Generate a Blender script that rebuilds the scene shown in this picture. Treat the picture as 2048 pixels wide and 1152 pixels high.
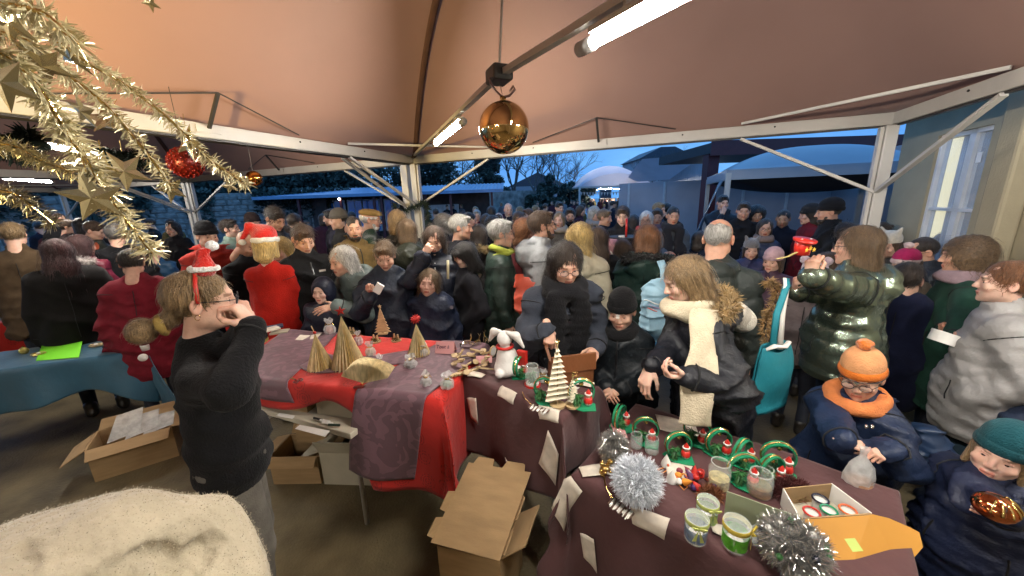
import bpy, bmesh, math, random
import numpy as np
from mathutils import Vector, Matrix
for o in list(bpy.data.objects): bpy.data.objects.remove(o)
SC = bpy.context.scene
COL = SC.collection
PI = math.pi
# ------------------------------------------------------------------ camera
CZ = 1.9; FPX = 726.05; PIT = math.radians(13.654); ROL = math.radians(-1.908)
_cf = np.array([0, math.cos(PIT), -math.sin(PIT)]); _cu = np.array([0, math.sin(PIT), math.cos(PIT)]); _cx = np.array([1., 0, 0])
CR = _cx*math.cos(ROL)+_cu*math.sin(ROL); CU = -_cx*math.sin(ROL)+_cu*math.cos(ROL)
CAMP = np.array([0, 0, CZ])
def ray(px, py): return _cf+CR*(px-1024)/FPX+CU*(576-py)/FPX
def at(px, py, z):
    d = ray(px, py); t = (z-CZ)/d[2]; return CAMP+d*t
def atd(px, py, dep): return CAMP+ray(px, py)*dep
def aty(px, py, y):
    d = ray(px, py); return CAMP+d*(y/d[1])
def proj(P):
    P = np.asarray(P, float)-CAMP; w = P@_cf
    return 1024+FPX*(P@CR)/w, 576-FPX*(P@CU)/w
cam = bpy.data.objects.new('camera', bpy.data.cameras.new('camera')); COL.objects.link(cam)
cam.matrix_world = Matrix(((CR[0], CU[0], -_cf[0], 0), (CR[1], CU[1], -_cf[1], 0), (CR[2], CU[2], -_cf[2], CZ), (0, 0, 0, 1)))
cam.data.sensor_width = 36; cam.data.lens = FPX/2048*36; cam.data.clip_end = 900; cam.data.clip_start = .02
SC.camera = cam
# ------------------------------------------------------------------ world, sun, exposure
W = bpy.data.worlds.new('World'); SC.world = W; W.use_nodes = True
nt = W.node_tree; nt.nodes.clear()
def N(nt, t, **k):
    n = nt.nodes.new(t)
    for a, b in k.items():
        if a.startswith('i_'): n.inputs[a[2:].replace('_', ' ')].default_value = b
        else: setattr(n, a, b)
    return n
SUN_EL = math.radians(1.0); SUN_ROT = math.radians(200)
sky = N(nt, 'ShaderNodeTexSky', sky_type='NISHITA', sun_disc=False, sun_elevation=SUN_EL, sun_rotation=SUN_ROT)
tc = N(nt, 'ShaderNodeTexCoord'); mp = N(nt, 'ShaderNodeMapping'); mp.inputs['Scale'].default_value = (1, 1, 3.2)
no = N(nt, 'ShaderNodeTexNoise', i_Scale=2.3, i_Detail=6.0, i_Roughness=.55)
cr = N(nt, 'ShaderNodeValToRGB'); cr.color_ramp.elements[0].position = .36; cr.color_ramp.elements[1].position = .68
cr.color_ramp.elements[0].color = (.085, .31, .80, 1); cr.color_ramp.elements[1].color = (.20, .52, 1.0, 1)
mx = N(nt, 'ShaderNodeMix', data_type='RGBA', blend_type='MIX'); mx.inputs[0].default_value = .93
sc_ = N(nt, 'ShaderNodeVectorMath', operation='SCALE'); sc_.inputs['Scale'].default_value = .10
L = nt.links.new
L(tc.outputs['Generated'], mp.inputs[0]); L(mp.outputs[0], no.inputs['Vector']); L(no.outputs['Fac'], cr.inputs[0])
L(sky.outputs[0], sc_.inputs[0]); L(sc_.outputs[0], mx.inputs[6]); L(cr.outputs[0], mx.inputs[7])
bg = N(nt, 'ShaderNodeBackground'); bg.inputs[1].default_value = 1.0
L(mx.outputs[2], bg.inputs[0]); wo = N(nt, 'ShaderNodeOutputWorld'); L(bg.outputs[0], wo.inputs[0])
sun = bpy.data.objects.new('sun', bpy.data.lights.new('sun', 'SUN')); COL.objects.link(sun)
sun.data.energy = .06; sun.data.angle = math.radians(25); sun.data.color = (.6, .75, 1)
sun.rotation_euler = (math.radians(62), 0, math.radians(200))
SC.view_settings.view_transform = 'Standard'; SC.view_settings.look = 'None'; SC.view_settings.gamma = 1
SC.view_settings.exposure = .32
SC.render.engine = 'CYCLES'; cy = SC.cycles
cy.use_denoising = True
try: cy.denoiser = 'OPENIMAGEDENOISE'
except Exception: pass
cy.max_bounces = 6; cy.diffuse_bounces = 3; cy.glossy_bounces = 3; cy.transmission_bounces = 6; cy.transparent_max_bounces = 8
cy.caustics_reflective = False; cy.caustics_refractive = False; cy.sample_clamp_indirect = 4
# ------------------------------------------------------------------ materials
MATS = {}
def M(name, col=None, rough=.6, metal=0., var=.12, vs=6., bump=0., bs=40., spec=.5, sheen=0., stretch=(1, 1, 1), emit=None, es=0., trans=0., attr=None, coat=0., alpha=1., sss=0., tl=0.):
    """principled material; col None takes the object's colour; attr multiplies by a colour attribute"""
    if name in MATS: return MATS[name]
    m = bpy.data.materials.new(name); m.use_nodes = True; nt = m.node_tree; nt.nodes.clear(); L = nt.links.new
    b = N(nt, 'ShaderNodeBsdfPrincipled'); o = N(nt, 'ShaderNodeOutputMaterial'); L(b.outputs[0], o.inputs[0])
    b.inputs['Roughness'].default_value = rough; b.inputs['Metallic'].default_value = metal
    b.inputs['Specular IOR Level'].default_value = spec
    if sheen: b.inputs['Sheen Weight'].default_value = sheen; b.inputs['Sheen Roughness'].default_value = .5
    if coat: b.inputs['Coat Weight'].default_value = coat; b.inputs['Coat Roughness'].default_value = .15
    if sss: b.inputs['Subsurface Weight'].default_value = sss; b.inputs['Subsurface Scale'].default_value = .01
    if trans: b.inputs['Transmission Weight'].default_value = trans; b.inputs['IOR'].default_value = 1.3
    if alpha < 1: b.inputs['Alpha'].default_value = alpha
    if emit: b.inputs['Emission Color'].default_value = (*emit, 1); b.inputs['Emission Strength'].default_value = es
    tc = N(nt, 'ShaderNodeTexCoord'); mp = N(nt, 'ShaderNodeMapping'); mp.inputs['Scale'].default_value = stretch
    L(tc.outputs['Object'], mp.inputs[0])
    if col is None:
        src = N(nt, 'ShaderNodeObjectInfo').outputs['Color']
    else:
        r = N(nt, 'ShaderNodeRGB'); r.outputs[0].default_value = (*col, 1); src = r.outputs[0]
    if attr:
        a = N(nt, 'ShaderNodeAttribute', attribute_name=attr); x = N(nt, 'ShaderNodeMix', data_type='RGBA', blend_type='MULTIPLY'); x.inputs[0].default_value = 1
        L(src, x.inputs[6]); L(a.outputs['Color'], x.inputs[7]); src = x.outputs[2]
    if var:
        n = N(nt, 'ShaderNodeTexNoise', i_Scale=vs, i_Detail=5.0); L(mp.outputs[0], n.inputs['Vector'])
        mr = N(nt, 'ShaderNodeMapRange'); mr.inputs['From Min'].default_value = .3; mr.inputs['From Max'].default_value = .7
        mr.inputs['To Min'].default_value = 1-var; mr.inputs['To Max'].default_value = 1+var; L(n.outputs['Fac'], mr.inputs['Value'])
        x = N(nt, 'ShaderNodeVectorMath', operation='SCALE'); L(src, x.inputs[0]); L(mr.outputs[0], x.inputs['Scale']); src = x.outputs[0]
    L(src, b.inputs['Base Color'])
    if bump:
        n = N(nt, 'ShaderNodeTexNoise', i_Scale=bs, i_Detail=4.0); L(mp.outputs[0], n.inputs['Vector'])
        bp = N(nt, 'ShaderNodeBump', i_Strength=bump, i_Distance=.01); L(n.outputs['Fac'], bp.inputs['Height']); L(bp.outputs[0], b.inputs['Normal'])
    if tl:
        t = N(nt, 'ShaderNodeBsdfTranslucent'); L(src, t.inputs[0]); ms = N(nt, 'ShaderNodeMixShader'); ms.inputs[0].default_value = tl
        L(b.outputs[0], ms.inputs[1]); L(t.outputs[0], ms.inputs[2]); L(ms.outputs[0], o.inputs[0])
    m['b'] = 1
    MATS[name] = m; return m
# ------------------------------------------------------------------ mesh building
def link(o, parent=None, label=None, cat=None, group=None, kind=None):
    COL.objects.link(o)
    if parent is not None: o.parent = parent
    if label: o['label'] = label
    if cat: o['category'] = cat
    if group: o['group'] = group
    if kind: o['kind'] = kind
    return o
def mesh_np(name, V, F, smooth=True, attr=None):
    """V (n,3) array, F (m,4) or (m,3) array or list of lists"""
    me = bpy.data.meshes.new(name); V = np.asarray(V, np.float32)
    if isinstance(F, np.ndarray):
        k = F.shape[1]; nf = len(F)
        me.vertices.add(len(V)); me.vertices.foreach_set('co', V.ravel())
        me.loops.add(nf*k); me.loops.foreach_set('vertex_index', F.astype(np.int32).ravel())
        me.polygons.add(nf); me.polygons.foreach_set('loop_start', np.arange(0, nf*k, k, dtype=np.int32))
        try: me.polygons.foreach_set('loop_total', np.full(nf, k, dtype=np.int32))
        except Exception: pass
        me.update(calc_edges=True)
    else:
        me.from_pydata([tuple(v) for v in V.tolist()], [], [list(f) for f in F]); me.update()
    if smooth: me.polygons.foreach_set('use_smooth', np.ones(len(me.polygons), bool))
    if attr is not None:
        c = me.color_attributes.new('paint', 'FLOAT_COLOR', 'POINT'); a = np.ones((len(V), 4), np.float32); a[:, :3] = attr; c.data.foreach_set('color', a.ravel())
    return me
def ob(name, me, mat, parent=None, color=None, loc=None, **k):
    o = bpy.data.objects.new(name, me)
    if mat is not None and len(me.materials) == 0: me.materials.append(mat)
    if color is not None: o.color = (*color, 1)
    if loc is not None: o.location = loc
    return link(o, parent, **k)
def empty(name, loc, label, cat, group=None, rz=0):
    o = bpy.data.objects.new(name, None); o.location = loc; o.rotation_euler = (0, 0, rz); o.empty_display_size = .1
    return link(o, None, label, cat, group)
class MB:
    """collects simple solids into one mesh"""
    def __init__(s): s.V = []; s.F = []
    def add(s, V, F):
        b = len(s.V); s.V += [tuple(v) for v in V]; s.F += [tuple(b+i for i in f) for f in F]; return s
    def box(s, c, d, R=None, taper=1.):
        c = Vector(c); hx, hy, hz = d[0]/2, d[1]/2, d[2]/2; V = []
        for z in (-1, 1):
            t = taper if z > 0 else 1
            for x, y in ((-1, -1), (1, -1), (1, 1), (-1, 1)):
                v = Vector((x*hx*t, y*hy*t, z*hz)); V.append(c+(R @ v if R else v))
        return s.add(V, [(3, 2, 1, 0), (4, 5, 6, 7), (0, 1, 5, 4), (1, 2, 6, 5), (2, 3, 7, 6), (3, 0, 4, 7)])
    def bar(s, a, b, w, h=None, up=(0, 0, 1)):
        a, b = Vector(a), Vector(b); h = h or w; y = (b-a).normalized(); u = Vector(up)
        if abs(y.dot(u)) > .99: u = Vector((1, 0, 0))
        x = y.cross(u).normalized(); z = x.cross(y); R = Matrix((x, y, z)).transposed()
        return s.box((a+b)/2, (w, (b-a).length, h), R)
    def tube(s, pts, r, n=8, cap=True, closed=False, flat=1.):
        P = [Vector(p) for p in pts]; m = len(P); rr = r if hasattr(r, '__len__') else [r]*m; V = []
        u = Vector((0, 0, 1)); px = None
        for i, p in enumerate(P):
            if closed: t = P[(i+1) % m]-P[i-1]
            else: t = P[min(i+1, m-1)]-P[max(i-1, 0)]
            t.normalize() if t.length > 1e-9 else None
            if px is None:
                x = t.cross(u)
                if x.length < .05: x = t.cross(Vector((1, 0, 0)))
            else: x = px-t*px.dot(t)
            x.normalize(); px = x; y = t.cross(x)
            for k in range(n):
                a = 2*PI*k/n; V.append(p+x*(math.cos(a)*rr[i])+y*(math.sin(a)*rr[i]*flat))
        F = []
        for i in range(m if closed else m-1):
            j = (i+1) % m
            for k in range(n): F.append((i*n+k, i*n+(k+1) % n, j*n+(k+1) % n, j*n+k))
        if cap and not closed: F += [tuple(range(n-1, -1, -1)), tuple((m-1)*n+k for k in range(n))]
        return s.add(V, F)
    def lathe(s, prof, c=(0, 0, 0), n=20, R=None, wob=0.):
        c = Vector(c); V = []; F = []
        for r, z in prof:
            for k in range(n):
                a = 2*PI*k/n; q = r*(1+wob*math.sin(a*5+z*30)); v = Vector((q*math.cos(a), q*math.sin(a), z)); V.append(c+(R @ v if R else v))
        for i in range(len(prof)-1):
            for k in range(n): F.append((i*n+k, i*n+(k+1) % n, (i+1)*n+(k+1) % n, (i+1)*n+k))
        return s.add(V, F)
    def sphere(s, c, r, n=10, sc=(1, 1, 1), R=None):
        c = Vector(c); V = []; F = []; m = n//2+1
        for i in range(m+1):
            t = PI*i/m
            for k in range(n):
                a = 2*PI*k/n; v = Vector((r*sc[0]*math.sin(t)*math.cos(a), r*sc[1]*math.sin(t)*math.sin(a), r*sc[2]*math.cos(t))); V.append(c+(R @ v if R else v))
        for i in range(m):
            for k in range(n): F.append((i*n+k, (i+1)*n+k, (i+1)*n+(k+1) % n, i*n+(k+1) % n))
        return s.add(V, F)
    def prism(s, poly, z0, z1):
        n = len(poly); V = [(x, y, z0) for x, y in poly]+[(x, y, z1) for x, y in poly]
        return s.add(V, [tuple(range(n-1, -1, -1)), tuple(range(n, 2*n))]+[(i, (i+1) % n, n+(i+1) % n, n+i) for i in range(n)])
    def slab(s, pts, th):
        """planar polygon in 3D given thickness along its normal"""
        P = [Vector(p) for p in pts]; n = len(P); nn = Vector((0, 0, 0))
        for i in range(n): nn += P[i].cross(P[(i+1) % n])
        nn.normalize(); V = P+[p+nn*th for p in P]
        return s.add(V, [tuple(range(n-1, -1, -1)), tuple(range(n, 2*n))]+[(i, (i+1) % n, n+(i+1) % n, n+i) for i in range(n)])
    def mesh(s, name, smooth=False):
        me = bpy.data.meshes.new(name); me.from_pydata(s.V, [], s.F); me.update()
        if smooth: me.polygons.foreach_set('use_smooth', np.ones(len(me.polygons), bool))
        return me
    def build(s, name, mat, parent=None, smooth=False, bevel=0., **k):
        o = ob(name, s.mesh(name, smooth), mat, parent, **k)
        if bevel:
            b = o.modifiers.new('b', 'BEVEL'); b.width = bevel; b.segments = 2; b.limit_method = 'ANGLE'
        return o
def copy_tree(o, parent=None, color=None):
    c = o.copy(); COL.objects.link(c)
    if parent is not None: c.parent = parent
    for ch in list(o.children): copy_tree(ch, c)
    return c
def struct(name, mb, mat, **k): return mb.build(name, mat, None, kind='structure', **k)
rng = np.random.default_rng(7); random.seed(7)
# ------------------------------------------------------------------ implicit surfaces (smooth unions meshed by surface nets)
def rot(ax, deg):
    a = math.radians(deg); c, s = math.cos(a), math.sin(a)
    return np.array({'x': [[1, 0, 0], [0, c, -s], [0, s, c]], 'y': [[c, 0, s], [0, 1, 0], [-s, 0, c]], 'z': [[c, -s, 0], [s, c, 0], [0, 0, 1]]}[ax])
I3 = np.eye(3)
class Sdf:
    def __init__(s): s.p = []
    def cone(s, a, b, ra, rb, k=.03, sc=(1, 1, 1), R=I3, quilt=None, op='u'):
        """round cone; sc flattens it in its own frame R (rows = local axes)"""
        a, b, sc = np.array(a, float), np.array(b, float), np.array(sc, float)
        m = max(ra, rb)*max(1, sc.max()); lo = np.minimum(a, b)-m; hi = np.maximum(a, b)+m
        s.p.append(('c', a, b, ra, rb, sc, R, quilt, k, op, lo, hi)); return s
    def ell(s, c, r, R=I3, k=.02, op='u'):
        c, r = np.array(c, float), np.array(r, float); m = r.max()
        s.p.append(('e', c, None, r, None, None, R, None, k, op, c-m, c+m)); return s
    def torus(s, c, r, t, R=I3, k=.015, sc=(1, 1, 1), op='u'):
        c = np.array(c, float); m = (r+t)*max(sc)
        s.p.append(('t', c, None, r, t, np.array(sc, float), R, None, k, op, c-m, c+m)); return s
    def half(s, c, n, k=.01):
        """keep only the side of a plane away from n"""
        s.p.append(('h', np.array(c, float), None, None, None, None, np.array(n, float), None, k, 'i', None, None)); return s
    def _d(s, q, P):
        t, a, b, ra, rb, sc, R, quilt, k, op, lo, hi = q
        if t == 'h': return (P-a)@R
        if t == 'e':
            X = (P-a)@R.T; k0 = np.sqrt(((X/ra)**2).sum(-1)); k1 = np.sqrt(((X/ra**2)**2).sum(-1))+1e-9
            return k0*(k0-1)/k1
        if t == 't':
            X = ((P-a)@R.T)/sc; return (np.sqrt((np.sqrt(X[..., 0]**2+X[..., 1]**2)-ra)**2+X[..., 2]**2)-rb)*sc.min()
        if (sc != 1).any():
            X = ((P-a)@R.T)/sc; B = ((b-a)@R.T)/sc; f = sc.min()
        else: X = P-a; B = b-a; f = 1.
        L2 = B@B+1e-12; tt = np.clip((X@B)/L2, 0, 1); r = ra+(rb-ra)*tt
        if quilt:
            sp, am = quilt; Ln = math.sqrt(L2); r = r+am*np.sqrt(np.abs(np.sin(PI*tt*Ln/sp+.3)))-am
        return (np.sqrt(((X-tt[..., None]*B)**2).sum(-1))-r)*f
    def eval(s, P, D=None):
        for q in s.p:
            d = s._d(q, P); k = q[8]
            if D is None: D = d; continue
            D = s._mix(D, d, k, q[9])
        return D
    @staticmethod
    def _mix(D, d, k, op):
        if op == 'u': h = np.maximum(k-np.abs(D-d), 0)/k; return np.minimum(D, d)-h*h*k*.25
        if op == 's': d = -d
        h = np.maximum(k-np.abs(D-d), 0)/k; return np.maximum(D, d)+h*h*k*.25
    def mesh(s, h, disp=None):
        us = [q for q in s.p if q[9] == 'u']
        lo = np.min([q[10] for q in us], 0)-2*h-.01; hi = np.max([q[11] for q in us], 0)+2*h+.01
        n = np.ceil((hi-lo)/h).astype(int)+1
        ax = [lo[i]+h*np.arange(n[i]) for i in range(3)]
        G = np.empty((*n, 3), np.float32); G[..., 0] = ax[0][:, None, None]; G[..., 1] = ax[1][None, :, None]; G[..., 2] = ax[2][None, None, :]
        D = np.full(n, .2, np.float32)
        for q in s.p:
            if q[10] is None: D = s._mix(D, s._d(q, G).astype(np.float32), q[8], q[9]); continue
            mg = q[8]+2*h+.01
            i0 = np.clip(np.floor((q[10]-mg-lo)/h).astype(int), 0, n); i1 = np.clip(np.ceil((q[11]+mg-lo)/h).astype(int)+1, 0, n)
            sl = tuple(slice(i0[i], i1[i]) for i in range(3)); g = G[sl]
            if g.size == 0: continue
            D[sl] = s._mix(D[sl], s._d(q, g).astype(np.float32), q[8], q[9])
        if disp is not None:
            m = np.abs(D) < .06; D[m] += disp(G[m])
        return nets(D, lo, h)
_E = [((0, 0, 0), a) for a in ((1, 0, 0), (0, 1, 0), (0, 0, 1))]
def nets(D, lo, h):
    S = D < 0
    c = np.zeros(tuple(x-1 for x in D.shape), np.int8)
    for dx in (0, 1):
        for dy in (0, 1):
            for dz in (0, 1): c += S[dx:S.shape[0]-1+dx, dy:S.shape[1]-1+dy, dz:S.shape[2]-1+dz]
    A = (c > 0) & (c < 8); I = np.argwhere(A)
    if len(I) == 0: return np.zeros((0, 3)), np.zeros((0, 4), int)
    idx = np.full(A.shape, -1, np.int64); idx[A] = np.arange(len(I))
    P = np.zeros((len(I), 3)); W_ = np.zeros(len(I))
    offs = [(x, y, z) for x in (0, 1) for y in (0, 1) for z in (0, 1)]
    vals = {o_: D[I[:, 0]+o_[0], I[:, 1]+o_[1], I[:, 2]+o_[2]] for o_ in offs}
    for o_ in offs:
        for ax in range(3):
            if o_[ax]: continue
            p = list(o_); p[ax] = 1; p = tuple(p); a, b = vals[o_], vals[p]; m = (a < 0) != (b < 0)
            t = np.where(m, a/(a-b+1e-12), 0); q = np.tile(np.array(o_, float), (len(I), 1)); q[:, ax] += t
            P += q*m[:, None]; W_ += m
    P = lo+h*(I+P/W_[:, None]); F = []
    for ax in range(3):
        a, b = (ax+1) % 3, (ax+2) % 3
        s0 = [slice(None)]*3; s1 = [slice(None)]*3; s0[ax] = slice(0, -1); s1[ax] = slice(1, None)
        X = S[tuple(s0)] != S[tuple(s1)]; J = np.argwhere(X)
        J = J[(J[:, a] > 0) & (J[:, b] > 0) & (J[:, a] < S.shape[a]-1) & (J[:, b] < S.shape[b]-1)]
        if len(J) == 0: continue
        def g(da, db):
            K = J.copy(); K[:, a] -= da; K[:, b] -= db; return idx[K[:, 0], K[:, 1], K[:, 2]]
        Q = np.stack([g(1, 1), g(0, 1), g(0, 0), g(1, 0)], 1); fl = ~S[J[:, 0], J[:, 1], J[:, 2]]
        Q[fl] = Q[fl][:, ::-1]; F.append(Q)
    F = np.concatenate(F); F = F[(F >= 0).all(1)]
    return P, F
def wob(seed, amp, freq):
    """smooth pseudo-noise displacement"""
    r = np.random.default_rng(seed); K = r.normal(size=(7, 3))*freq; ph = r.uniform(0, 6.3, 7); w = 1/np.sqrt(1+np.arange(7)*.6)
    def f(P): return (amp*(np.sin(P@K.T+ph)*w).sum(-1)/2.5).astype(np.float32)
    return f
# ------------------------------------------------------------------ heads
def head_sdf(kind):
    s = Sdf(); m = kind == 'm'; c = kind == 'c'
    jw = .047 if m else .040 if not c else .043
    s.ell((0, -.014, .032), (.075, .097, .088))
    s.ell((0, .024, -.028), (.061, .066, .080), k=.03)
    s.ell((0, .036, -.076), (jw, .048, .034), k=.03)
    s.ell((0, .076, -.100 if not c else -.094), (.018 if m else .014, .014, .014), k=.022)
    for x in (-1, 1):
        s.ell((x*(.050 if m else .045), .004, -.062), (.017, .024, .024), k=.03)
        s.ell((x*.041, .066, -.026), (.02 if not c else .023, .018, .018), k=.022)
    s.cone((-.028, .083, .026), (.028, .083, .026), .0105 if m else .008, .0105 if m else .008, k=.015)
    for x in (-1, 1): s.ell((x*.031, .101, .004), (.017, .017, .0115), k=.010, op='s')
    for x in (-1, 1):   # upper and lower lids round the eye
        s.cone((x*.019, .0835, .0075), (x*.043, .078, .0065), .0050, .0050, k=.004)
        s.cone((x*.020, .0835, -.0065), (x*.042, .0785, -.0065), .0040, .0040, k=.004)
    nl = .024 if m else .018 if not c else .013
    s.cone((0, .086, .012), (0, .092+nl*.8, -.028), .0075, .0105 if not c else .0095, k=.012)
    for x in (-1, 1): s.ell((x*.0115, .095, -.032), (.0075, .010, .0075), k=.007)
    s.cone((-.018, .086, -.060), (.018, .086, -.060), .0052, .0052, k=.006); s.ell((0, .093, -.0590), (.013, .006, .005), k=.006)
    s.cone((-.014, .087, -.070), (.014, .087, -.070), .0062, .0062, k=.006)
    s.cone((-.019, .099, -.0652), (.019, .099, -.0652), .0036, .0036, k=.004, op='s')
    for x in (-1, 1):
        R = rot('z', x*-22)
        s.ell((x*.079, -.012, -.006), (.0075, .019, .031), R=R, k=.008); s.ell((x*.087, -.008, -.004), (.006, .010, .018), R=R, k=.006, op='s')
    nw = .056 if m else .045 if not c else .041
    s.cone((0, -.022, -.08), (0, -.04, -.20), nw, nw*1.12, k=.03, sc=(1, .95, 1))
    return s
HEADC = {}
def head_mesh(kind, h):
    key = (kind, h)
    if key in HEADC: return HEADC[key]
    V, F = head_sdf(kind).mesh(h)
    x, y, z = V.T; c = np.ones((len(V), 3)); ax = np.abs(x)
    def blob(cx, cy, cz, rx, ry, rz): return np.exp(-(((ax-cx)/rx)**2+((y-cy)/ry)**2+((z-cz)/rz)**2))
    def tint(w, col):
        w = np.clip(w, 0, 1)[:, None]; c[:] = c*(1-w)+np.array(col)*w*1.0
    tint(blob(.040, .065, -.034, .022, .03, .018)*.5, (1.05, .72, .66))
    tint(blob(0, .115, -.03, .012, .02, .010)*.5, (1.05, .72, .66))
    tint(blob(.080, -.01, -.005, .02, .03, .03)*.4, (1.05, .70, .62))
    lip = ((ax < .021) & (z < -.0555) & (z > -.0765) & (y > .08)).astype(float); tint(lip*.75, (.86, .42, .40))
    tint(((ax < .021) & (np.abs(z+.0652) < .0022+h*.25) & (y > .08)).astype(float)*.8, (.35, .12, .11))
    bw = ((z > .0185) & (z < .0285+.0*ax) & (ax > .013) & (ax < .046) & (y > .06)).astype(float); tint(bw*(.62 if kind != 'c' else .42), (.20, .13, .09))
    tint(((np.abs(z-.0095) < .0025) & (ax > .018) & (ax < .044) & (y > .074)).astype(float)*.6, (.20, .12, .10))
    tint(blob(.031, .083, .002, .015, .012, .010)*.35, (.70, .45, .42))
    if kind == 'm': tint(np.clip(blob(.0, .075, -.085, .06, .05, .03), 0, 1)*.22, (.55, .5, .5))
    HEADC[key] = (V, F, c); return HEADC[key]
def _eyes():
    V = []; F = []; n = 14
    for cx in (-.0308, .0308):
        for i in range(9):
            t = PI*i/8*.5
            for k in range(n):
                a = 2*PI*k/n; b = (cx+.0118*math.sin(t)*math.cos(a), .0735+.0118*math.cos(t), .001+.0118*math.sin(t)*math.sin(a)); V.append(b)
        o_ = len(V)-9*n
        for i in range(8):
            for k in range(n): F.append((o_+i*n+k, o_+(i+1)*n+k, o_+(i+1)*n+(k+1) % n, o_+i*n+(k+1) % n))
    V = np.array(V); c = np.tile((.42, .39, .37), (len(V), 1))
    for cx in (-.0308, .0308):
        d = np.hypot(V[:, 0]-cx, V[:, 2]-.001); c[(d < .0072)] = (.05, .035, .025); c[d < .003] = (.01, .01, .01)
    return V, np.array(F), c
EYES = _eyes()
# ------------------------------------------------------------------ hands: wrist at the origin, fingers along +Y, palm to -Z, thumb to -X
HANDC = {}
def hand_mesh(pose, h):
    key = (pose, h)
    if key in HANDC: return HANDC[key]
    s = Sdf(); s.cone((0, -.03, 0), (0, .02, 0), .024, .027, sc=(1, 1, .72), k=.01)
    for x, y in ((-.026, .084), (-.009, .088), (.009, .085), (.026, .077)): s.cone((x*.45, .022, 0), (x, y, 0), .018, .0115, k=.010, sc=(1, 1, .8))
    curl = {'relax': (28, 32, 22), 'grip': (62, 72, 45), 'flat': (8, 10, 6), 'pinch': (48, 52, 26)}[pose]
    Ls = ((.043, .027, .022), (.047, .031, .024), (.043, .029, .023), (.034, .022, .020))
    for f_, (x, y) in enumerate(((-.0275, .088), (-.0095, .093), (.0095, .089), (.0275, .080))):
        p = np.array([x, y, 0.]); a = 0; r = .0088 if f_ < 3 else .0075; spread = (f_-1.4)*5
        for j in range(3):
            a += curl[j]*(1+.10*f_ if pose != 'pinch' else (.85+.22*f_)); b = math.radians(a)
            d = np.array([math.sin(math.radians(spread))*math.cos(b), math.cos(b), -math.sin(b)]); q = p+d*Ls[f_][j]
            s.cone(p, q, r, r*.9, k=.004 if j else .008); p = q; r *= .9
    th = {'relax': ((-.038, .040, -.016), (-.052, .066, -.030), (-.054, .088, -.042)), 'grip': ((-.036, .040, -.022), (-.040, .066, -.045), (-.022, .082, -.060)), 'flat': ((-.045, .036, -.005), (-.068, .058, -.008), (-.080, .080, -.010)), 'pinch': ((-.036, .042, -.022), (-.038, .070, -.044), (-.026, .094, -.058))}[pose]
    s.cone((-.014, .010, -.004), th[0], .016, .0125, k=.012); s.cone(th[0], th[1], .0115, .0098, k=.006); s.cone(th[1], th[2], .0098, .0082, k=.004)
    V, F = s.mesh(h); c = np.ones((len(V), 3)); w = np.clip((V[:, 1]-.07)/.1, 0, .5)[:, None]; c = c*(1-w)+np.array((1.0, .78, .72))*w
    HANDC[key] = (V, F, c); return HANDC[key]

def crease(seed, amp, freq):
    """sharp-edged cloth folds running across the limbs"""
    r = np.random.default_rng(seed); K = r.normal(size=(3, 3))*freq*np.array([.45, .45, 1.]); W2 = r.normal(size=(3, 3))*freq*.35; ph = r.uniform(0, 6.3, 6); M3 = r.normal(size=(3, 3))*4.5
    def f(P):
        A = P@K.T+ph[:3]+1.3*np.sin(P@W2.T+ph[3:]); m = .5+.5*np.sin(P@M3.T+ph[:3]*2)
        return (-amp*((1-np.abs(np.sin(A)))**3*m).sum(-1)+amp*.25*np.sin(A[..., 0]*1.7+A[..., 1])).astype(np.float32)
    return f

def quilting(sp, am, P0, Rl, segs, seed):
    """stitched channels across the trunk and round each arm"""
    r = np.random.default_rng(seed); w = wob(seed+7, .008, 14); pk = wob(seed+8, 1., 60)
    def f(P):
        Q = (P-P0)@Rl; h = Q[..., 2].copy(); off = 0.
        for a, b in segs:
            d = b-a; L_ = np.linalg.norm(d); t = np.clip((P-a)@d/L_**2, 0, 1); ds = np.sqrt(((P-a-t[..., None]*d)**2).sum(-1)); m = ds < .105
            h = np.where(m, t*L_+off+.017, h); off += L_
        g = np.abs(np.sin(PI*(h+w(P))/sp)); return (am*(.75-np.sqrt(g))+(1-g)**2*.18*am*pk(P)).astype(np.float32)
    return f
# ------------------------------------------------------------------ people
skin = M('skin', None, rough=.50, var=.12, vs=26, bump=.14, bs=120, attr='paint', sss=.12, spec=.35)
eye_m = M('eye', (1, 1, 1), rough=.08, var=0, attr='paint')
def hair_mat(name, st):
    m = M(name, None, rough=.42, var=.35, vs=9, bump=.0, spec=.4, sheen=.1)
    nt = m.node_tree; b = [n for n in nt.nodes if n.type == 'BSDF_PRINCIPLED'][0]
    tc = [n for n in nt.nodes if n.type == 'TEX_COORD'][0]
    mp = N(nt, 'ShaderNodeMapping'); mp.inputs['Scale'].default_value = st; nt.links.new(tc.outputs['Object'], mp.inputs[0])
    n = N(nt, 'ShaderNodeTexNoise', i_Scale=1.0, i_Detail=6.0, i_Distortion=.6); nt.links.new(mp.outputs[0], n.inputs['Vector'])
    bp = N(nt, 'ShaderNodeBump', i_Strength=1., i_Distance=.010); nt.links.new(n.outputs['Fac'], bp.inputs['Height']); nt.links.new(bp.outputs[0], b.inputs['Normal'])
    src = b.inputs['Base Color'].links[0].from_socket
    mr = N(nt, 'ShaderNodeMapRange'); mr.inputs['From Min'].default_value = .35; mr.inputs['From Max'].default_value = .65; mr.inputs['To Min'].default_value = .55; mr.inputs['To Max'].default_value = 1.35
    x = N(nt, 'ShaderNodeVectorMath', operation='SCALE'); nt.links.new(n.outputs['Fac'], mr.inputs['Value']); nt.links.new(src, x.inputs[0]); nt.links.new(mr.outputs[0], x.inputs['Scale']); nt.links.new(x.outputs[0], b.inputs['Base Color'])
    return m
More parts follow.
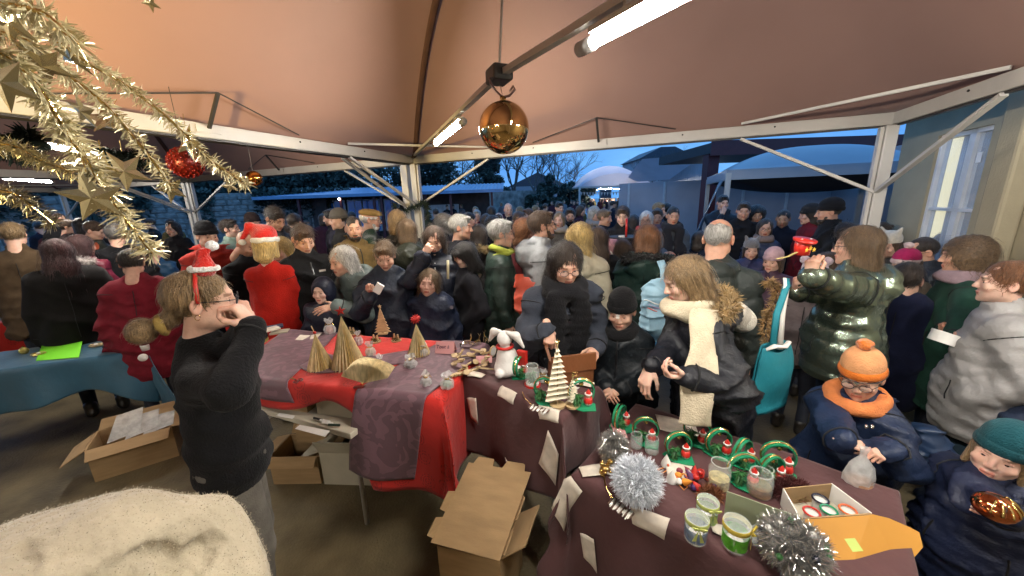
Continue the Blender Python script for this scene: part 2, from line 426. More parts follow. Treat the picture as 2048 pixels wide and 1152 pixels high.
hair_m = hair_mat('hair', (150, 150, 22)); curl_m = hair_mat('curly_hair', (70, 70, 70))
wool = M('wool', None, rough=.9, var=.22, vs=14, bump=.35, bs=160, sheen=.03, spec=.14)
knit = M('knit', None, rough=.95, var=.12, vs=20, bump=.6, bs=130, sheen=.06, spec=.12)
nylon = M('nylon', None, rough=.50, var=.18, vs=9, bump=.9, bs=26, spec=.30)
shiny = M('metallic_fabric', None, rough=.27, metal=.8, var=.2, vs=7, bump=1., bs=13, spec=.6)
denim = M('denim', None, rough=.85, var=.25, vs=10, bump=.4, bs=60)
leather = M('leather', None, rough=.35, var=.2, vs=12, bump=.3, bs=90)
fleece = M('fleece', None, rough=1, var=.18, vs=22, bump=1., bs=120, sheen=.5, spec=.1)
furm = M('fur', None, rough=.85, var=.3, vs=25, sheen=.2, spec=.2)
black_m = M('black_plastic', (.01, .01, .012), rough=.3, var=0)
lens_m = M('lens_glass', (.9, .95, 1), rough=.05, var=0, alpha=.12, spec=.8)
seam_d = M('seam_thread', (.006, .006, .007), rough=.8, var=0); white_m = M('white_trim', (.75, .75, .75), rough=.6)
gold_ear = M('gold_metal', (.75, .52, .2), rough=.2, metal=1, var=0)
HC = dict(black=(.012, .010, .010), dark=(.028, .018, .013), brown=(.060, .034, .020), lbrown=(.13, .080, .042), auburn=(.17, .070, .028), dblond=(.24, .155, .075), blond=(.50, .35, .13), grey=(.30, .29, .27), white=(.55, .53, .50), salt=(.15, .14, .13), redd=(.045, .014, .014))
SK = dict(a=(.60, .36, .265), b=(.54, .30, .205), c=(.64, .41, .32), d=(.40, .23, .15))
def facecut(s, d=0): s.ell((0, .118, -.034+d), (.074, .082, .090), k=.02, op='s'); return s
def hair_sdf(st):
    s = Sdf()
    if st in ('short', 'crop', 'bald'):
        g = .004 if st == 'short' else -.001
        s.ell((0, -.019, .036), (.079+g, .101+g, .092+g))
        facecut(s)
        for x in (-1, 1): s.ell((x*.09, .01, -.03), (.022, .034, .036), k=.01, op='s')
        s.half((0, -.05, -.068), (0, .35, -1), k=.01)
        if st == 'short': s.ell((.015, .062, .098), (.052, .030, .016), k=.02)
        if st == 'bald': s.ell((0, .03, .098), (.082, .118, .082), k=.012, op='s')
    elif st in ('bob', 'boblong', 'long', 'curly', 'fringe', 'wavy'):
        s.ell((0, -.022, .035), (.0835, .103, .093))
        lo = {'bob': -.10, 'fringe': -.14, 'boblong': -.17, 'curly': -.13, 'long': -.22, 'wavy': -.24}[st]
        for x in (-1, 1): s.cone((x*.063, -.016, .03), (x*.074, -.014, lo), .029, .022, k=.035, sc=(.8, 1.35, 1))
        s.cone((0, -.055, .0), (0, -.075, lo), .072, .062, k=.04, sc=(1.15, .75, 1))
        if st in ('curly',): s.ell((0, -.03, .02), (.115, .12, .12), k=.04)
        s.ell((0, .125, -.036), (.066, .094, .096), k=.014, op='s')
        if st == 'fringe': s.cone((-.05, .066, .05), (.05, .066, .05), .026, .026, k=.02); s.ell((0, .12, -.05), (.062, .075, .088), k=.008, op='s')
        if st in ('long', 'wavy'): s.cone((0, -.08, -.15), (0, -.085, -.36), .075, .045, k=.04, sc=(1.2, .6, 1))
    elif st in ('tied', 'bun'):
        s.ell((0, -.019, .034), (.080, .102, .093)); facecut(s, .0)
        for x in (-1, 1): s.ell((x*.088, .012, -.028), (.018, .026, .036), k=.01, op='s')
        s.half((0, -.05, -.085), (0, .6, -1), k=.01)
        s.cone((0, -.10, -.02), (0, -.125, -.03), .03, .03, k=.02)
        if st == 'bun': s.ell((0, -.150, -.045), (.042, .040, .042), k=.008)
        else: s.cone((0, -.125, -.03), (0, -.13, -.20), .028, .018, k=.01)
    elif st == 'tiedlow':
        s.ell((0, -.019, .033), (.0805, .102, .091)); s.ell((0, .125, -.026), (.070, .080, .092), k=.02, op='s')
        for x in (-1, 1): s.ell((x*.090, .012, -.028), (.020, .026, .030), k=.01, op='s')
        s.half((0, -.05, -.100), (0, .5, -1), k=.01); s.cone((0, -.095, -.055), (0, -.125, -.075), .032, .026, k=.025)
        s.ell((-.012, -.185, -.095), (.040, .042, .046), k=.02)
    return s
def strands(s, V, n, L, w, seed, grav=.7, off=.003, curl=0):
    r = np.random.default_rng(seed); P = V[r.integers(0, len(V), n)].copy(); e = .004; rows = []; st = 7
    c = np.array([0, -.02, .12]); ln = L*r.uniform(.5, 1.1, n)/st*np.where(P[:, 1] > .02, .28, 1.)*np.where(P[:, 2] < -.03, .7, 1.); offs = off*r.uniform(.3, 2.2, n)*np.where(r.random(n) < .12, 2.6, 1.); ph = r.uniform(0, 6.3, n)
    for i in range(st+1):
        d0 = s.eval(P); g = np.stack([s.eval(P+e*np.eye(3)[k])-d0 for k in range(3)], 1)/e; g /= np.linalg.norm(g, axis=1)[:, None]+1e-9
        P = P-g*(d0-offs*(1+i*.25))[:, None]
        f = (P-c); f[:, 2] *= .3; f /= np.linalg.norm(f, axis=1)[:, None]+1e-9; f = f*(1-grav)+np.array([0, 0, -grav])
        f += r.normal(0, .12, (n, 3)); f -= g*(f*g).sum(1)[:, None]; f /= np.linalg.norm(f, axis=1)[:, None]+1e-9
        if curl: f = f+curl*np.cross(g, f)*np.sin(ph+i*1.6)[:, None]+g*curl*.5*np.cos(ph+i*1.9)[:, None]
        sd = np.cross(g, f); rows.append((P-sd*w/2, P+sd*w/2)); P = P+f*ln[:, None]
    A = np.stack([np.stack(q, 1) for q in rows], 1)   # n, st+1, 2, 3
    for i in range(st+1): # taper
        mid = A[:, i].mean(1, keepdims=True); A[:, i] = mid+(A[:, i]-mid)*(1-(i/st)**3*.8)
    V2 = A.reshape(-1, 3); b = np.arange(n)[:, None]*(st+1)*2+np.arange(st)[None]*2; b = b.ravel()
    return V2, np.stack([b, b+1, b+3, b+2], 1)
HAIRC = {}
def hair_mesh(st, lod, hatted=False):
    k = (st, lod, hatted)
    if k not in HAIRC:
        s = hair_sdf(st); h = (.0052, .0075, .011, .016)[lod]
        cv = st in ('curly', 'wavy'); w1 = wob(3, .007 if cv else .0012 if st == 'tiedlow' else .0035, 60 if cv else 32)
        if hatted: s.ell((0, -.02, .13), (.2, .2, .098), k=.01, op='s')
        V, F = s.mesh(h, w1)
        if lod < 2 and st not in ('bald', 'crop') and not hatted:
            n = ((2600, 900)[lod] if st not in ('tied', 'bun', 'tiedlow') else (1500, 500)[lod]); L_ = {'short': .05, 'bob': .14, 'fringe': .16, 'boblong': .2, 'long': .28, 'wavy': .28, 'curly': .14, 'tied': .09, 'bun': .09, 'tiedlow': .10}[st]
            V2, F2 = strands(s, V, n, L_, .0026 if lod == 0 else .004, 5, grav=.75 if st not in ('tied', 'bun', 'tiedlow') else .2, curl=.7 if cv else .03 if st in ('tied', 'bun', 'tiedlow') else .12, off=.0015 if st == 'tiedlow' else .003)
            F = np.concatenate([F, F2+len(V)]); V = np.concatenate([V, V2])
        elif lod < 2 and not hatted:
            V2, F2 = strands(s, V, 350, .022, .0025, 5, off=.001); F = np.concatenate([F, F2+len(V)]); V = np.concatenate([V, V2])
        HAIRC[k] = mesh_np('hair_'+st, V, F)
    return HAIRC[k]
PARTC = {}
def cached(key, fn):
    if key not in PARTC: PARTC[key] = fn()
    return PARTC[key]
def sdf_part(key, fn, h, disp=None): return cached(('s', key, h), lambda: mesh_np(key, *fn(Sdf()).mesh(h, disp)))
def beanie(s, slouch=0):
    s.ell((0, -.024-slouch*.3, .062+slouch*.2), (.088, .110, .092+slouch)); s.half((0, 0, .034), (0, .10, -1), k=.006); return s
def cuff(s): s.torus((0, -.019, .034), .0845, .011, R=rot('x', -8), sc=(1, 1.24, 2.1), k=.004); return s
def glasses_mesh():
    mb = MB()
    for x in (-1, 1):
        pts = [(x*.033+.0235*math.cos(a)*(1.02), .1075-.05*abs(x*.033+.0235*math.cos(a))**1.0*.22-.001, .001+.0185*math.sin(a)) for a in [2*PI*i/14 for i in range(14)]]
        mb.tube(pts, .0019, 5, closed=True); mb.tube([(x*.056, .103, .006), (x*.074, .07, .008), (x*.082, .0, .010), (x*.080, -.02, -.004)], .0018, 5)
    mb.tube([(-.010, .108, .004), (0, .111, .007), (.010, .108, .004)], .0019, 5)
    return mb.mesh('glasses', True)
def lens_mesh(x):
    mb = MB(); mb.add([(x*.033+.022*math.cos(a), .1035, .001+.017*math.sin(a)) for a in [2*PI*i/14 for i in range(14)]], [tuple(range(14))])
    return mb.mesh('lenses')
def shoe_mesh():
    s = Sdf(); s.cone((0, -.06, .045), (0, .13, .035), .045, .038, sc=(.9, 1, .9), k=.03); s.cone((0, -.04, .06), (0, -.04, .12), .045, .05); s.half((0, 0, .004), (0, 0, -1), k=.005)
    return mesh_np('shoe', *s.mesh(.014))
def fur_mesh(pts, rad, n, L, w, seed, droop=.2):
    """ribbon fur round a polyline tube"""
    r = np.random.default_rng(seed); P = np.array(pts, float); seg = r.uniform(0, len(P)-1.001, n); i = seg.astype(int); t = (seg-i)[:, None]
    c = P[i]*(1-t)+P[i+1]*t; T = P[i+1]-P[i]; T /= np.linalg.norm(T, axis=1)[:, None]
    d = r.normal(size=(n, 3)); d -= T*(d*T).sum(1)[:, None]; d /= np.linalg.norm(d, axis=1)[:, None]
    f = d+.5*T*r.normal(size=(n, 1))+r.normal(0, .25, (n, 3)); f[:, 2] -= droop; f /= np.linalg.norm(f, axis=1)[:, None]
    a = c+d*rad*.5; sd = np.cross(f, r.normal(size=(n, 3))); sd /= np.linalg.norm(sd, axis=1)[:, None]; l = (L*r.uniform(.6, 1.2, n))[:, None]
    b = a+f*l*.6; e = b+f*l*.5; e[:, 2] -= droop*l[:, 0]*.4
    V = np.stack([a-sd*w, a+sd*w, b+sd*w*.8, b-sd*w*.8, e+sd*w*.2, e-sd*w*.2], 1).reshape(-1, 3); o_ = np.arange(n)*6
    F = np.concatenate([np.stack([o_, o_+1, o_+2, o_+3], 1), np.stack([o_+3, o_+2, o_+4, o_+5], 1)])
    return V, F
def ik(S, T, a, b, pole):
    S, T, pole = map(lambda v: np.array(v, float), (S, T, pole)); d = T-S; D = np.linalg.norm(d); m = (a+b)*.995
    if D > m: T = S+d/D*m; d = T-S; D = m
    if D < abs(a-b)+.02: D = abs(a-b)+.02
    u = d/np.linalg.norm(d); x = (a*a-b*b+D*D)/(2*D); y = math.sqrt(max(a*a-x*x, 0)); p = pole-u*(pole@u); p /= np.linalg.norm(p)+1e-9
    return S+u*x+p*y, T
PLOG = []
def person(label, px, py, hh, fac, sex='f', hair=('bob', 'brown'), sk='a', top=('nylon', (.02, .02, .03)), top_name='jacket', hem=.78, bulk=.02, quilt=None, bot=(.015, .02, .035), lean=0, slean=0, hy=0, hp=8, hr=0, R='down', L='down', hat=None, hatc=(.02, .02, .02), glasses=0, scarf=None, hood=None, collar=1, beard=None, dep=None, H=None, fat=1., group='visitors crowding the stalls', lod=None, shade=None, lapel=None, bag=None, hands=True, wide=1., pos=None, collarc=None, hs=None, zipc=None, pole=None):
    child = sex == 'c'; HS = hs or (.212 if child else .240 if sex == 'm' else .228)
    d0 = dep or FPX*HS/hh; T = np.array(pos) if pos is not None else atd(px, py, d0)
    lod = lod if lod is not None else (0 if d0 < 2.5 else 1 if d0 < 4.7 else 2 if d0 < 8 else 3)
    dv = np.array([T[0], T[1]]); dv = dv/np.linalg.norm(dv); rt = np.array([dv[1], -dv[0]]); a = math.radians(fac)
    fv = -dv*math.cos(a)+rt*math.sin(a); yaw = math.atan2(-fv[0], fv[1])
    Rl = rot('y', slean)@rot('x', -lean); nk0 = np.array([0, 0, .52])   # neck base above the pelvis
    if child: pel = .90
    else: pel = .93
    hoff = Rl@nk0+rot('x', -lean*.5)@np.array([0, .025, .155]); zc = pel+hoff[2]
    s = T[2]/zc; s0 = s
    if H: s = H/1.71
    hsc = HS/.235; hoff2 = Rl@(nk0*s)+rot('x', -lean*.5)@np.array([0, .025, .145 if s > .85 else .135])*(hsc*.6+s*.4)
    pz = T[2]-hoff2[2]; pz = max(pz, .25); sz = pz/pel  # leg length scale
    Rz = rot('z', math.degrees(yaw)); root2 = T-Rz@np.array([hoff2[0], hoff2[1], 0]); root = np.array([root2[0], root2[1], 0])
    PLOG.append((label[:40], round(s0, 2), round(sz, 2), round(float(d0), 2)))
    E_ = empty('person', tuple(root), label, 'person', group, rz=yaw)
    h = (.0155, .021, .030, .045)[lod]; b = bulk; P0 = np.array([0, 0, pz])
    def up(v): v = np.array(v, float)*s; return P0+Rl@v   # v relative to the pelvis
    wl = (.92 if sex == 'f' else 1.)*wide*(.95 if child else 1); sw = .150*wl
    # arms
    arms = []
    for sd, spec in ((1, R), (-1, L)):
        S = up((sd*(sw+.012), -.005, .420)); a1, a2 = .285*s, .245*s
        if isinstance(spec, str):
            tg = {'down': up((sd*.235, .03, -.10)), 'pocket': up((sd*.20, .10, .03)), 'front': up((sd*.05, .27, .14)), 'belly': up((sd*.06, .22, .05)), 'chin': up((sd*.06, .20, .50)), 'table': up((sd*.12, .46, .12)), 'hold': up((sd*.13, .32, .22)), 'back': up((sd*.12, -.16, .0))}[spec]; hd = None; pose = 'relax'
        else:
            tg = spec[0]
            if len(spec) > 3 and spec[3] == 'w' or len(tg) == 3 and spec[-1] == 'w': tg = Rz.T@(np.array(tg)-root)
            else: tg = up(tg)
            hd = spec[1] if len(spec) > 1 and not isinstance(spec[1], str) else None; pose = spec[2] if len(spec) > 2 and spec[2] != 'w' else 'relax'
        pl_ = pole or (.45, -.55, -.65); pl_ = np.array([sd*pl_[0], pl_[1], pl_[2]]); El, Wr = ik(S, tg, a1, a2, pl_)
        arms.append((sd, S, El, Wr, hd, pose, spec))
    # garment for the upper body
    tk, tc_ = top; mat = {'nylon': nylon, 'wool': wool, 'knit': knit, 'shiny': shiny, 'denim': denim, 'leather': leather, 'fleece': fleece}[tk]
    g = Sdf(); q = quilt; qn = None; f_ = fat*s
    g.cone(up((0, 0, .10)), up((0, -.005, .37)), .115*f_+b, .128*f_*wl+b*.6, k=.05, sc=(1.28, .88, 1), R=Rl.T)
    g.cone(P0+np.array([0, 0, -.02]), up((0, 0, .14)), .140*f_+b, .118*f_+b, k=.06, sc=(1.22, .92, 1))
    g.cone(up((0, -.01, .452)), up((sw*.86, -.005, .415)), .062*s+b*.4, .058*s+b*.4, k=.05); g.cone(up((0, -.01, .452)), up((-sw*.86, -.005, .415)), .062*s+b*.4, .058*s+b*.4, k=.05)
    if sex == 'f':
        for x in (-1, 1): g.ell(up((x*.07, .085, .285)), np.array((.068, .055, .07))*s, k=.05)
    if fat > 1.1: g.ell(up((0, .05, .08)), np.array((.15, .14, .16))*f_, k=.06)
    hz = hem*sz
    if hz < pz-.14*s:
        g.cone(P0, np.array([0, -.01, hz+.09]), .145*f_+b, (.160 if tk != 'nylon' else .150)*f_+b, k=.05, sc=(1.2, .95, 1))
        g.half((0, 0, hz), (0, 0, -1), k=.02)
    for sd, S, El, Wr, hd, pose, spec in arms:
        g.cone(S, El, .056*s+b*.6, .047*s+b*.7, k=.04); d = Wr-El
        g.cone(El, El+d*.93, .047*s+b*.7, .034*s+b*.5, k=.02)
    nb = up((0, -.004, .50))
    if collar: g.cone(up((0, -.01, .46)), up((0, .004, .53)), .072*s+b*.3, .060*s+b*.4, k=.03); g.ell(up((0, .03, .575)), np.array((.050, .055, .035))*max(s, .8), k=.012, op='s')
    else: g.cone(up((0, -.012, .42)), up((0, -.008, .485)), .085*s, .060*s, k=.04)
    if hood: g.ell(up((0, -.125, .44)), np.array((.135, .085, .115))*s, k=.03); g.torus(up((0, -.035, .505)), .088*s, .026*s, R=rot('x', -22)@Rl.T, sc=(1.1, 1, 1), k=.03)
    sd_ = int(abs(px*7+py*13)) % 9999
    w1 = wob(sd_, .006 if not q else .003, 11); w2 = wob(sd_+1, .005, 26)
    cre = crease(sd_+3, .026 if not q else .010, 19) if lod < 3 else None; qf = quilting(q[0], q[1], P0, Rl, [sg for A2 in arms for sg in ((A2[1], A2[2]), (A2[2], A2[3]))], sd_) if q and lod < 3 else None
    if tk == 'knit': cre = crease(sd_+3, .010, 12)
    dfn = lambda X: w1(X)+w2(X*np.array([1, 1, .6]))+(cre(X) if cre else 0)+(qf(X) if qf else 0)
    V, F = g.mesh(h, dfn)
    ob(top_name, mesh_np(top_name, V, F), mat, E_, color=tc_)
    def surf(p0, d, r0=.0, r1=.30, n=70):
        Q = p0+np.linspace(r0, r1, n)[:, None]*d; dd = g.eval(Q)+dfn(Q); k_ = int(np.argmax(dd > .0015)); return tuple(Q[k_])
    if lod < 2:   # armhole, cuff, hem and back seams lying on the cloth
        sm_ = MB(); fv_ = Rl@np.array([0, 1., 0])
        for sd, S, El, Wr, hd, pose, spec in arms:
            for (A2, B2, t_, rr_) in ((S, El, .10, .003), (El, Wr, .86, .004)):
                u_ = (B2-A2)/np.linalg.norm(B2-A2); x_ = np.cross(u_, [0, 0, 1.]); x_ = np.cross(u_, [1., 0, 0]) if np.linalg.norm(x_) < .2 else x_; x_ /= np.linalg.norm(x_); y_ = np.cross(u_, x_); c0 = A2+(B2-A2)*t_
                pts = [surf(c0, x_*math.cos(a)+y_*math.sin(a), .01, .12) for a in np.linspace(0, 6.283, 19)[:-1]]
                if max(np.linalg.norm(np.array(p)-c0) for p in pts) < .115: sm_.tube(pts, rr_, 4, closed=True)
        if tk != 'knit':
            sm_.tube([surf(up((0, -.01, z_)), -fv_) for z_ in np.linspace(.40, max(-.1, (hz-pz)/s+.08), 14)], .0028, 4)
            for sd in (-1, 1): sm_.tube([surf(up((sd*.10, 0, z_)), Rl@np.array([sd*.35, .94, 0])) for z_ in np.linspace(-.02, .10, 5)], .0035, 4)
        if sm_.V: sm_.build('seams', seam_d, E_)['kind'] = 'stuff'
    if zipc is not None and lod < 3:
        pts = []
        for zz in np.linspace(.47, max(-.06, (hz-pz)/s+.06), 12):
            p0 = up((0, .02, zz)); yy = np.linspace(0, .35, 60)[:, None]; Q = p0+yy*(Rl@np.array([0, 1, 0])); dd = g.eval(Q); dd = dd+dfn(Q); k_ = np.argmax(dd > .003); pts.append(tuple(Q[k_]))
        mz = MB().tube(pts, .006, 5, flat=.6); mz.build('zip', white_m if zipc == 'w' else black_m, E_)
    # lower body
    t = Sdf(); hw = .088*s*wl
    t.cone((-.03*s, 0, pz-.01), (.03*s, 0, pz-.01), .135*f_, .135*f_, k=.04)
    for x in (-1, 1): t.cone((x*hw, 0, pz-.05), (x*hw*1.12, .02, pz*.53), .092*f_, .062*s, k=.03); t.cone((x*hw*1.12, .02, pz*.53), (x*hw*1.15, -.02, .09), .062*s, .048*s, k=.02)
    bt = bot if isinstance(bot[0], str) else ('denim', bot)
    V, F = t.mesh(max(h, .021), wob(sd_+2, .007, 14)); ob('trousers', mesh_np('trousers', V, F), {'denim': denim, 'wool': wool}[bt[0]], E_, color=bt[1])
    sm = cached('shoe', shoe_mesh)
    for x in (-1, 1): o = ob('shoe', sm, leather, E_, color=(.03, .025, .02), loc=(x*hw*1.15, .0, 0)); o.scale = (max(s, .7),)*3
    # body: head, neck, hands on a thin continuous core hidden by the clothes
    Hd = Rz.T  # world to local
    Rh = rot('z', hy)@rot('x', -(hp+lean*.35))@rot('y', hr); Tl = Rz.T@(T-root)
    hk = {'m': 'm', 'f': 'f', 'c': 'c'}[sex]; hv, hf, hc = head_mesh(hk, (.0042, .0062, .009, .014)[lod])
    Vs = [hv*hsc@Rh.T+Tl]; Fs = [hf]; Cs = [hc]; n = len(hv)
    c_ = Sdf(); c_.cone(P0, up((0, 0, .40)), .09*s, .08*s); c_.cone(up((0, 0, .4)), up((0, 0, .52)), .05*s, .042*s)
    for x in (-1, 1): c_.cone((x*hw, 0, pz-.05), (x*hw*1.12, .02, pz*.53), .05*s, .035*s); c_.cone((x*hw*1.12, .02, pz*.53), (x*hw*1.15, -.02, .12), .032*s, .025*s)
    for sd, S, El, Wr, hd, pose, spec in arms: c_.cone(up((0, 0, .42)), S, .05*s, .045*s); c_.cone(S, El, .04*s, .034*s); c_.cone(El, Wr, .034*s, .024*s)
    V, F = c_.mesh(.022 if lod < 2 else .035); Vs.append(V); Fs.append(F+n); n += len(V); Cs.append(np.ones((len(V), 3)))
    hands_w = []
    for sd, S, El, Wr, hd, pose, spec in arms:
        y = (Wr-El)/np.linalg.norm(Wr-El); pal = np.array([-sd, 0, -.25]) if y[2] < -.5 else np.array([-sd*.6, 0, -.8])
        if isinstance(spec, str) and spec == 'chin': pal = np.array([-sd*.5, -1, 0.])
        if hd is not None:
            y = Rz.T@np.array(hd[0], float) if len(hd) == 2 else y; y = y/np.linalg.norm(y); pal = Rz.T@np.array(hd[-1] if len(hd) == 2 else hd, float)
        pal = pal-y*(pal@y); pal /= np.linalg.norm(pal)+1e-9; z = -pal; x = np.cross(y, z); Rm = np.stack([x, y, z], 1)
        if hands and spec != 'pocket' and lod < 3:
            v, f, c = hand_mesh(pose, (.0036, .005, .008)[lod]); v = v.copy(); 
            if sd < 0: v[:, 0] *= -1; f = f[:, ::-1]
            ks = (.80 if child else .92 if sex == 'f' else 1.)*(.55+.45*s if child else 1)
            Vs.append((v*ks)@Rm.T+Wr); Fs.append(f+n); n += len(v); Cs.append(c)
        hands_w.append(Rz@(Wr+y*.08)+root)
    ob('body', mesh_np('body', np.concatenate(Vs), np.concatenate(Fs), attr=np.concatenate(Cs)), skin, E_, color=SK[sk])
    mh = Matrix([list(Rh[i]*hsc)+[Tl[i]] for i in range(3)]+[[0, 0, 0, 1]])
    def onhead(name, me, mat, col=None, sc=None):
        o = ob(name, me, mat, E_, color=col); o.matrix_local = mh @ Matrix.Diagonal((*(sc or (1, 1, 1)), 1)); return o
    if lod < 3:
        nv, nf2 = len(EYES[0])//2, len(EYES[1])//2
        for k_ in (0, 1): onhead('eye', cached('eye%d' % k_, lambda: mesh_np('eye', EYES[0][k_*nv:(k_+1)*nv], EYES[1][k_*nf2:(k_+1)*nf2]-k_*nv, attr=EYES[2][k_*nv:(k_+1)*nv])), eye_m)
    if hair: onhead('hair', hair_mesh(hair[0], lod, bool(hat)), curl_m if hair[0] in ('curly', 'wavy') else hair_m, HC[hair[1]] if isinstance(hair[1], str) else hair[1])
    if beard:
        def bf(s_): s_.ell((0, .040, -.085), (.056, .058, .040)); s_.cone((-.05, .03, -.05), (.05, .03, -.05), .02, .02, k=.03); s_.cone((-.02, .098, -.052), (.02, .098, -.052), .006, .006, k=.01); s_.ell((0, .10, -.0655), (.018, .02, .005), k=.004, op='s'); s_.ell((0, .1, 0), (.045, .05, .045), k=.01, op='s'); s_.ell((0, -.03, -.04), (.09, .055, .09), k=.01, op='s'); return s_
        onhead('beard', sdf_part('beard', bf, .006, wob(2, .003, 80)), hair_m, HC[beard])
    if glasses: onhead('glasses', cached('gl', glasses_mesh), black_m); [onhead('lens', cached('le%d' % x, lambda: lens_mesh(x)), lens_m) for x in (-1, 1) if lod < 2]
    if hat:
        hl = (.006, .008, .012, .016)[lod]
        if hat in ('beanie', 'pompom', 'slouch'):
            onhead('hat', sdf_part('beanie'+str(hat == 'slouch'), lambda z: beanie(z, .012 if hat == 'slouch' else 0), hl), knit, hatc); onhead('hat_cuff', sdf_part('cuff', cuff, hl), knit, tuple(x*.8 for x in hatc) if shade is None else shade)
            if hat == 'pompom': onhead('pompom', sdf_part('pompom', lambda z: z.ell((0, -.03, .172), (.033, .033, .030)), .006, wob(9, .006, 90)), fleece, shade or tuple(min(x*1.2, .9) for x in hatc))
        elif hat == 'flat':
            onhead('hat', sdf_part('flat_cap', lambda z: z.ell((0, -.010, .075), (.096, .122, .046)).cone((-.045, .095, .052), (.045, .095, .052), .022, .022, sc=(1, 1.4, .45), k=.03).half((0, 0, .042), (0, .12, -1), k=.006), hl), wool, hatc)
        elif hat == 'hood':
            def hf_(z): z.ell((0, -.028, .025), (.105, .122, .125)); z.cone((0, -.04, -.03), (0, -.05, -.15), .10, .09, k=.04); z.ell((0, .13, -.015), (.068, .10, .095), k=.02, op='s'); return z
            onhead('hood', sdf_part('hood', hf_, hl), mat, tc_)
        elif hat == 'ears':
            onhead('hat', sdf_part('eared_hat', lambda z: beanie(z).cone((-.055, -.02, .13), (-.075, -.02, .178), .026, .012, k=.02).cone((.055, -.02, .13), (.075, -.02, .178), .026, .012, k=.02), hl), fleece, hatc)
        elif hat == 'twopom':
            onhead('hat', sdf_part('two_pompom_hat', lambda z: beanie(z).ell((-.075, -.03, .13), (.034, .034, .034), k=.006).ell((.075, -.03, .13), (.034, .034, .034), k=.006), hl, wob(4, .003, 70)), fleece, hatc)
        elif hat == 'santa':
            onhead('hat', sdf_part('santa_hat', lambda z: z.ell((0, -.02, .075), (.090, .110, .085)).cone((0, -.02, .10), (-.10, -.04, .16), .065, .03, k=.05).cone((-.10, -.04, .16), (-.155, -.06, .06), .03, .016, k=.02).half((0, 0, .045), (0, .1, -1), k=.005), hl, wob(4, .003, 30)), fleece, (.55, .02, .015))
            onhead('hat_trim', sdf_part('santa_trim', lambda z: z.torus((0, -.017, .045), .088, .017, R=rot('x', -5), sc=(1, 1.22, 1.3)), hl, wob(5, .003, 90)), fleece, (.75, .74, .70)); onhead('pompom', sdf_part('santa_pom', lambda z: z.ell((-.158, -.062, .03), (.028, .028, .028)), hl, wob(6, .004, 100)), fleece, (.8, .8, .78))
    if scarf:
        col, sty = scarf[0], scarf[1] if len(scarf) > 1 else 'ring'; k_ = max(s, .78)
        z = Sdf(); c0 = up((0, .012, .535 if not child else .515)); r_ = (.082 if sty != 'big' else .105)*k_; tt = (.040 if sty != 'thin' else .024)*k_
        z.torus(c0, r_, tt, R=rot('x', 14), sc=(1.1, 1.05, 1.15)); z.torus(c0-np.array([0, -.01, .04])*k_, r_*1.12, tt*.8, R=rot('x', -8), sc=(1.1, 1.05, 1), k=.012)
        if sty == 'tails':
            for x in (-1, 1): p_ = c0+np.array([x*.07, .11, -.05])*k_; q_ = up((x*.075, .175+.02*x, .22)); r2 = up((x*.09, .17+lean*.003, -.10+.05*x)); z.cone(p_, q_, .040, .045, sc=(1.5, .6, 1), k=.02); z.cone(q_, r2, .045, .05, sc=(1.5, .6, 1), k=.03)
        V, F = z.mesh(max(.008, h*.55), (lambda wq: wq)(wob(sd_+5, .006, 30))); ob('scarf', mesh_np('scarf', V, F), knit, E_, color=col)
    if hood and isinstance(hood, (tuple, list)):
        c0 = up((0, -.115, .50)); pts = [c0+Rl@np.array([.165*math.sin(t_)*s, (-.03-.075*math.cos(t_)+.05)*s, (.03*math.cos(t_*1.0)+.01)*s]) for t_ in np.linspace(-2.3, 2.3, 24)]
        V, F = fur_mesh(pts, .03, (2600, 1100, 500, 200)[lod], .042*max(s, .8), .0022 if lod == 0 else .0035, sd_)
        mb = MB().tube(pts, .024, 8); n0 = len(mb.V); V = np.concatenate([np.array(mb.V), V]); Fq = [f for f in mb.F]+[tuple(int(x)+n0 for x in f) for f in F]
        ob('fur_trim', mesh_np('fur_trim', V, Fq), furm, E_, color=hood)
    return dict(root=E_, up=lambda v: Rz@up(v)+root, R=Rz, Rl=Rl, T=T, hands=hands_w, onhead=onhead, s=s, pz=pz, P=root, loc=lambda w_: Rz.T@(np.array(w_)-root), d=d0)
# ------------------------------------------------------------------ ground and the marquee we stand under
asph = M('wet_asphalt', (.035, .040, .050), rough=.28, var=.35, vs=3, bump=.25, bs=30, spec=.6)
floor_m = M('concrete_floor', (.125, .098, .052), rough=.62, var=.45, vs=3.2, bump=.6, bs=70, spec=.4)
for m_ in (asph, floor_m):   # puddles and worn patches: roughness follows a large noise
    nt_ = m_.node_tree; b_ = [n for n in nt_.nodes if n.type == 'BSDF_PRINCIPLED'][0]; n_ = N(nt_, 'ShaderNodeTexNoise', i_Scale=.45, i_Detail=4.0); t_ = N(nt_, 'ShaderNodeTexCoord')
    nt_.links.new(t_.outputs['Object'], n_.inputs['Vector']); mr_ = N(nt_, 'ShaderNodeMapRange'); mr_.inputs['From Min'].default_value = .4; mr_.inputs['From Max'].default_value = .6
    mr_.inputs['To Min'].default_value = .09 if m_ is asph else .42; mr_.inputs['To Max'].default_value = .42 if m_ is asph else .75; nt_.links.new(n_.outputs['Fac'], mr_.inputs['Value']); nt_.links.new(mr_.outputs[0], b_.inputs['Roughness'])
struct('ground', MB().box((0, 150, -.05), (700, 700, .1)), asph)
steel = M('painted_steel', (.46, .44, .41), rough=.38, var=.10, vs=3, bump=.05, spec=.5)
dark = M('dark_metal', (.03, .028, .027), rough=.5)
fabric = M('canopy_fabric', (.300, .178, .138), rough=.46, var=.09, vs=.9, bump=.05, bs=300, spec=.35, tl=.10)
seam_m = M('seam_webbing', (.075, .035, .028), rough=.8)
glass = M('glass', (.9, .95, 1), rough=.03, var=0, alpha=.25, spec=.8)
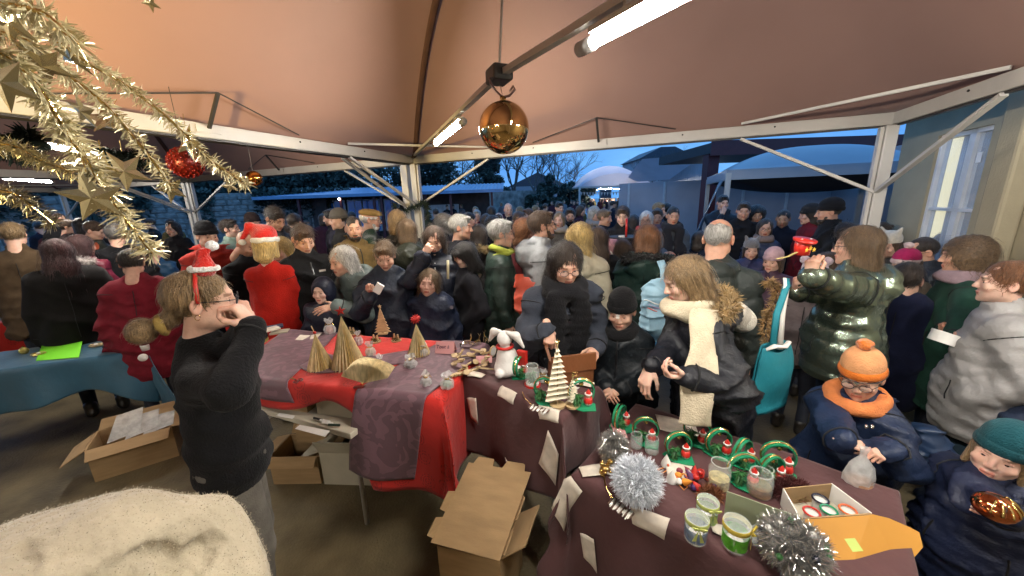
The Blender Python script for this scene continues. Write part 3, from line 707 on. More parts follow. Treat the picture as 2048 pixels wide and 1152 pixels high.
C0 = np.array([-1.278, 5.144]); M0 = np.array([.0729, 1.922]); EE = np.array([4.573, -1.871]); GG = np.array([-1.871, -4.573]); EH = EE/4.941; GH = GG/4.941; HA = 2.4705
C1 = C0+EE
fl = [C0-EE*2-GG*.02-EH*.3, C1-GG*.02+EH*.4, C1+GG*1.6+EH*.4, C0-EE*2+GG*1.6]
struct('floor', MB().prism([tuple(p) for p in fl[::-1]], -.02, .006), floor_m)
def memz(u, v, rise=1.12): 
    m = (np.abs(u)**9+np.abs(v)**9)**(1/9); return rise*(1-np.clip(m, 0, 1)**2.8)
def canopy(cen, label, posts=(1, 1, 1, 1), noseam=()):
    cen = np.array(cen); E_ = empty('marquee', (cen[0], cen[1], 0), label, 'marquee', 'linked fabric marquees', rz=math.atan2(EE[1], EE[0]))
    n = 56; t = np.linspace(-1, 1, n+1); t = np.sign(t)*np.abs(t)**.8; U, V_ = np.meshgrid(t, t, indexing='ij'); Z = 2.503+memz(U, V_); Z += .012*np.sin(U*9+V_*2)*np.sin(V_*7)*(1-np.maximum(abs(U), abs(V_)))
    V = np.stack([U*HA, V_*HA, Z], -1).reshape(-1, 3); i = np.arange(n)[:, None]*(n+1)+np.arange(n)[None]; i = i.ravel(); F = np.stack([i, i+1, i+n+2, i+n+1], 1)
    ob('membrane', mesh_np('membrane', V, F), fabric, E_)
    for sx, sy in ((1, 1), (1, -1), (-1, 1), (-1, -1)):
        s_ = np.linspace(.02, .985, 24); pts = [(sx*HA*(a), sy*HA*(a), 2.503+float(memz(a, a))-.022) for a in s_]
        if (sx, sy) in noseam: continue
        MB().tube(pts, .030, 6, flat=.35).build('seam_strip', seam_m, E_, smooth=True)
    for k, (dx, dy) in enumerate(((0, 1), (1, 0), (0, -1), (-1, 0))):
        c = HA-.035; a = (dx*c-dy*HA*.985, dy*c-dx*HA*.985, 2.455); b = (dx*c+dy*HA*.985, dy*c+dx*HA*.985, 2.455)
        bm = MB().bar(a, b, .05, .098).build('beam', steel, E_, bevel=.006)
        MB().bar((a[0], a[1], 2.398), (b[0], b[1], 2.398), .028, .014).build('drip_rail', dark, bm)
        for q_ in (-.62, -.3, .33, .64):
            MB().sphere((dx*(c-.034)+dy*HA*q_, dy*(c-.034)+dx*HA*q_, 2.47), .008, 6).build('bolt', dark, bm)
        ix, iy = -dx, -dy   # spreader strut with its two cables, and the plate it stands on
        tip = (dx*(c-.22), dy*(c-.22), 2.68); MB().bar((dx*(c-.045), dy*(c-.045), 2.47), tip, .022, .016).build('strut', dark, E_)
        MB().box((dx*(c-.036), dy*(c-.036), 2.465), (.16 if dy else .008, .16 if dx else .008, .05)).build('plate', steel, E_)
        for q_ in (-.75, .75): MB().tube([tip, (dx*(c-.02)+abs(dy)*q_, dy*(c-.02)+abs(dx)*q_, 2.53)], .005, 5).build('cable', dark, E_)
    for k, (sx, sy) in enumerate(((-1, 1), (1, 1), (1, -1), (-1, -1))):
        if not posts[k]: continue
        p = (sx*(HA-.07), sy*(HA-.07)); po = MB().box((p[0], p[1], 1.2), (.085, .085, 2.4)).build('post', steel, E_, bevel=.006)
        MB().box((p[0]-sx*.06, p[1], 1.2), (.025, .05, 2.38)).build('post_channel', steel, po)
        MB().box((p[0], p[1], .02), (.2, .2, .03)).build('base_plate', dark, po)
        b1 = (p[0]-sx*1.08, sy*(HA-.05), 2.39); b2 = (sx*(HA-.05), p[1]-sy*1.08, 2.39); ft = (p[0]-sx*.03, p[1]-sy*.03, 1.86)
        MB().bar(ft, b1, .036, .024).build('brace', steel, E_); MB().bar(ft, b2, .036, .024).build('brace', steel, E_)
        MB().bar((b1[0], b1[1], 2.525), (b2[0], b2[1], 2.525), .022, .022).build('corner_tie', steel, E_)
    return E_
A_ = canopy(M0, 'large terracotta fabric marquee overhead with the gold ball', (1, 1, 1, 1), noseam=((1, 1), (1, -1)))
canopy(M0-EE, 'neighbouring fabric marquee beyond the white beam on the left', (1, 1, 1, 1))
canopy(M0-2*EE, 'third fabric marquee at the far left edge', (1, 1, 1, 1))
canopy(M0-EE+GG, 'fabric marquee over the blue table side', (0, 0, 1, 1))
canopy(M0+GG, 'fabric marquee behind the tables', (0, 0, 1, 1))  # unseen canopy, added to shut out sky light and show in the ball
# ---- diagonal lamp bar
J = aty(998, 150, 1.95); BE = np.array([1.85, -1.3, 2.44]); BS = np.array([*(C0+np.array([.06, -.14])), 2.50])
tube_m = M('lit_tube', (1, 1, 1), emit=(1.0, .95, .86), es=270, var=0)
cap_m = M('grey_plastic', (.35, .34, .33), rough=.4)
lb = empty('lamp_bar', (float(J[0]), float(J[1]), 2.3), 'grey steel lamp bar slung corner to corner under the terracotta canopy', 'lamp bar')
o_ = np.array([J[0], J[1], 2.3])
MB().bar(BS-o_, J-o_, .032, .026).build('rod', steel, lb); MB().bar(J-o_, BE-o_, .032, .026).build('rod', steel, lb)
MB().box((0, 0, J[2]-2.3), (.10, .13, .07), Matrix.Rotation(.4, 3, 'Z')).build('joint', dark, lb, bevel=.012)
MB().tube([J-o_, (M0[0]-o_[0], M0[1]-o_[1], 1.34)], .006, 6).build('cable', steel, lb)
LIGHTS = []
def light(a, b, label, on=True):
    a, b = Vector(a), Vector(b); c = (a+b)/2; u = (b-a).normalized(); E_ = empty('fluorescent_light', tuple(c), label, 'lamp', 'fluorescent tube lamps under the marquees')
    MB().tube([a-c, b-c], .017, 12).build('tube', tube_m, E_, smooth=True)
    for q, s in ((a, -1), (b, 1)): MB().tube([q-c, q-c+u*s*.07], .024, 12).build('end_cap', cap_m, E_, smooth=True)
    MB().bar(a-c+Vector((0, 0, .034)), b-c+Vector((0, 0, .034)), .045, .018).build('housing', steel, E_)
    for t in (.15, .85): MB().box(tuple((a-c).lerp(b-c, t)+Vector((0, 0, .06))), (.03, .03, .05)).build('bracket', steel, E_)
    return E_
dn = np.array([0, 0, -.075])
u2 = (BS-J); u1 = (BE-J)
light(J+u2*.235+dn, J+u2*.52+dn, 'short lit fluorescent tube below the far end of the lamp bar')
light(J+u1*.175+dn, J+u1*.45+dn, 'big lit fluorescent tube at the top centre, nearest lamp')
B0 = M0-EE; uB = np.array([.414, -.91, 0])
pB = at(95, 292, 2.44); pB2 = pB+np.array([-.17, .38, 0])*2.6
light(pB, pB2, 'lit fluorescent tube behind the gold tinsel on the left')
pC = at(2, 356, 2.44); light(pC, pC+np.array([-.4, .9, 0]), 'small lit fluorescent tube at the far left edge')
cB = M0+GG; light((cB[0]-.5, cB[1]+1.6, 2.4), (cB[0]+.0, cB[1]+.5, 2.4), 'lit fluorescent tube behind the photographer')
cB = M0-EE+GG; light((cB[0]-.2, cB[1]+1.4, 2.42), (cB[0]+.3, cB[1]+.4, 2.42), 'lit fluorescent tube above the blue table side')
light((2.55, .25, 2.38), (2.15, 1.15, 2.38), 'lit fluorescent tube above the right-hand visitors')
# work light clamped to the left marquee beam, aimed up at the canopy (its warm pool shows on the fabric)
wl = M('warm_lamp', (1, .8, .5), emit=(1, .50, .13), es=6, var=0)
fp = np.array([-1.55, 1.55, 2.02]); FLOOD = fp
# ---- right-hand building wall with its window
wall_m = M('rendered_wall', (.31, .265, .175), rough=.85, var=.12, vs=2.5, bump=.2, bs=60)
def onwall(al, z, off=.5): p = C1+EH*off+GH*al; return np.array([p[0], p[1], z])
Rw = Matrix.Rotation(math.atan2(EH[1], EH[0]), 3, 'Z')
bw = empty('school_building', tuple(onwall(0, 0)), 'beige rendered building with a tall window along the right side', 'building')
oo = onwall(0, 0)
def wb(a0, a1, z0, z1, o0, o1, nm='wall', m=wall_m, par=None, bevel=0):
    c = onwall((a0+a1)/2, (z0+z1)/2, (o0+o1)/2)-oo; return MB().box(c, (abs(o1-o0), abs(a1-a0), z1-z0), Rw).build(nm, m, par or bw, bevel=bevel)
W0, W1, WZ0, WZ1 = -.46, .16, .95, 2.34
wb(-1.02, W0, 0, 2.60, .5, .60); wb(-1.02, -.92, 0, 2.60, .602, 4.0); wb(W1, 9, 0, 2.60, .5, .60); wb(W0, W1, 0, WZ0, .5, .60); wb(W0, W1, WZ1, 2.60, .5, .60)
wb(-1.06, 9, 2.60, 2.70, .44, .66, 'coping', dark)
fr = M('white_pvc', (.62, .63, .64), rough=.35)
wf = wb(W0, W0+.035, WZ0, WZ1, .52, .58, 'window_frame', fr, bevel=.004)
for a0, a1, z0, z1 in ((W1-.035, W1, WZ0, WZ1), (W0, W1, WZ1-.035, WZ1), (W0, W1, WZ0, WZ0+.04), (-.115, -.045, WZ0, WZ1), (W0, W1, 1.68, 1.705)):
    wb(a0, a1, z0, z1, .525, .575, 'window_frame', fr)
wb(W0-.06, W1+.06, WZ0-.05, WZ0-.005, .44, .55, 'window_sill', fr, bevel=.004)
wb(W0+.035, -.115, WZ0+.04, WZ1-.035, .548, .552, 'pane', glass); wb(-.045, W1-.035, WZ0+.04, WZ1-.035, .548, .552, 'pane', glass)
wb(-1.35, -.48, WZ0, WZ1, .80, .84, 'lit_room', M('lit_interior', (.5, .45, .3), emit=(.85, .80, .50), es=.95, var=.0)); wb(-.36, -.25, WZ0, WZ1, .62, .64, 'curtain', M('net_curtain', (.42, .45, .50), rough=.9, var=.3, vs=4, stretch=(9, 9, .5)))
wb(-.24, W1, WZ0, WZ1, .65, .67, 'blind', M('dark_blind', (.045, .055, .06), rough=.7, var=.3)); wb(-.02, .03, 2.07, 2.15, .543, .546, 'paper_note', white_m)
wb(.42, .62, 0, 2.6, .38, .5, 'pilaster', wall_m, bevel=.02)
# unseen back wall added behind the photographer to keep blue sky light out
bk = C0+GG*1.62
struct('wall', MB().box(((bk+C1+GG*1.62)[0]/2-3, (bk+C1+GG*1.62)[1]/2+1.2, 1.35), (16, .25, 2.7), Matrix.Rotation(math.atan2(EE[1], EE[0]), 3, 'Z')), wall_m)
# ------------------------------------------------------------------ the yard beyond
def hz(px): t = (px-1024)/726; q = proj([t*1000, 1000, CZ]); return float(q[1])
def gp(px, py): return at(px, py, 0)
stone = M('stone_wall', (.27, .26, .24), rough=.9, var=.5, vs=2.2, bump=.9, bs=6)
def bwall(p, q, h, th, name, label, cat, m, top=None):
    p, q = np.array(p), np.array(q); E_ = MB(); d = q-p; L_ = np.linalg.norm(d); R_ = Matrix.Rotation(math.atan2(d[1], d[0]), 3, 'Z'); c = (p+q)/2
    o = E_.box((0, 0, h/2), (L_, th, h), R_).build(name, m, None, loc=(c[0], c[1], 0), label=label, cat=cat); return o
w_ = bwall((-26, 15.0), (-7.2, 25), 2.75, .4, 'stone_wall', 'old rubble stone wall closing the yard on the left', 'wall', stone)
r_ = np.random.default_rng(3)
bm_ = MB(); bm_.box((0, 0, 0), (1, 1, 1), None, .86); stme = bm_.mesh('stone')
dW = np.array([18.8, 10.0]); LW = np.linalg.norm(dW); uW = dW/LW; aW = math.atan2(dW[1], dW[0]); nS = 0
for row in range(9):
    x = 2.0+r_.uniform(0, .3)
    while x < LW-.3 and nS < 290:
        w = r_.uniform(.5, .9); hh_ = .27; p = np.array([-26, 15.0])+uW*(x+w/2)+np.array([uW[1], -uW[0]])*.21; c = (np.array([-26, 15.])+np.array([-7.2, 25]))/2
        o = ob('stone', stme, None, w_, loc=(p[0]-c[0], p[1]-c[1], .22+row*.29+r_.uniform(-.02, .02))); o.scale = (w*.94, .10+r_.uniform(0, .05), hh_*r_.uniform(.85, 1.)); o.rotation_euler = (0, r_.uniform(-.04, .04), aW); x += w+.02; nS += 1
stme.materials.append(stone)
bwall((-7.0, 27), (4.2, 38), 2.7, .4, 'stone_wall', 'grey garden wall running behind the bare trees', 'wall', stone)
bwall((-30, 30), (-4, 44), 2.2, .3, 'hedge_wall', 'low wall far behind the shed roof', 'wall', stone)
# shed with blue roof
YS = 21.5
def X(px, y=YS): return aty(px, 400, y)[0]
sh = empty('school_shed', (float(X(760)), YS, 0), 'low shed with blue corrugated roof, dark red posts and blue windows', 'shed'); so = np.array([X(760), YS, 0])
xl, xr = X(545), X(990); roofm = M('blue_roof', (.16, .30, .48), rough=.35, var=.15, vs=2, spec=.6); redp = M('dark_red_paint', (.10, .018, .020), rough=.5)
brownw = M('shed_boards', (.085, .065, .06), rough=.8, var=.3, vs=3)
rf = MB()
nr = 60
for i in range(nr):
    a = xl-.5+(xr-xl+1)*i/nr-so[0]; w = (xr-xl+1)/nr
    rf.slab([(a, -.9, 2.42), (a+w*.5, -.9, 2.47), (a+w*.5, 2.9, 2.97), (a, 2.9, 2.92)], .02); rf.slab([(a+w*.5, -.9, 2.47), (a+w, -.9, 2.42), (a+w, 2.9, 2.92), (a+w*.5, 2.9, 2.97)], .02)
rf.build('roof', roofm, sh); MB().bar((xl-.5-so[0], -.95, 2.42), (xr+.5-so[0], -.95, 2.42), .08, .16).build('gutter', roofm, sh)
MB().box(((xl+X(1010))/2-so[0]-.6, 2.2, 1.25), (X(930)-xl+1.5, .2, 2.5)).build('wall', brownw, sh)
for px in (610, 692, 757, 771, 857, 905, 985): MB().box((X(px)-so[0], -.7, 1.2), (.12, .12, 2.4)).build('post', redp, sh)
bluew = M('blue_window', (.05, .22, .62), rough=.12, var=.35, vs=1.5, spec=.8)
def pane_row(x0, x1, n, y=1.2):
    a, b = X(x0, YS+y), X(x1, YS+y); f = MB().box(((a+b)/2-so[0], y+.08, 1.25), (b-a+.12, .06, 1.92)).build('window_frame', fr, sh)
    for i in range(n):
        w = (b-a)/n; MB().box((a+w*(i+.5)-so[0], y+.03, 1.25), (w*.86, .04, 1.76)).build('pane', bluew, f)
pane_row(645, 686, 2); pane_row(694, 722, 2); pane_row(724, 756, 3); pane_row(768, 795, 2)
for px in (868, 900): MB().box((X(px, YS+1)-so[0], 1.0, 1.2), (1.0, .05, 1.1)).build('white_panel', fr, sh)
MB().box((X(585)-so[0], .8, 1.2), (3.0, .1, 2.3)).build('shutter', brownw, sh)
e_ = MB().sphere((0, 0, 0), .06, 8).build('yard_lamp', M('yard_lamp', (1, 1, .9), emit=(1, .95, .8), es=30, var=0), None, loc=(X(691), YS-.8, 2.25), label='tiny bright lamp on the shed wall between blue windows', cat='lamp')
# far white marquee with bunting
def barrel(cx, cy, w, dpt, h0, h1, label, rz=0, bunting=True, m=None):
    E_ = empty('white_marquee', (cx, cy, 0), label, 'marquee', 'white barrel-roofed marquees', rz=rz); fm = m or M('white_fabric', (.62, .60, .68), rough=.55, var=.05, vs=1, tl=.2)
    n = 24; t = np.linspace(-1, 1, n+1); U, V_ = np.meshgrid(t, t, indexing='ij'); Z = h0+.08+(h1-h0)*(1-np.abs(U)**2.1)*(.55+.45*(1-np.abs(V_)**3)); V = np.stack([U*w/2, V_*dpt/2, Z], -1).reshape(-1, 3)
    i = (np.arange(n)[:, None]*(n+1)+np.arange(n)[None]).ravel(); ob('roof', mesh_np('roof', V, np.stack([i, i+1, i+n+2, i+n+1], 1)), fm, E_)
    g_ = MB(); arc = [(u*w/2, -dpt/2, h0+.08+(h1-h0)*(1-abs(u)**2.1)*.55) for u in t]; g_.add([(a[0], a[1], h0) for a in arc]+arc, [(k, k+1, n+2+k, n+1+k) for k in range(n)]); g_.build('gable_panel', fm, E_)
    MB().bar((-w/2, -dpt/2, h0), (w/2, -dpt/2, h0), .12, .14).build('beam', steel, E_)
    for sx in (-1, 1):
        for sy in (-1, 1): MB().box((sx*w/2, sy*dpt/2, h0/2), (.16, .16, h0)).build('post', fr, E_)
        MB().bar((sx*w/2, -dpt/2, h0), (sx*w/2, dpt/2, h0), .12, .14).build('beam', steel, E_)
    if bunting:
        tri = MB(); tri.add([(-.10, 0, 0), (.10, 0, 0), (0, 0, -.30), (-.10, .01, 0), (.10, .01, 0), (0, .01, -.30)], [(0, 2, 1), (3, 4, 5), (0, 1, 4, 3), (1, 2, 5, 4), (2, 0, 3, 5)]); tm = tri.mesh('pennant'); tm.materials.append(fr)
        B_ = empty('bunting', (cx, cy-dpt/2+.3, 0), 'row of white pennants strung across the far white marquee', 'bunting', rz=rz)
        pts = [(x, 0, h0-.38-.10*math.sin((x/w+.5)*PI*1)) for x in np.linspace(-w/2*.93, w/2*.6, 20)]; MB().tube(pts, .012, 4).build('string', dark, B_)
        for p in pts: ob('pennant', tm, None, B_, loc=p)
        gl = MB().tube([(x, -.1, h0-.14-.14*abs(math.sin(x*1.6))) for x in np.linspace(-w/2, w/2, 60)], .05, 5).build('garland', M('dark_green', (.015, .03, .02), rough=.8), None, loc=(cx, cy-dpt/2-.1, 0), label='dark evergreen garland draped across the far white marquee', cat='garland'); gl.rotation_euler.z = rz
    return E_
g1 = gp(1157, 436); g2 = gp(1303, 432); yM = 33.; xa, xb = aty(1159, 400, yM)[0], aty(1304, 400, yM)[0]
barrel((xa+xb)/2, yM+3.4, xb-xa, 6.8, 2.75, 4.6, 'white barrel-roofed marquee across the yard, crowd and bunting beneath')
lamp_far = MB().tube([(-1.2, 0, 0), (1.2, 0, 0)], .05, 6).build('fluorescent_light', tube_m, None, loc=((xa+xb)/2, yM+3, 2.6), label='faint tube lamp under the far white marquee', cat='lamp')
def poly3(name, pts, th, m, parent=None, **k): return MB().slab(pts, th).build(name, m, parent, **k)
gw = M('pale_sheet_wall', (.34, .35, .40), rough=.5, var=.08, vs=1.5)
sb = empty('storage_hall', tuple(gp(1335, 440)), 'pale grey sheet-clad hall with pink-white barrel roof beside the far marquee', 'hall'); s0 = gp(1335, 440)
pA = aty(1305, 400, 31.5); pB_ = aty(1336, 400, 29.5); pC_ = aty(1402, 400, 23.0)
for a, b, h0_, h1_ in ((pA, pB_, 3.0, 3.0), (pB_, pC_, 3.0, 4.15)):
    nn_ = 7 if a is pA else 16
    for i in range(nn_):
        t0, t1 = i/nn_, (i+.93)/nn_; p, q = a+(b-a)*t0, a+(b-a)*t1; ha, hb = h0_+(h1_-h0_)*t0, h0_+(h1_-h0_)*t1
        poly3('panel', [(p[0]-s0[0], p[1]-s0[1], 0), (q[0]-s0[0], q[1]-s0[1], 0), (q[0]-s0[0], q[1]-s0[1], hb), (p[0]-s0[0], p[1]-s0[1], ha)], .05, gw, sb)
n = 16; V = []; F = []
for i in range(n+1):
    t = i/n; a = pA+(pC_-pB_)*0; 
    for j in range(n+1):
        q = j/n; base = pA+(pB_-pA)*t+(pC_-pB_)*q*.98; z = (3.02+(1.15*q))+ (1-(2*t-1)**2)*.0+ 1.25*math.sin(PI*min(1, (1-t)*.5+.0))*(1) if False else 3.02+1.13*q+.35*(1-t)**.8*math.sin(PI*.5*min(1, .15+q))
        V.append((base[0]-s0[0]-(1-t)*1.5, base[1]-s0[1]+(1-t)*3., z))
for i in range(n):
    for j in range(n): k = i*(n+1)+j; F.append((k, k+1, k+n+2, k+n+1))
ob('roof', mesh_np('roof', np.array(V), np.array(F)), MATS['white_fabric'], sb)
for i in range(3): # hoop tables/bench frames by the hall wall
    p = gp(1345+i*12, 446); MB().tube([(0, 0, 0), (0, 0, .8), (.35, 0, .8), (.35, 0, 0)], .03, 5).build('hoop_rail', gold_ear if False else M('cream_rail', (.35, .33, .22)), None, loc=tuple(p), label=['cream hoop rail against the hall, leftmost of three', 'cream hoop rail against the hall, middle of three', 'cream hoop rail against the hall, rightmost of three'][i], cat='rail', group='hoop rails by the hall')
# gabled house
yH = 52.; hx0, hx1 = aty(1277, 400, yH)[0], aty(1380, 400, yH)[0]; hw = hx1-hx0; hs = empty('gabled_house', (float((hx0+hx1)/2), yH, 0), 'tall pale house with dark blue-grey gable behind the far marquee', 'house')
def hgt(px, py, y): return float(aty(px, py, y)[2])
ze = hgt(1325, 317, yH); zt = hgt(1330, 294, yH)
MB().box((0, 4, ze/2), (hw, 8, ze)).build('wall', M('pale_render', (.33, .36, .42), rough=.8, var=.08, vs=.6), hs)
rb = MB(); o1 = .35
rb.add([(-hw/2-o1, -.3, ze), (hw/2+o1, -.3, ze), (hw*.12, -.3, zt), (-hw*.14, -.3, zt), (-hw/2-o1, 8.3, ze), (hw/2+o1, 8.3, ze), (hw*.12, 8.3, zt), (-hw*.14, 8.3, zt)], [(0, 1, 2, 3), (7, 6, 5, 4), (0, 4, 5, 1), (1, 5, 6, 2), (2, 6, 7, 3), (3, 7, 4, 0)])
rb.build('roof', M('slate', (.045, .06, .085), rough=.5, var=.2), hs)
xc = aty(1212, 340, 60)[0]; ch = MB().box((0, 0, 3), (1.6, 1.2, 6)).box((.0, 0, 5.9), (1.9, 1.5, .3)); ch.box((-.4, 0, 6.3), (.3, .3, .5)).box((.4, 0, 6.25), (.3, .3, .4)); ch.build('chimney_stack', M('slate'), None, loc=(xc, 60, 0), label='small brick chimney rising above the far marquee roof', cat='chimney').scale = (1, 1, hgt(1212, 337, 60)/6.5)
xd = aty(1075, 360, 58)[0]; hh2 = empty('grey_house', (xd, 58, 0), 'dim grey gabled house half hidden by bare trees', 'house'); zz = hgt(1075, 372, 58); z2 = hgt(1068, 345, 58)
MB().box((0, 4, zz/2), (9, 8, zz)).build('wall', M('dim_render', (.28, .32, .38), rough=.9), hh2); MB().add([(-4.6, 0, zz), (4.6, 0, zz), (0, 0, z2), (-4.6, 8, zz), (4.6, 8, zz), (0, 8, z2)], [(0, 1, 2), (5, 4, 3), (0, 3, 4, 1), (1, 4, 5, 2), (2, 5, 3, 0)]).build('roof', M('slate'), hh2)
# covered walkway: red pillar and dark roof, then the second grey dome marquee on the right
pr = gp(1405, 505); pw = empty('covered_walkway', (float(pr[0]), float(pr[1]), 0), 'dark flat walkway roof carried by a dark red steel pillar', 'walkway')
zr = hgt(1408, 292, pr[1]); MB().box((0, 0, zr/2), (.34, .34, zr)).build('pillar', redp, pw)
MB().box((2.6, 1.6, zr-.1), (5.6, 4.0, .3)).build('roof', M('walkway_roof', (.035, .035, .042), rough=.6), pw); MB().box((2.6, -.42, zr-.12), (5.7, .06, .42)).build('fascia', redp, pw)
MB().box((5.0, 3.2, zr/2), (.3, .3, zr)).build('pillar', redp, pw)
bl = M('lit_doorway', (1, 1, 1), emit=(.8, .9, 1), es=3.5, var=0)
pd = aty(1416, 365, pr[1]+6); MB().box((0, 0, 0), (.30, .05, .8)).build('lit_window', bl, None, loc=tuple(pd), label='small bright window glimpsed beside the dark red pillar', cat='window')
cD = aty(1600, 330, 8.6); zD = hgt(1480, 348, 8.4); zE = hgt(1600, 298, 9.0)
dm = empty('grey_marquee', (6.9, 8.8, 0), 'grey domed marquee with sagging dark canopy on the right', 'marquee', rz=math.atan2(EH[1], EH[0])); gf = M('grey_canopy', (.26, .29, .33), rough=.3, var=.08, vs=1.5, spec=.6)
n = 32; t = np.linspace(-1, 1, n+1); U, V_ = np.meshgrid(t, t, indexing='ij'); wD = 3.6; Z = zD+.05+.95*(zE-zD)*(1-np.clip((np.abs(U)**3+np.abs(V_)**3)**(1/3), 0, 1)**2.4)
V = np.stack([U*wD/2, V_*wD/2, Z], -1).reshape(-1, 3); i = (np.arange(n)[:, None]*(n+1)+np.arange(n)[None]).ravel(); F4 = np.stack([i, i+1, i+n+2, i+n+1], 1)
ob('canopy', mesh_np('canopy', V, F4), gf, dm)
V2 = V.copy(); V2[:, 2] = zD-.10-.35*(1-(np.maximum(abs(U), abs(V_)).ravel())**2); ob('lining', mesh_np('lining', V2, F4[:, ::-1]), M('dark_lining', (.02, .022, .027), rough=.8), dm)
for s_ in (-1, 1):
    MB().bar((-wD/2, s_*wD/2, zD-.04), (wD/2, s_*wD/2, zD-.04), .08, .20).build('edge_beam', gf, dm); MB().bar((s_*wD/2, -wD/2, zD-.04), (s_*wD/2, wD/2, zD-.04), .08, .20).build('edge_beam', gf, dm)
    for q in (-1, 1): MB().box((s_*wD/2, q*wD/2, zD/2), (.1, .1, zD)).build('post', steel, dm)
vv = []; n = 14   # rolled-up clear side curtain sweeping down the marquee's left edge
for k, (a0, w0) in enumerate(((0, .0), (.12, .02), (.24, .03), (.36, .03), (.5, .02))):
    pts = [(-wD/2-.1-.55*math.sin(t*1.4)*(1-.4*a0), -wD/2+a0*.6, zD-.15-(zD-.4)*t) for t in np.linspace(0, 1, n)]
    MB().tube(pts, .045-.01*(k % 2), 6, flat=.4).build('curtain_fold', M('clear_curtain', (.10, .13, .17), rough=.12, var=.4, vs=6, spec=.8), dm, smooth=True)
wq = onwall(-1.1, 0, 3.7); wr = onwall(-13, 0, 3.7); bwall(wq[:2], wr[:2], 2.9, .2, 'rear_wall', 'blue-grey side wing wall behind the grey domed marquee', 'wall', gw)
for i, al in enumerate((-3.2, -5.0, -6.8)): q_ = onwall(al, 1.4, 3.56); MB().box((0, 0, 0), (.05, .10, 2.6), Rw).build('white_pole', fr, None, loc=tuple(q_), label='white downpipe on the side wing wall, %s' % ('nearest', 'middle one', 'farthest')[i], cat='pole', group='white downpipes on the side wing')
bwp = np.array([9.0, 13.5]); bwall((4.6, 15.6), (12, 12.6), zD+.1, .3, 'rear_wall', 'grey-blue clad wall closing the yard behind the right marquee', 'wall', gw)
for i in range(5):
    p = np.array([4.9, 15.3])+np.array([1.25, -.51])*i; MB().box((0, 0, 1.2), (.07, .07, 2.4)).build('white_pole', fr, None, loc=(p[0], p[1], 0), label='thin white pole against the rear wall, number %s from the pillar' % ['first', 'second', 'third', 'fourth', 'fifth'][i], cat='pole', group='white poles along the rear wall')
# ------------------------------------------------------------------ trees
bark = M('bark', (.11, .105, .10), rough=.9, var=.3, vs=8); leafm = M('evergreen_leaf', (.045, .070, .058), rough=.6, var=.5, vs=1.3)
def bare_tree(x, y, H, seed, label, spread=1., ivy=0, grp='bare trees beyond the yard'):
    r = random.Random(seed); E_ = empty('bare_tree', (x, y, 0), label, 'tree', grp); tr = MB(); cr_ = MB(); cnt = [0]
    def grow(p, d, L_, rad, dep):
        if cnt[0] > 1500: return
        n = 3; pts = [p]; q = p.copy(); dd = d.copy()
        for i in range(n):
            dd = (dd+Vector((r.gauss(0, .10), r.gauss(0, .10), r.gauss(.02, .06)))).normalized(); q = q+dd*L_/n; pts.append(q.copy())
        (tr if dep == 0 else cr_).tube(pts, [rad, rad*.88, rad*.76, rad*.62], 6 if dep < 2 else 3, cap=False); cnt[0] += 1
        if dep >= 6 or rad < .006: return
        k = 3 if dep < 4 else 2+(r.random() < .5)
        for j in range(k):
            a = Vector((r.gauss(0, 1), r.gauss(0, 1), r.gauss(0, .5))); a = (a-dd*a.dot(dd)).normalized(); s = r.uniform(.35, .8)*spread
            nd = (dd+a*s).normalized(); grow(pts[-1] if j < 2 else pts[2], nd, L_*r.uniform(.62, .85), rad*.60, dep+1)
    grow(Vector((0, 0, 0)), Vector((r.gauss(0, .05), r.gauss(0, .05), 1)).normalized(), H*.28, H*.020, 0)
    tr.build('trunk', bark, E_); cr_.build('branches', bark, E_)
    return E_
def leafy(x, y, H, w, seed, label, n=5000, name='evergreen_tree', size=.16):
    r = np.random.default_rng(seed); E_ = empty(name, (x, y, 0), label, 'tree', 'dark evergreens beyond the wall'); MB().tube([(0, 0, 0), (.1, 0, H*.5), (0, 0, H*.8)], [.16, .12, .05], 6).build('trunk', bark, E_)
    cc = r.normal(size=(26, 3))*np.array([w*.27, w*.27, H*.21])+np.array([0, 0, H*.56]); k = r.integers(0, 26, n); d = r.normal(size=(n, 3)); d /= np.linalg.norm(d, axis=1)[:, None]
    P = cc[k]+d*(w*.17*r.uniform(.5, 1.1, n))[:, None]; a = r.normal(size=(n, 3)); a /= np.linalg.norm(a, axis=1)[:, None]; b = np.cross(a, r.normal(size=(n, 3))); b /= np.linalg.norm(b, axis=1)[:, None]; s = (size*r.uniform(.5, 1.2, n))[:, None]
    V = np.stack([P-a*s, P-b*s*.5, P+a*s, P+b*s*.5], 1).reshape(-1, 3); V[:, 2] = np.maximum(V[:, 2], .1); o_ = np.arange(n)*4; ob('crown', mesh_np('crown', V, np.stack([o_, o_+1, o_+2, o_+3], 1), smooth=False), leafm, E_)
for k, (px, y, H, sd, lb_) in enumerate(((905, 41, 10, 1, 'bare tree showing above the right end of the shed roof'), (960, 44, 11.5, 2, 'tall bare tree left of the ivy-clad trunk'), (1075, 40, 10.5, 3, 'spreading bare tree at the middle of the yard edge'), (1118, 38, 8.6, 4, 'bare tree whose twigs reach the open sky beside the far marquee'), (1030, 46, 12, 11, 'pale bare tree behind the others, over the grey house'), (1150, 45, 7.4, 12, 'small bare tree just left of the white marquee'))):
    bare_tree(aty(px, 400, y)[0], y, H, sd, lb_, .9)
for px, y, H, sd, lb_ in ((1305, 36, 6.3, 5, 'pollarded bare tree behind the marquee roofs, left one'), (1328, 37, 6.6, 6, 'pollarded bare tree behind the marquee roofs, taller one'), (1352, 38, 6.2, 8, 'pollarded bare tree behind the marquee roofs, right one')):
    bare_tree(aty(px, 400, y)[0], y, H, sd, lb_, .6, grp='pollarded trees before the gabled house')
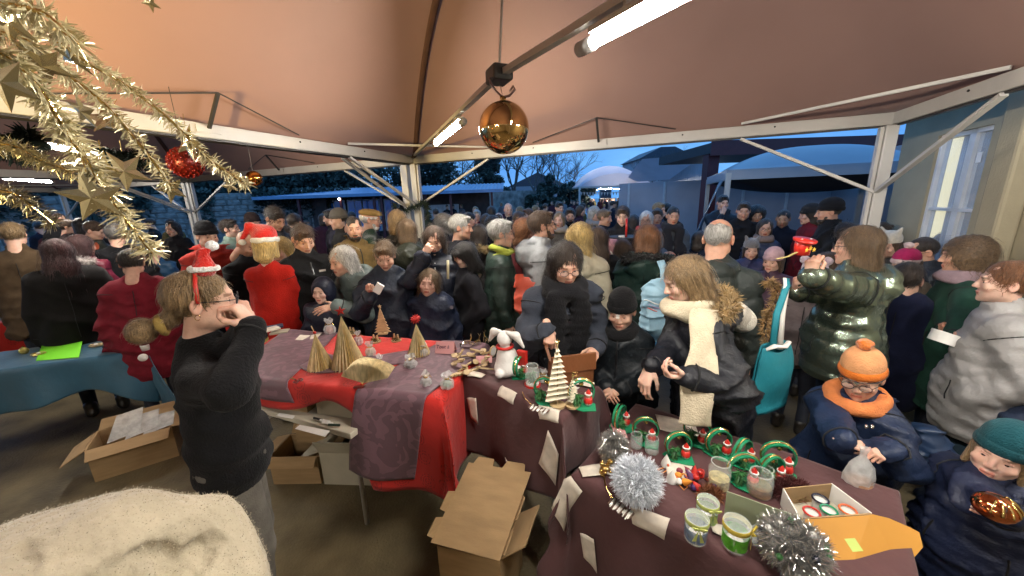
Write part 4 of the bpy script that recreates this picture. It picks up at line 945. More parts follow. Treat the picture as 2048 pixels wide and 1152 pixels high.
for px, y, H, w, sd, lb_ in ((985, 40, 9, 3.2, 5, 'dark ivy-clad tree, a narrow column beside the bare trees'), (1085, 35, 3.6, 2.4, 12, 'dark clipped bush at the foot of the garden wall'), (1140, 37, 3.4, 3.0, 13, 'dense bush left of the white marquee'), (560, 30, 6, 6, 6, 'dark evergreen behind the left end of the shed roof'), (680, 33, 7.5, 8, 7, 'dark evergreen behind the shed, under the crossing braces'), (790, 34, 8, 7, 8, 'dark evergreen behind the post cluster'), (870, 36, 7.5, 6, 9, 'dark evergreen right of the post cluster'), (420, 26, 6, 6, 10, 'dark shrub mass above the stone wall on the left'), (280, 25, 6, 6, 14, 'dark shrub mass above the wall behind the tinsel'), (100, 22, 6, 6, 15, 'dark shrub mass above the wall at the far left')):
    leafy(aty(px, 400, y)[0], y, H, w, sd, lb_, 6500, size=.22)
iv = np.random.default_rng(5); n = 5000; tI = iv.uniform(0.05, 1, n); base = np.array([-26, 15.])+tI[:, None]*dW+np.array([uW[1], -uW[0]])*iv.uniform(.22, .4, n)[:, None]; zI = 2.9-np.abs(iv.normal(0, .7, n)); msk = np.sin(tI*40)+np.sin(tI*17+2) > -.4; P = np.stack([base[:, 0], base[:, 1], zI], 1)[msk]; m_ = len(P)
a = iv.normal(size=(m_, 3))*.10; b = iv.normal(size=(m_, 3))*.08; V = np.stack([P-a, P-b, P+a, P+b], 1).reshape(-1, 3); o2 = np.arange(m_)*4
ob('ivy', mesh_np('ivy', V, np.stack([o2, o2+1, o2+2, o2+3], 1), False), leafm, None, label='ivy trailing over the old stone wall on the left', cat='ivy', kind='stuff')
# ------------------------------------------------------------------ tables and their cloths
def cloth_m(name, col, var=.12, motif=None, rough=.7, sheer=0., spec=.3):
    m = M(name, col, rough=rough, var=var, vs=5, bump=.35, bs=26, spec=spec, sheen=.15); nt = m.node_tree; b = [n for n in nt.nodes if n.type == 'BSDF_PRINCIPLED'][0]
    if motif:
        src = b.inputs['Base Color'].links[0].from_socket; tc = N(nt, 'ShaderNodeTexCoord'); 
        if motif == 'sun':      # damask suns: rings and rays round scattered centres
            v = N(nt, 'ShaderNodeTexVoronoi', i_Scale=7.5, i_Randomness=.45); nt.links.new(tc.outputs['Object'], v.inputs['Vector'])
            sb_ = N(nt, 'ShaderNodeMath', operation='MULTIPLY'); sb_.inputs[1].default_value = 62; nt.links.new(v.outputs['Distance'], sb_.inputs[0])
            sn = N(nt, 'ShaderNodeMath', operation='SINE'); nt.links.new(sb_.outputs[0], sn.inputs[0])
            lt = N(nt, 'ShaderNodeMath', operation='LESS_THAN'); lt.inputs[1].default_value = .40; nt.links.new(v.outputs['Distance'], lt.inputs[0])
            w2 = N(nt, 'ShaderNodeTexWave', i_Scale=22, i_Distortion=8.); nt.links.new(tc.outputs['Object'], w2.inputs['Vector'])
            a = N(nt, 'ShaderNodeMath', operation='GREATER_THAN'); a.inputs[1].default_value = .15; nt.links.new(sn.outputs[0], a.inputs[0])
            c = N(nt, 'ShaderNodeMath', operation='MULTIPLY'); nt.links.new(a.outputs[0], c.inputs[0]); nt.links.new(lt.outputs[0], c.inputs[1])
            d = N(nt, 'ShaderNodeMath', operation='MULTIPLY'); nt.links.new(c.outputs[0], d.inputs[0]); nt.links.new(w2.outputs['Fac'], d.inputs[1]); fac = d.outputs[0]; k = .50
        else:
            w2 = N(nt, 'ShaderNodeTexNoise', i_Scale=6.5, i_Detail=.6, i_Distortion=3.2); nt.links.new(tc.outputs['Object'], w2.inputs['Vector'])
            a = N(nt, 'ShaderNodeMath', operation='GREATER_THAN'); a.inputs[1].default_value = .53; nt.links.new(w2.outputs['Fac'], a.inputs[0]); fac = a.outputs[0]; k = 1.45
        mr = N(nt, 'ShaderNodeMapRange'); mr.inputs['To Min'].default_value = 1; mr.inputs['To Max'].default_value = k; nt.links.new(fac, mr.inputs['Value'])
        x = N(nt, 'ShaderNodeVectorMath', operation='SCALE'); nt.links.new(src, x.inputs[0]); nt.links.new(mr.outputs[0], x.inputs['Scale']); nt.links.new(x.outputs[0], b.inputs['Base Color'])
    if sheer: b.inputs['Alpha'].default_value = 1-sheer
    return m
class Tab:
    """a table: origin at its front-left corner, u along the front, v to the back"""
    def __init__(s, O, u, A, B, z, seed=0): s.O = np.array(O, float); s.u = np.array(u, float)/np.linalg.norm(u); s.v = np.array([-s.u[1], s.u[0]]); s.A = A; s.B = B; s.z = z; s.sd = seed
    def pos(s, a, b, off=0., fold=1.):
        a, b = np.asarray(a, float), np.asarray(b, float); ca, cb = np.clip(a, 0, s.A), np.clip(b, 0, s.B); dx = a-ca; dy = b-cb; ax, ay = np.abs(dx), np.abs(dy); drop = np.hypot(ax, ay); m = np.minimum(ax, ay)
        r = np.minimum(drop/.03, 1); k1 = 11+s.sd; w = (np.sin(a*k1+s.sd+1.5*np.sin(b*3))*(ay > 1e-6)+np.sin(b*k1+2*s.sd+1.3*np.sin(a*4))*(ax > 1e-6)*.8)
        out = r*(.010+off)+fold*drop*(.05+.055*w)+m*.24
        nx = np.sign(dx)*np.where(ax >= ay*.35, 1, ax/np.maximum(ay*.35, 1e-9)); ny = np.sign(dy)*np.where(ay >= ax*.35, 1, ay/np.maximum(ax*.35, 1e-9)); x = ca+nx*out; y = cb+ny*out
        top = (1-r); z = s.z+.004+off*1.0-drop*(1-.0*w)+top*.004*np.sin(a*13+s.sd)*np.sin(b*11)*(1)
        P = s.O+x[..., None]*s.u+y[..., None]*s.v; return np.concatenate([P, z[..., None]], -1)
    def loc(s, P): d = np.array(P[:2])-s.O; return float(d@s.u), float(d@s.v)
    def cloth(s, name, mat, a0, a1, b0, b1, label, cat='tablecloth', off=0., st=.018, fold=1., front=None, th=.003, twist=None):
        na, nb = max(4, int((a1-a0)/st)), max(4, int((b1-b0)/st)); ta, tb = np.linspace(0, 1, na+1), np.linspace(0, 1, nb+1); Aq, Tb = np.meshgrid(a0+(a1-a0)*ta, tb, indexing='ij')
        bl = np.full_like(Aq, b0) if front is None else front(Aq); Bq = bl+(b1-bl)*Tb
        if twist: Aq, Bq = twist(Aq, Bq)
        V = s.pos(Aq, Bq, off, fold).reshape(-1, 3); V[:, 2] = np.maximum(V[:, 2], .012); i = (np.arange(na)[:, None]*(nb+1)+np.arange(nb)[None]).ravel(); c = np.array([*(s.O+s.u*s.A/2+s.v*s.B/2), s.z])
        o = ob(name, mesh_np(name, V-c, np.stack([i, i+nb+1, i+nb+2, i+1], 1)), mat, None, loc=tuple(c), label=label, cat=cat)
        sm_ = o.modifiers.new('s', 'SOLIDIFY'); sm_.thickness = th; sm_.offset = -1; return o
    def scrap(s, pts, name, mat, label, cat='paper', off=.010, n=6, parent=None, **k):
        """a paper quad laid on the cloth; pts are (a,b)"""
        p = np.array(pts, float); t = np.linspace(0, 1, n+1); U, V_ = np.meshgrid(t, t, indexing='ij'); U_, W_ = U[..., None], V_[..., None]
        Q = (1-U_)*(1-W_)*p[0]+U_*(1-W_)*p[1]+U_*W_*p[2]+(1-U_)*W_*p[3]; X_ = s.pos(Q[..., 0], Q[..., 1], off).reshape(-1, 3); X_[:, 2] += .004*np.abs(np.sin(np.arange(len(X_))*1.7)); i = (np.arange(n)[:, None]*(n+1)+np.arange(n)[None]).ravel(); c = X_.mean(0)
        o = ob(name, mesh_np(name, X_-c, np.stack([i, i+n+1, i+n+2, i+1], 1), smooth=False), mat, parent, loc=tuple(c), label=label, cat=cat, **k); q = o.modifiers.new('s', 'SOLIDIFY'); q.thickness = .0015; q.offset = 1; return o
    def frame(s, label, mat, z=None, legs=.72):
        z = z or s.z; c = s.O+s.u*s.A/2+s.v*s.B/2; E_ = empty('folding_table', (*c, 0), label, 'table', 'trestle tables of the stalls', rz=math.atan2(s.u[1], s.u[0]))
        MB().box((0, 0, z-.02), (s.A-.01, s.B-.01, .035)).build('tabletop', mat, E_, bevel=.004)
        for x in (-1, 1):
            for y in (-1, 1): MB().tube([(x*(s.A/2-.16), y*(s.B/2-.16), z-.03), (x*(s.A/2-.13), y*(s.B/2-.13), .01)], .014, 8).build('leg', steel, E_, smooth=True)
            MB().tube([(x*(s.A/2-.145), -(s.B/2-.145), .35), (x*(s.A/2-.145), s.B/2-.145, .35)], .010, 6).build('stretcher', steel, E_)
        return E_
red_c = cloth_m('red_damask', (.50, .018, .012), motif='sun'); mauve = cloth_m('mauve_sheer', (.135, .070, .090), motif='leaf', sheer=.15, rough=.45, spec=.5); brown_c = cloth_m('brown_cloth', (.078, .031, .032), rough=.75); blue_c = cloth_m('blue_cloth', (.026, .105, .175), rough=.38, spec=.6)
paper = M('cream_paper', (.62, .55, .46), rough=.8, var=.15, vs=25); pink_p = M('pink_paper', (.62, .30, .30), rough=.8, var=.05); white_t = M('white_laminate', (.55, .50, .40), rough=.5, var=.1); cardb = M('cardboard', (.36, .235, .115), rough=.85, var=.14, vs=6, bump=.15, bs=80, stretch=(1, 1, 6)); cardw = M('pale_card', (.42, .38, .29), rough=.85, var=.1); wood = M('light_wood', (.50, .36, .19), rough=.6, var=.25, vs=14, stretch=(1, 1, 5), bump=.2)
green_l = M('leaf_green', (.03, .14, .035), rough=.5, var=.3, vs=40); green_r = M('green_ribbon', (.015, .22, .10), rough=.25, var=.1, spec=.8); red_p = M('red_gloss', (.50, .022, .015), rough=.35, var=.1); white_g = M('white_matte', (.72, .70, .66), rough=.7, var=.06); goldm = M('gold_foil', (.80, .58, .22), rough=.22, metal=1, var=.15, vs=20); silver = M('silver_foil', (.75, .75, .74), rough=.18, metal=1, var=.15, vs=30)
cello = M('cellophane', (.85, .86, .85), rough=.08, var=.2, vs=25, alpha=.42, spec=1., bump=1., bs=35); jar_g = M('jar_glass', (.82, .88, .84), rough=.04, var=0, alpha=.28, spec=1.)
TM = Tab((-1.95, 2.03), (.968, -.25), 1.63, .72, .95, 1)
T1 = Tab((-.30, 1.90), (.738, -.675), .68, .34, .95, 3)
T2 = Tab((.235, 1.325), (.76, -.65), 1.04, .70, .75, 5)
TB = Tab((-4.75, 2.30), (.93, .36), 1.72, .55, .75, 2)
TR = Tab((-5.6, 3.75), (.80, .60), 1.9, .7, .78, 4)
TL = Tab((-2.15, 2.20), (.92, -.392), 1.40, .75, .75, 6)
TL.frame('white trestle table under the red cloth, its pale edge showing', white_t)
T1.frame('tall narrow trestle table under brown cloth with the white rabbit', white_t); T2.frame('long low trestle table under brown cloth at the bottom right', white_t)
TB.frame('trestle table under the blue cloth on the left', white_t); TR.frame('trestle table under red cloth at the far left', white_t)
# risers under the red cloth
rz_ = math.atan2(TM.u[1], TM.u[0])
def open_box(name, c, w, d, h, rz, label, mat=cardb, flaps=(35, 60, 20, 50), fl=.45, th=.006, cat='cardboard box', inner=None, skip=()):
    E_ = empty(name, c, label, cat, rz=rz); MB().box((0, 0, th/2), (w, d, th)).build('box_bottom', mat, E_)
    for k, (dx, dy) in enumerate(((0, -1), (1, 0), (0, 1), (-1, 0))):
        sz = (w, th, h) if dy else (th, d-2*th-.001, h); MB().box((dx*(w/2-th/2), dy*(d/2-th/2), h/2+th), sz).build('side_panel', mat, E_)
        if k in skip: continue
        f = fl*(d if dy else w)*.95; a = math.radians(flaps[k]); e = (w-.01) if dy else (d-.01); R_ = Matrix.Rotation(0, 3, 'Z')
        o = np.array([dx*(w/2+.003), dy*(d/2+.003), h+th+.003]); out = np.array([dx*math.sin(a), dy*math.sin(a), math.cos(a)])*f; t = np.array([-dy, dx, 0])*e/2
        MB().slab([o-t, o+t, o+t+out*1.0-t*.04, o-t+out+t*.04], th*.8).build('flap', mat, E_)
    return E_
for a_, w_, lb_ in ((.42, .7, 'left'), (1.22, .76, 'right')):
    p = TM.O+TM.u*a_+TM.v*.36; MB().box((0, 0, 0), (w_, .66, .186)).build('riser_box', cardw if a_ > 1 else cardb, None, loc=(p[0], p[1], .75+.094), label='cardboard riser lifting the %s half of the red cloth' % lb_, cat='box', group='risers under the red cloth').rotation_euler.z = rz_
def sstep(x, a, b): t = np.clip((x-a)/(b-a), 0, 1); return t*t*(3-2*t)
def fr_red(a): return -.165+.085*np.exp(-((a-.98)/.16)**2)-.40*sstep(a, 1.12, 1.22)
TM.cloth('red_tablecloth', red_c, -.35, 2.14, 0, .95, 'bright red damask cloth with sun motifs draped over the middle table', front=fr_red)
tw = lambda A, B: (A+.22*(B-.3), B)
TM.cloth('mauve_runner', mauve, 1.22, 1.62, -.50, .75, 'sheer mauve leaf-patterned runner hanging over the red corner drape', cat='runner', off=.007, twist=tw)
TM.cloth('mauve_runner', mauve, .02, .50, -.12, .74, 'sheer mauve runner beside the folded-book trees, nearest the woman', cat='runner', off=.007, twist=lambda A, B: (A-.35*(B-.3)+.1, B))
TM.cloth('mauve_runner', mauve, .62, 1.25, .22, .44, 'sheer mauve runner lying lengthwise under the small gift bags', cat='runner', off=.0075, twist=lambda A, B: (A, B+.10*np.sin(A*6)))
T1.cloth('brown_tablecloth', brown_c, -.34, 1.0, -.46, .60, 'dark brown cloth over the tall table with the white rabbit')
T2.cloth('brown_tablecloth', brown_c, -.22, 1.40, -.66, 1.0, 'long dark brown cloth over the table full of green rings')
TB.cloth('blue_tablecloth', blue_c, -.5, 2.0, -.46, .85, 'shiny petrol blue cloth drooping over the left table', fold=1.8, front=lambda A: -.42-.13*np.sin(A*3.1+1.2)-.04*np.sin(A*8))
TR.cloth('red_tablecloth', red_c, -.3, 2.2, -.6, .9, 'red cloth over the far-left stall table, partly behind the blue one')
for a_, b_, w_, d_, al, lb_ in ((.10, .02, .10, .05, .2, 'cream paper scrap beside the white rabbit'), (.36, -.015, .11, .055, -.1, 'cream paper scrap on the rabbit table edge by the glass jar'), (.62, -.02, .11, .06, .2, 'cream paper scrap under the zigzag paper tree'), (.62, .30, .10, .05, .3, 'white paper scrap at the back edge behind the green rings')):
    c, s = math.cos(al), math.sin(al); T1.scrap([(a_+x*c-y*s, b_+x*s+y*c) for x, y in ((-w_/2, -d_/2), (w_/2, -d_/2), (w_/2*.9, d_/2), (-w_/2*1.1, d_/2*.9))], 'paper_scrap', paper, lb_)
for pts, lb_ in ((((.06, -.14), (.13, -.12), (.14, -.28), (.09, -.25)), 'brown paper patch on the front of the rabbit table cloth'), (((.62, -.10), (.68, -.20), (.66, -.38), (.57, -.30)), 'large pale paper patch at the brown cloth corner'), (((.36, -.36), (.48, -.42), (.50, -.46), (.40, -.44)), 'torn paper patch near the hem of the rabbit table cloth')):
    T1.scrap(pts, 'paper_patch', paper, lb_, off=.012)
def t2(px, py): return T2.loc(at(px, py, .76))
for quad, lb_ in ((((1157, 935), (1235, 925), (1240, 950), (1165, 955)), 'cream paper label under the silver tinsel tree'), (((1262, 1010), (1340, 1040), (1320, 1070), (1255, 1035)), 'cream paper label in front of the white tinsel tree'), (((1310, 830), (1390, 850), (1400, 880), (1320, 860)), 'cream paper label between the green rings'), (((1330, 925), (1385, 935), (1375, 960), (1335, 955)), 'cream paper label beside the polka dot ornaments'), (((1420, 1045), (1500, 1070), (1490, 1095), (1425, 1065)), 'cream paper label under the green glass candle holder')):
    T2.scrap([t2(*p) for p in quad], 'paper_label', paper, lb_)
for pts, lb_ in ((((.05, -.28), (.12, -.26), (.14, -.42), (.07, -.40)), 'pale torn patch low on the long brown cloth'), (((.20, -.40), (.34, -.42), (.36, -.60), (.22, -.62)), 'large pale patch near the bottom edge of the long brown cloth'), (((.0, -.02), (.06, -.06), (-.05, -.30), (-.10, -.16)), 'pale patch where the two brown cloths meet')):
    T2.scrap(pts, 'paper_patch', paper, lb_, off=.014)
# pink crumpled tissue at the step
T2.scrap([t2(1215, 838), t2(1235, 835), t2(1255, 880), t2(1232, 885)], 'tissue', pink_p, 'crumpled pink tissue strip at the start of the long table', off=.02)
# ------------------------------------------------------------------ goods
def up_m(mb): return mb
def pleat_cone(r, h, n, k=.78, seed=0):
    V = [(0, 0, h)]; F = []; rr = random.Random(seed)
    for i in range(2*n): a = PI*i/n; q = r*(1 if i % 2 == 0 else k)*rr.uniform(.96, 1.03); V.append((q*math.cos(a), q*math.sin(a), 0.0))
    for i in range(2*n): F.append((0, 1+i, 1+(i+1) % (2*n)))
    return MB().add(V, F)
book = M('aged_pages', (.62, .50, .28), rough=.75, var=.35, vs=60, stretch=(1, 1, .3)); bookd = M('page_gold', (.55, .38, .12), rough=.35, metal=.5, var=.3, vs=40)
star_r = M('glitter_red', (.40, .02, .015), rough=.35, metal=.4, var=.4, vs=120)
def star_mb(n, r0, r1, th, c=(0, 0, 0), R_=None):
    P = [(math.cos(PI*i/n+PI/2)*(r0 if i % 2 == 0 else r1), math.sin(PI*i/n+PI/2)*(r0 if i % 2 == 0 else r1)) for i in range(2*n)]; V = [(x, -th/2, z) for x, z in P]+[(x, th/2, z) for x, z in P]+[(0, -th*1.5, 0), (0, th*1.5, 0)]; m = 2*n
    V = [Vector(c)+(R_ @ Vector(v) if R_ else Vector(v)) for v in V]; return MB().add(V, [(i, (i+1) % m, 2*m) for i in range(m)]+[(m+(i+1) % m, m+i, 2*m+1) for i in range(m)]+[((i+1) % m, i, m+i, m+(i+1) % m) for i in range(m)])
def tm(px, py, z=.955): return at(px, py, z)
def book_tree(px, py, r, h, label, top='spike', lean=0):
    r *= 1.15; h *= 1.18
    p = tm(px, py); E_ = empty('book_tree', tuple(p), label, 'paper tree', 'folded book trees', rz=random.uniform(0, 3)); pleat_cone(r, h, 26, .70, int(px)).build('pages', book, E_); pleat_cone(r*.84, h*.97, 24, .9, int(px)+1).build('inner_pages', bookd, E_)
    if top == 'spike': MB().tube([(0, 0, h), (-.012, 0, h+.05)], .003, 5).build('stick', wood, E_); MB().sphere((0, 0, h+.005), .010, 6).build('knot', star_r, E_)
    else:
        n_ = 12 if top == 'sun' else 5; star_mb(n_, .034 if top == 'sun' else .030, .022 if top == 'sun' else .012, .008, (0, 0, h+.03), Matrix.Rotation(.5-E_.rotation_euler.z, 3, 'Z')).build('star_top', star_r, E_)
    return E_
book_tree(641, 735, .066, .185, 'left folded-book tree of gold pages beside the mauve runner')
book_tree(697, 732, .088, .27, 'tallest folded-book tree with red star, behind the open fan book', 'star')
book_tree(838, 710, .066, .18, 'folded-book tree topped by a red sunburst near the pink sign', 'sun')
p = tm(727, 768, .952); E_ = empty('fan_book', tuple(p), 'old book folded open into a fan on the red table edge', 'folded book', rz=-.15)
V = [(0, 0, .004)]; F = []; nb_ = 46
for i in range(nb_*2+1):
    a = math.radians(8+164*i/(2*nb_)); q = .125*(1 if i % 2 == 0 else .93)*(1-.12*abs(math.sin(2*a+.4))); q *= 1.22; V.append((-q*math.cos(a)*.95, (.012 if i % 2 else -.012)+.02, .004+q*math.sin(a)*.62+.02)); V.append((-q*.95*math.cos(a), .095, .004+q*math.sin(a)*.45+.045))
for i in range(nb_*2): F.append((0, 1+2*(i+1), 1+2*i)); F.append((1+2*i, 3+2*i, 4+2*i, 2+2*i))
MB().add(V, F).build('pages', book, E_); MB().sphere((0, -.012, .008), .008, 6).build('clasp', goldm, E_)
zmat = M('ivory_paper', (.66, .60, .45), rough=.75, var=.1, vs=30)
def zig_tree(p, w, h, n, label, rz=0, cat='paper tree'):
    E_ = empty('zigzag_tree', tuple(p), label, cat, 'zigzag paper trees', rz=rz); V = []; F = []
    for i in range(2*n+1):
        t = i/(2*n); ww = w*(1-t)**.9+.006; y = -.018 if i % 2 else .014; k = 1 if i % 2 else .72; V += [(-ww*k, y*(1-t*.5), .03+h*t), (ww*k, y*(1-t*.5), .03+h*t)]
    for i in range(2*n): F.append((2*i, 2*i+1, 2*i+3, 2*i+2))
    o = MB().add(V, F).build('pleats', zmat, E_); s_ = o.modifiers.new('s', 'SOLIDIFY'); s_.thickness = .0025
    MB().tube([(0, .0, 0), (0, 0, h+.05)], .003, 6).build('stick', wood, E_); MB().lathe([(0, 0), (.035, 0), (.036, .010), (0, .011)], n=16).build('wood_slice', wood, E_); star_mb(5, .014, .006, .004, (0, 0, h+.06)).build('star', goldm, E_); return E_
def t1(px, py, z=.957): return at(px, py, z)
zig_tree(t1(1115, 812), .062, .26, 10, 'tall ivory zigzag paper tree with a small star on top', .25)
zig_tree(t1(1145, 812), .026, .10, 8, 'small ivory zigzag paper tree at the foot of the tall one', .8)
# flat wooden fir and wooden crafts
p = tm(766, 668); E_ = empty('wooden_fir', tuple(p), 'flat cut-out wooden fir tree standing by the navy coat', 'wooden tree', rz=.1); P = []
for i in range(7): t = i/7; w = .055*(1-t)+.006; P.append((w, .015+.17*t)); P.append((w*.62, .015+.17*(t+.10)))
P = [(.008, 0), (.008, .015)]+P+[(0, .205)]; P = P+[(-x, z) for x, z in P[::-1][1:]]
MB().add([(x, -.005, z) for x, z in P]+[(x, .005, z) for x, z in P], [tuple(range(len(P))), tuple(range(2*len(P)-1, len(P)-1, -1))]+[((i+1) % len(P), i, len(P)+i, len(P)+(i+1) % len(P)) for i in range(len(P))]).build('fir', wood, E_); MB().box((0, 0, .004), (.07, .04, .008)).build('foot', wood, E_); star_mb(5, .016, .007, .006, (0, 0, .215)).build('star', wood, E_)
def nest(px, py, label):
    p = tm(px, py); E_ = empty('nativity_craft', tuple(p), label, 'craft', 'little wooden crafts'); MB().lathe([(0, 0), (.034, 0), (.036, .008), (0, .009)], n=14).build('wood_slice', wood, E_)
    V, F = fur_mesh([(.02*math.cos(a), .02*math.sin(a), .018) for a in np.linspace(0, 6.28, 12)], .008, 220, .018, .001, 3); ob('moss', mesh_np('moss', V, F), M('moss', (.09, .10, .03), rough=.9), E_)
    for x, h in ((-.012, .045), (.012, .038)): MB().lathe([(.010, 0), (.008, h*.7), (.0035, h*.75)], (x, 0, .01), n=8).build('peg_body', wood, E_); MB().sphere((x, 0, .01+h*.9), .0075, 7).build('peg_head', wood, E_)
    return E_
nest(752, 684, 'small mossy wooden craft left of the wooden fir'); nest(793, 682, 'small mossy wooden craft right of the wooden fir'); nest(705, 668, 'small mossy wooden craft behind the tallest book tree')
def bag(px, py, r, h, label, fill, tie=goldm, z=.955, grp='cellophane gift bags'):
    p = at(px, py, z); E_ = empty('gift_bag', tuple(p), label, 'gift bag', grp, rz=random.uniform(0, 6)); rr = random.Random(px)
    V = []; F = []; n = 14; prof = [(.7, 0), (1, .12), (1.05, .35), (.85, .58), (.25, .68), (.75, .92), (.9, 1.0)]
    for i, (q, t) in enumerate(prof):
        for k in range(n): a = 2*PI*k/n; w = r*q*(1+.13*math.sin(k*2.6+i)*1.2*rr.uniform(.6, 1.2)); V.append((w*math.cos(a), w*math.sin(a), t*h+(.012*rr.uniform(-1, 1) if t > .9 else 0)))
    for i in range(len(prof)-1):
        for k in range(n): F.append((i*n+k, i*n+(k+1) % n, (i+1)*n+(k+1) % n, (i+1)*n+k))
    MB().add(V, F).build('wrap', cello, E_); MB().sphere((0, 0, h*.28), r*.8, 10, (1, 1, h*.30/r)).build('filling', fill, E_, smooth=True); MB().tube([(.3*r*math.cos(a), .3*r*math.sin(a), h*.68) for a in np.linspace(0, 5.9, 8)], .004, 5, closed=True).build('tie', tie, E_)
    for x in (-1, 1): MB().tube([(0, 0, h*.68), (x*.02, .01, h*.75), (x*.03, 0, h*.62)], .002, 4).build('ribbon_end', tie, E_)
    return E_
choc = M('chocolate', (.05, .022, .012), rough=.5); pinkf = M('terracotta_fill', (.45, .13, .07), rough=.6)
bag(661, 668, .036, .115, 'cellophane bag over a terracotta pot at the back of the red table', pinkf)
for a in (((742, 712), .03, .09, 'cellophane bag right of the tallest book tree', wood), ((762, 738), .022, .085, 'narrow cellophane bag in front of the wooden crafts', wood), ((822, 735), .034, .075, 'crumpled silver-tied bag beside the sunburst book tree', choc), ((846, 712), .032, .085, 'cellophane bag at the foot of the sunburst tree', wood), ((853, 772), .026, .075, 'gift bag with red label at the front of the red table', choc), ((895, 776), .034, .08, 'gift bag with green leaf nearest the rabbit table', green_l), ((718, 690), .026, .10, 'tall silver bag behind the fan book', silver)):
    bag(a[0][0], a[0][1], a[1], a[2], a[3], a[4])
# pink card sign "Tout a"
def textobj(body, size, mat, parent, M4, name='lettering', ext=.0006):
    c = bpy.data.curves.new(name, 'FONT'); c.body = body; c.size = size; c.extrude = ext; c.align_x = 'CENTER'; c.align_y = 'CENTER'; c.shear = .2; c.materials.append(mat); o = bpy.data.objects.new(name, c); link(o, parent); o.matrix_local = M4; bpy.context.view_layer.update(); me = bpy.data.meshes.new_from_object(o); bpy.data.objects.remove(o); o = ob(name, me, mat, parent); o.matrix_local = M4; o['kind'] = 'stuff'; return o
ink = M('ink', (.03, .01, .05), rough=.6, var=0)
p = tm(892, 705); E_ = empty('tent_sign', tuple(p), 'folded pink card sign reading Tout a in handwriting', 'sign', rz=-.10)
poly3('front_card', [(-.065, -.03, 0), (.065, -.03, 0), (.06, 0, .075), (-.06, 0, .075)], .0015, pink_p, E_); poly3('back_card', [(-.065, .03, 0), (.065, .03, 0), (.06, .002, .075), (-.06, .002, .075)][::-1], .0015, pink_p, E_)
textobj('Tout à', .032, ink, E_, Matrix.Translation((-.015, -.0155, .045)) @ Matrix.Rotation(math.radians(68), 4, 'X'))
p = tm(968, 722); poly3('pink_card', [(-.05, -.03, 0), (.05, -.03, 0), (.05, .03, .02), (-.05, .03, .02)], .0015, pink_p, None, label='small pink card lying behind the white rabbit', cat='card', loc=tuple(p))
# pile of wooden slices and sticks
rp = random.Random(4)
for k in range(34):
    px = rp.uniform(905, 975); py = 722+ (px-905)*.12+rp.uniform(-20, 22)-(12 if px > 940 else 0); p = tm(px, py, .96+rp.uniform(0, .035))
    if k % 3: o = MB().lathe([(0, 0), (.018, 0), (.019, .006), (0, .007)], n=12).build('wood_slice', wood, None, loc=tuple(p), label='round wooden slice in the pile beside the white rabbit', cat='wood slice', group='wood slices piled by the rabbit')
    else: o = MB().box((0, 0, .004), (.085, .010, .009)).build('wood_stick', wood, None, loc=tuple(p), label='short wooden stick in the pile beside the white rabbit', cat='wood stick', group='wood sticks piled by the rabbit')
    o.rotation_euler = (rp.uniform(-.5, .5), rp.uniform(-.4, .4), rp.uniform(0, 3))
for k in range(7):
    p = tm(905+k*7, 752-k*1.5, .958); o = MB().box((0, 0, .005), (.075, .010, .010)).build('wood_stick', wood, None, loc=tuple(p), label='one of the wooden sticks laid in a row behind the paper scrap', cat='wood stick', group='wood sticks laid in a row'); o.rotation_euler = (0, .1, .95)
p = tm(985, 712); E_ = empty('wooden_stand', tuple(p), 'upright round wooden disc standing left of the rabbit', 'wood disc', rz=1.0); MB().lathe([(0, 0), (.034, 0), (.034, .008), (0, .008)], R=Matrix.Rotation(PI/2, 3, 'X'), c=(0, 0, .034), n=18).build('disc', wood, E_); MB().lathe([(0, 0), (.028, 0)], R=Matrix.Rotation(PI/2, 3, 'X'), c=(0, -.0095, .034), n=18).build('face', white_g, E_)
for k, (px, py) in enumerate(((935, 690), (955, 690), (972, 684))):
    p = tm(px, py); E_ = empty('reindeer_craft', tuple(p), 'little gold twig reindeer, %s one behind the wood pile' % ('left', 'middle', 'right')[k], 'craft', 'twig reindeer', rz=k); MB().tube([(-.022, 0, .03), (.022, 0, .03)], .008, 6).build('trunk', goldm if k else silver, E_)
    for x in (-.018, .018):
        for y in (-.008, .008): MB().tube([(x, y, .03), (x, y*1.4, 0)], .002, 4).build('leg', wood, E_)
    MB().tube([(.02, 0, .03), (.03, 0, .055)], .004, 5).build('neck', goldm, E_); MB().tube([(.03, 0, .055), (.025, .012, .075), (.03, 0, .055), (.025, -.012, .075)], .0015, 4).build('antlers', wood, E_)
# foil tray, scissors, small books
p = tm(934, 694); MB().lathe([(.0, 0), (.035, .002), (.045, .018), (.05, .020)], n=18, wob=.12).build('foil_tray', silver, None, loc=tuple(p), label='crumpled silver foil tray behind the pink sign', cat='tray')
p = tm(592, 760, .962); E_ = empty('scissors', tuple(p), 'dark red scissors on the red cloth beside the fan book', 'scissors', rz=-.5)
for s_ in (-1, 1):
    MB().tube([(.02+.014*math.cos(a), s_*.013+.010*math.sin(a), 0) for a in np.linspace(0, 5.8, 10)], .004, 5, closed=True).build('handle', M('dark_red_plastic', (.12, .01, .01), rough=.3), E_); MB().slab([(0, s_*.004, 0), (-.075, -s_*.006, 0), (0, -s_*.004, 0)], .0015 if s_ > 0 else -.0015).build('blade', silver, E_)
p = tm(718, 776, .958); MB().box((0, 0, .006), (.055, .018, .010)).build('clip', M('dark_red_plastic'), None, loc=tuple(p), label='small dark red clip below the fan book', cat='clip', bevel=.002)
p = tm(618, 676); E_ = empty('open_booklet', tuple(p), 'open white booklet lying at the back of the red table', 'booklet', rz=.2)
for s_ in (-1, 1): poly3('page', [(0, -.05, 0), (s_*.075, -.05, .012), (s_*.075, .05, .012), (0, .05, 0)][::s_], .003, paper, E_)
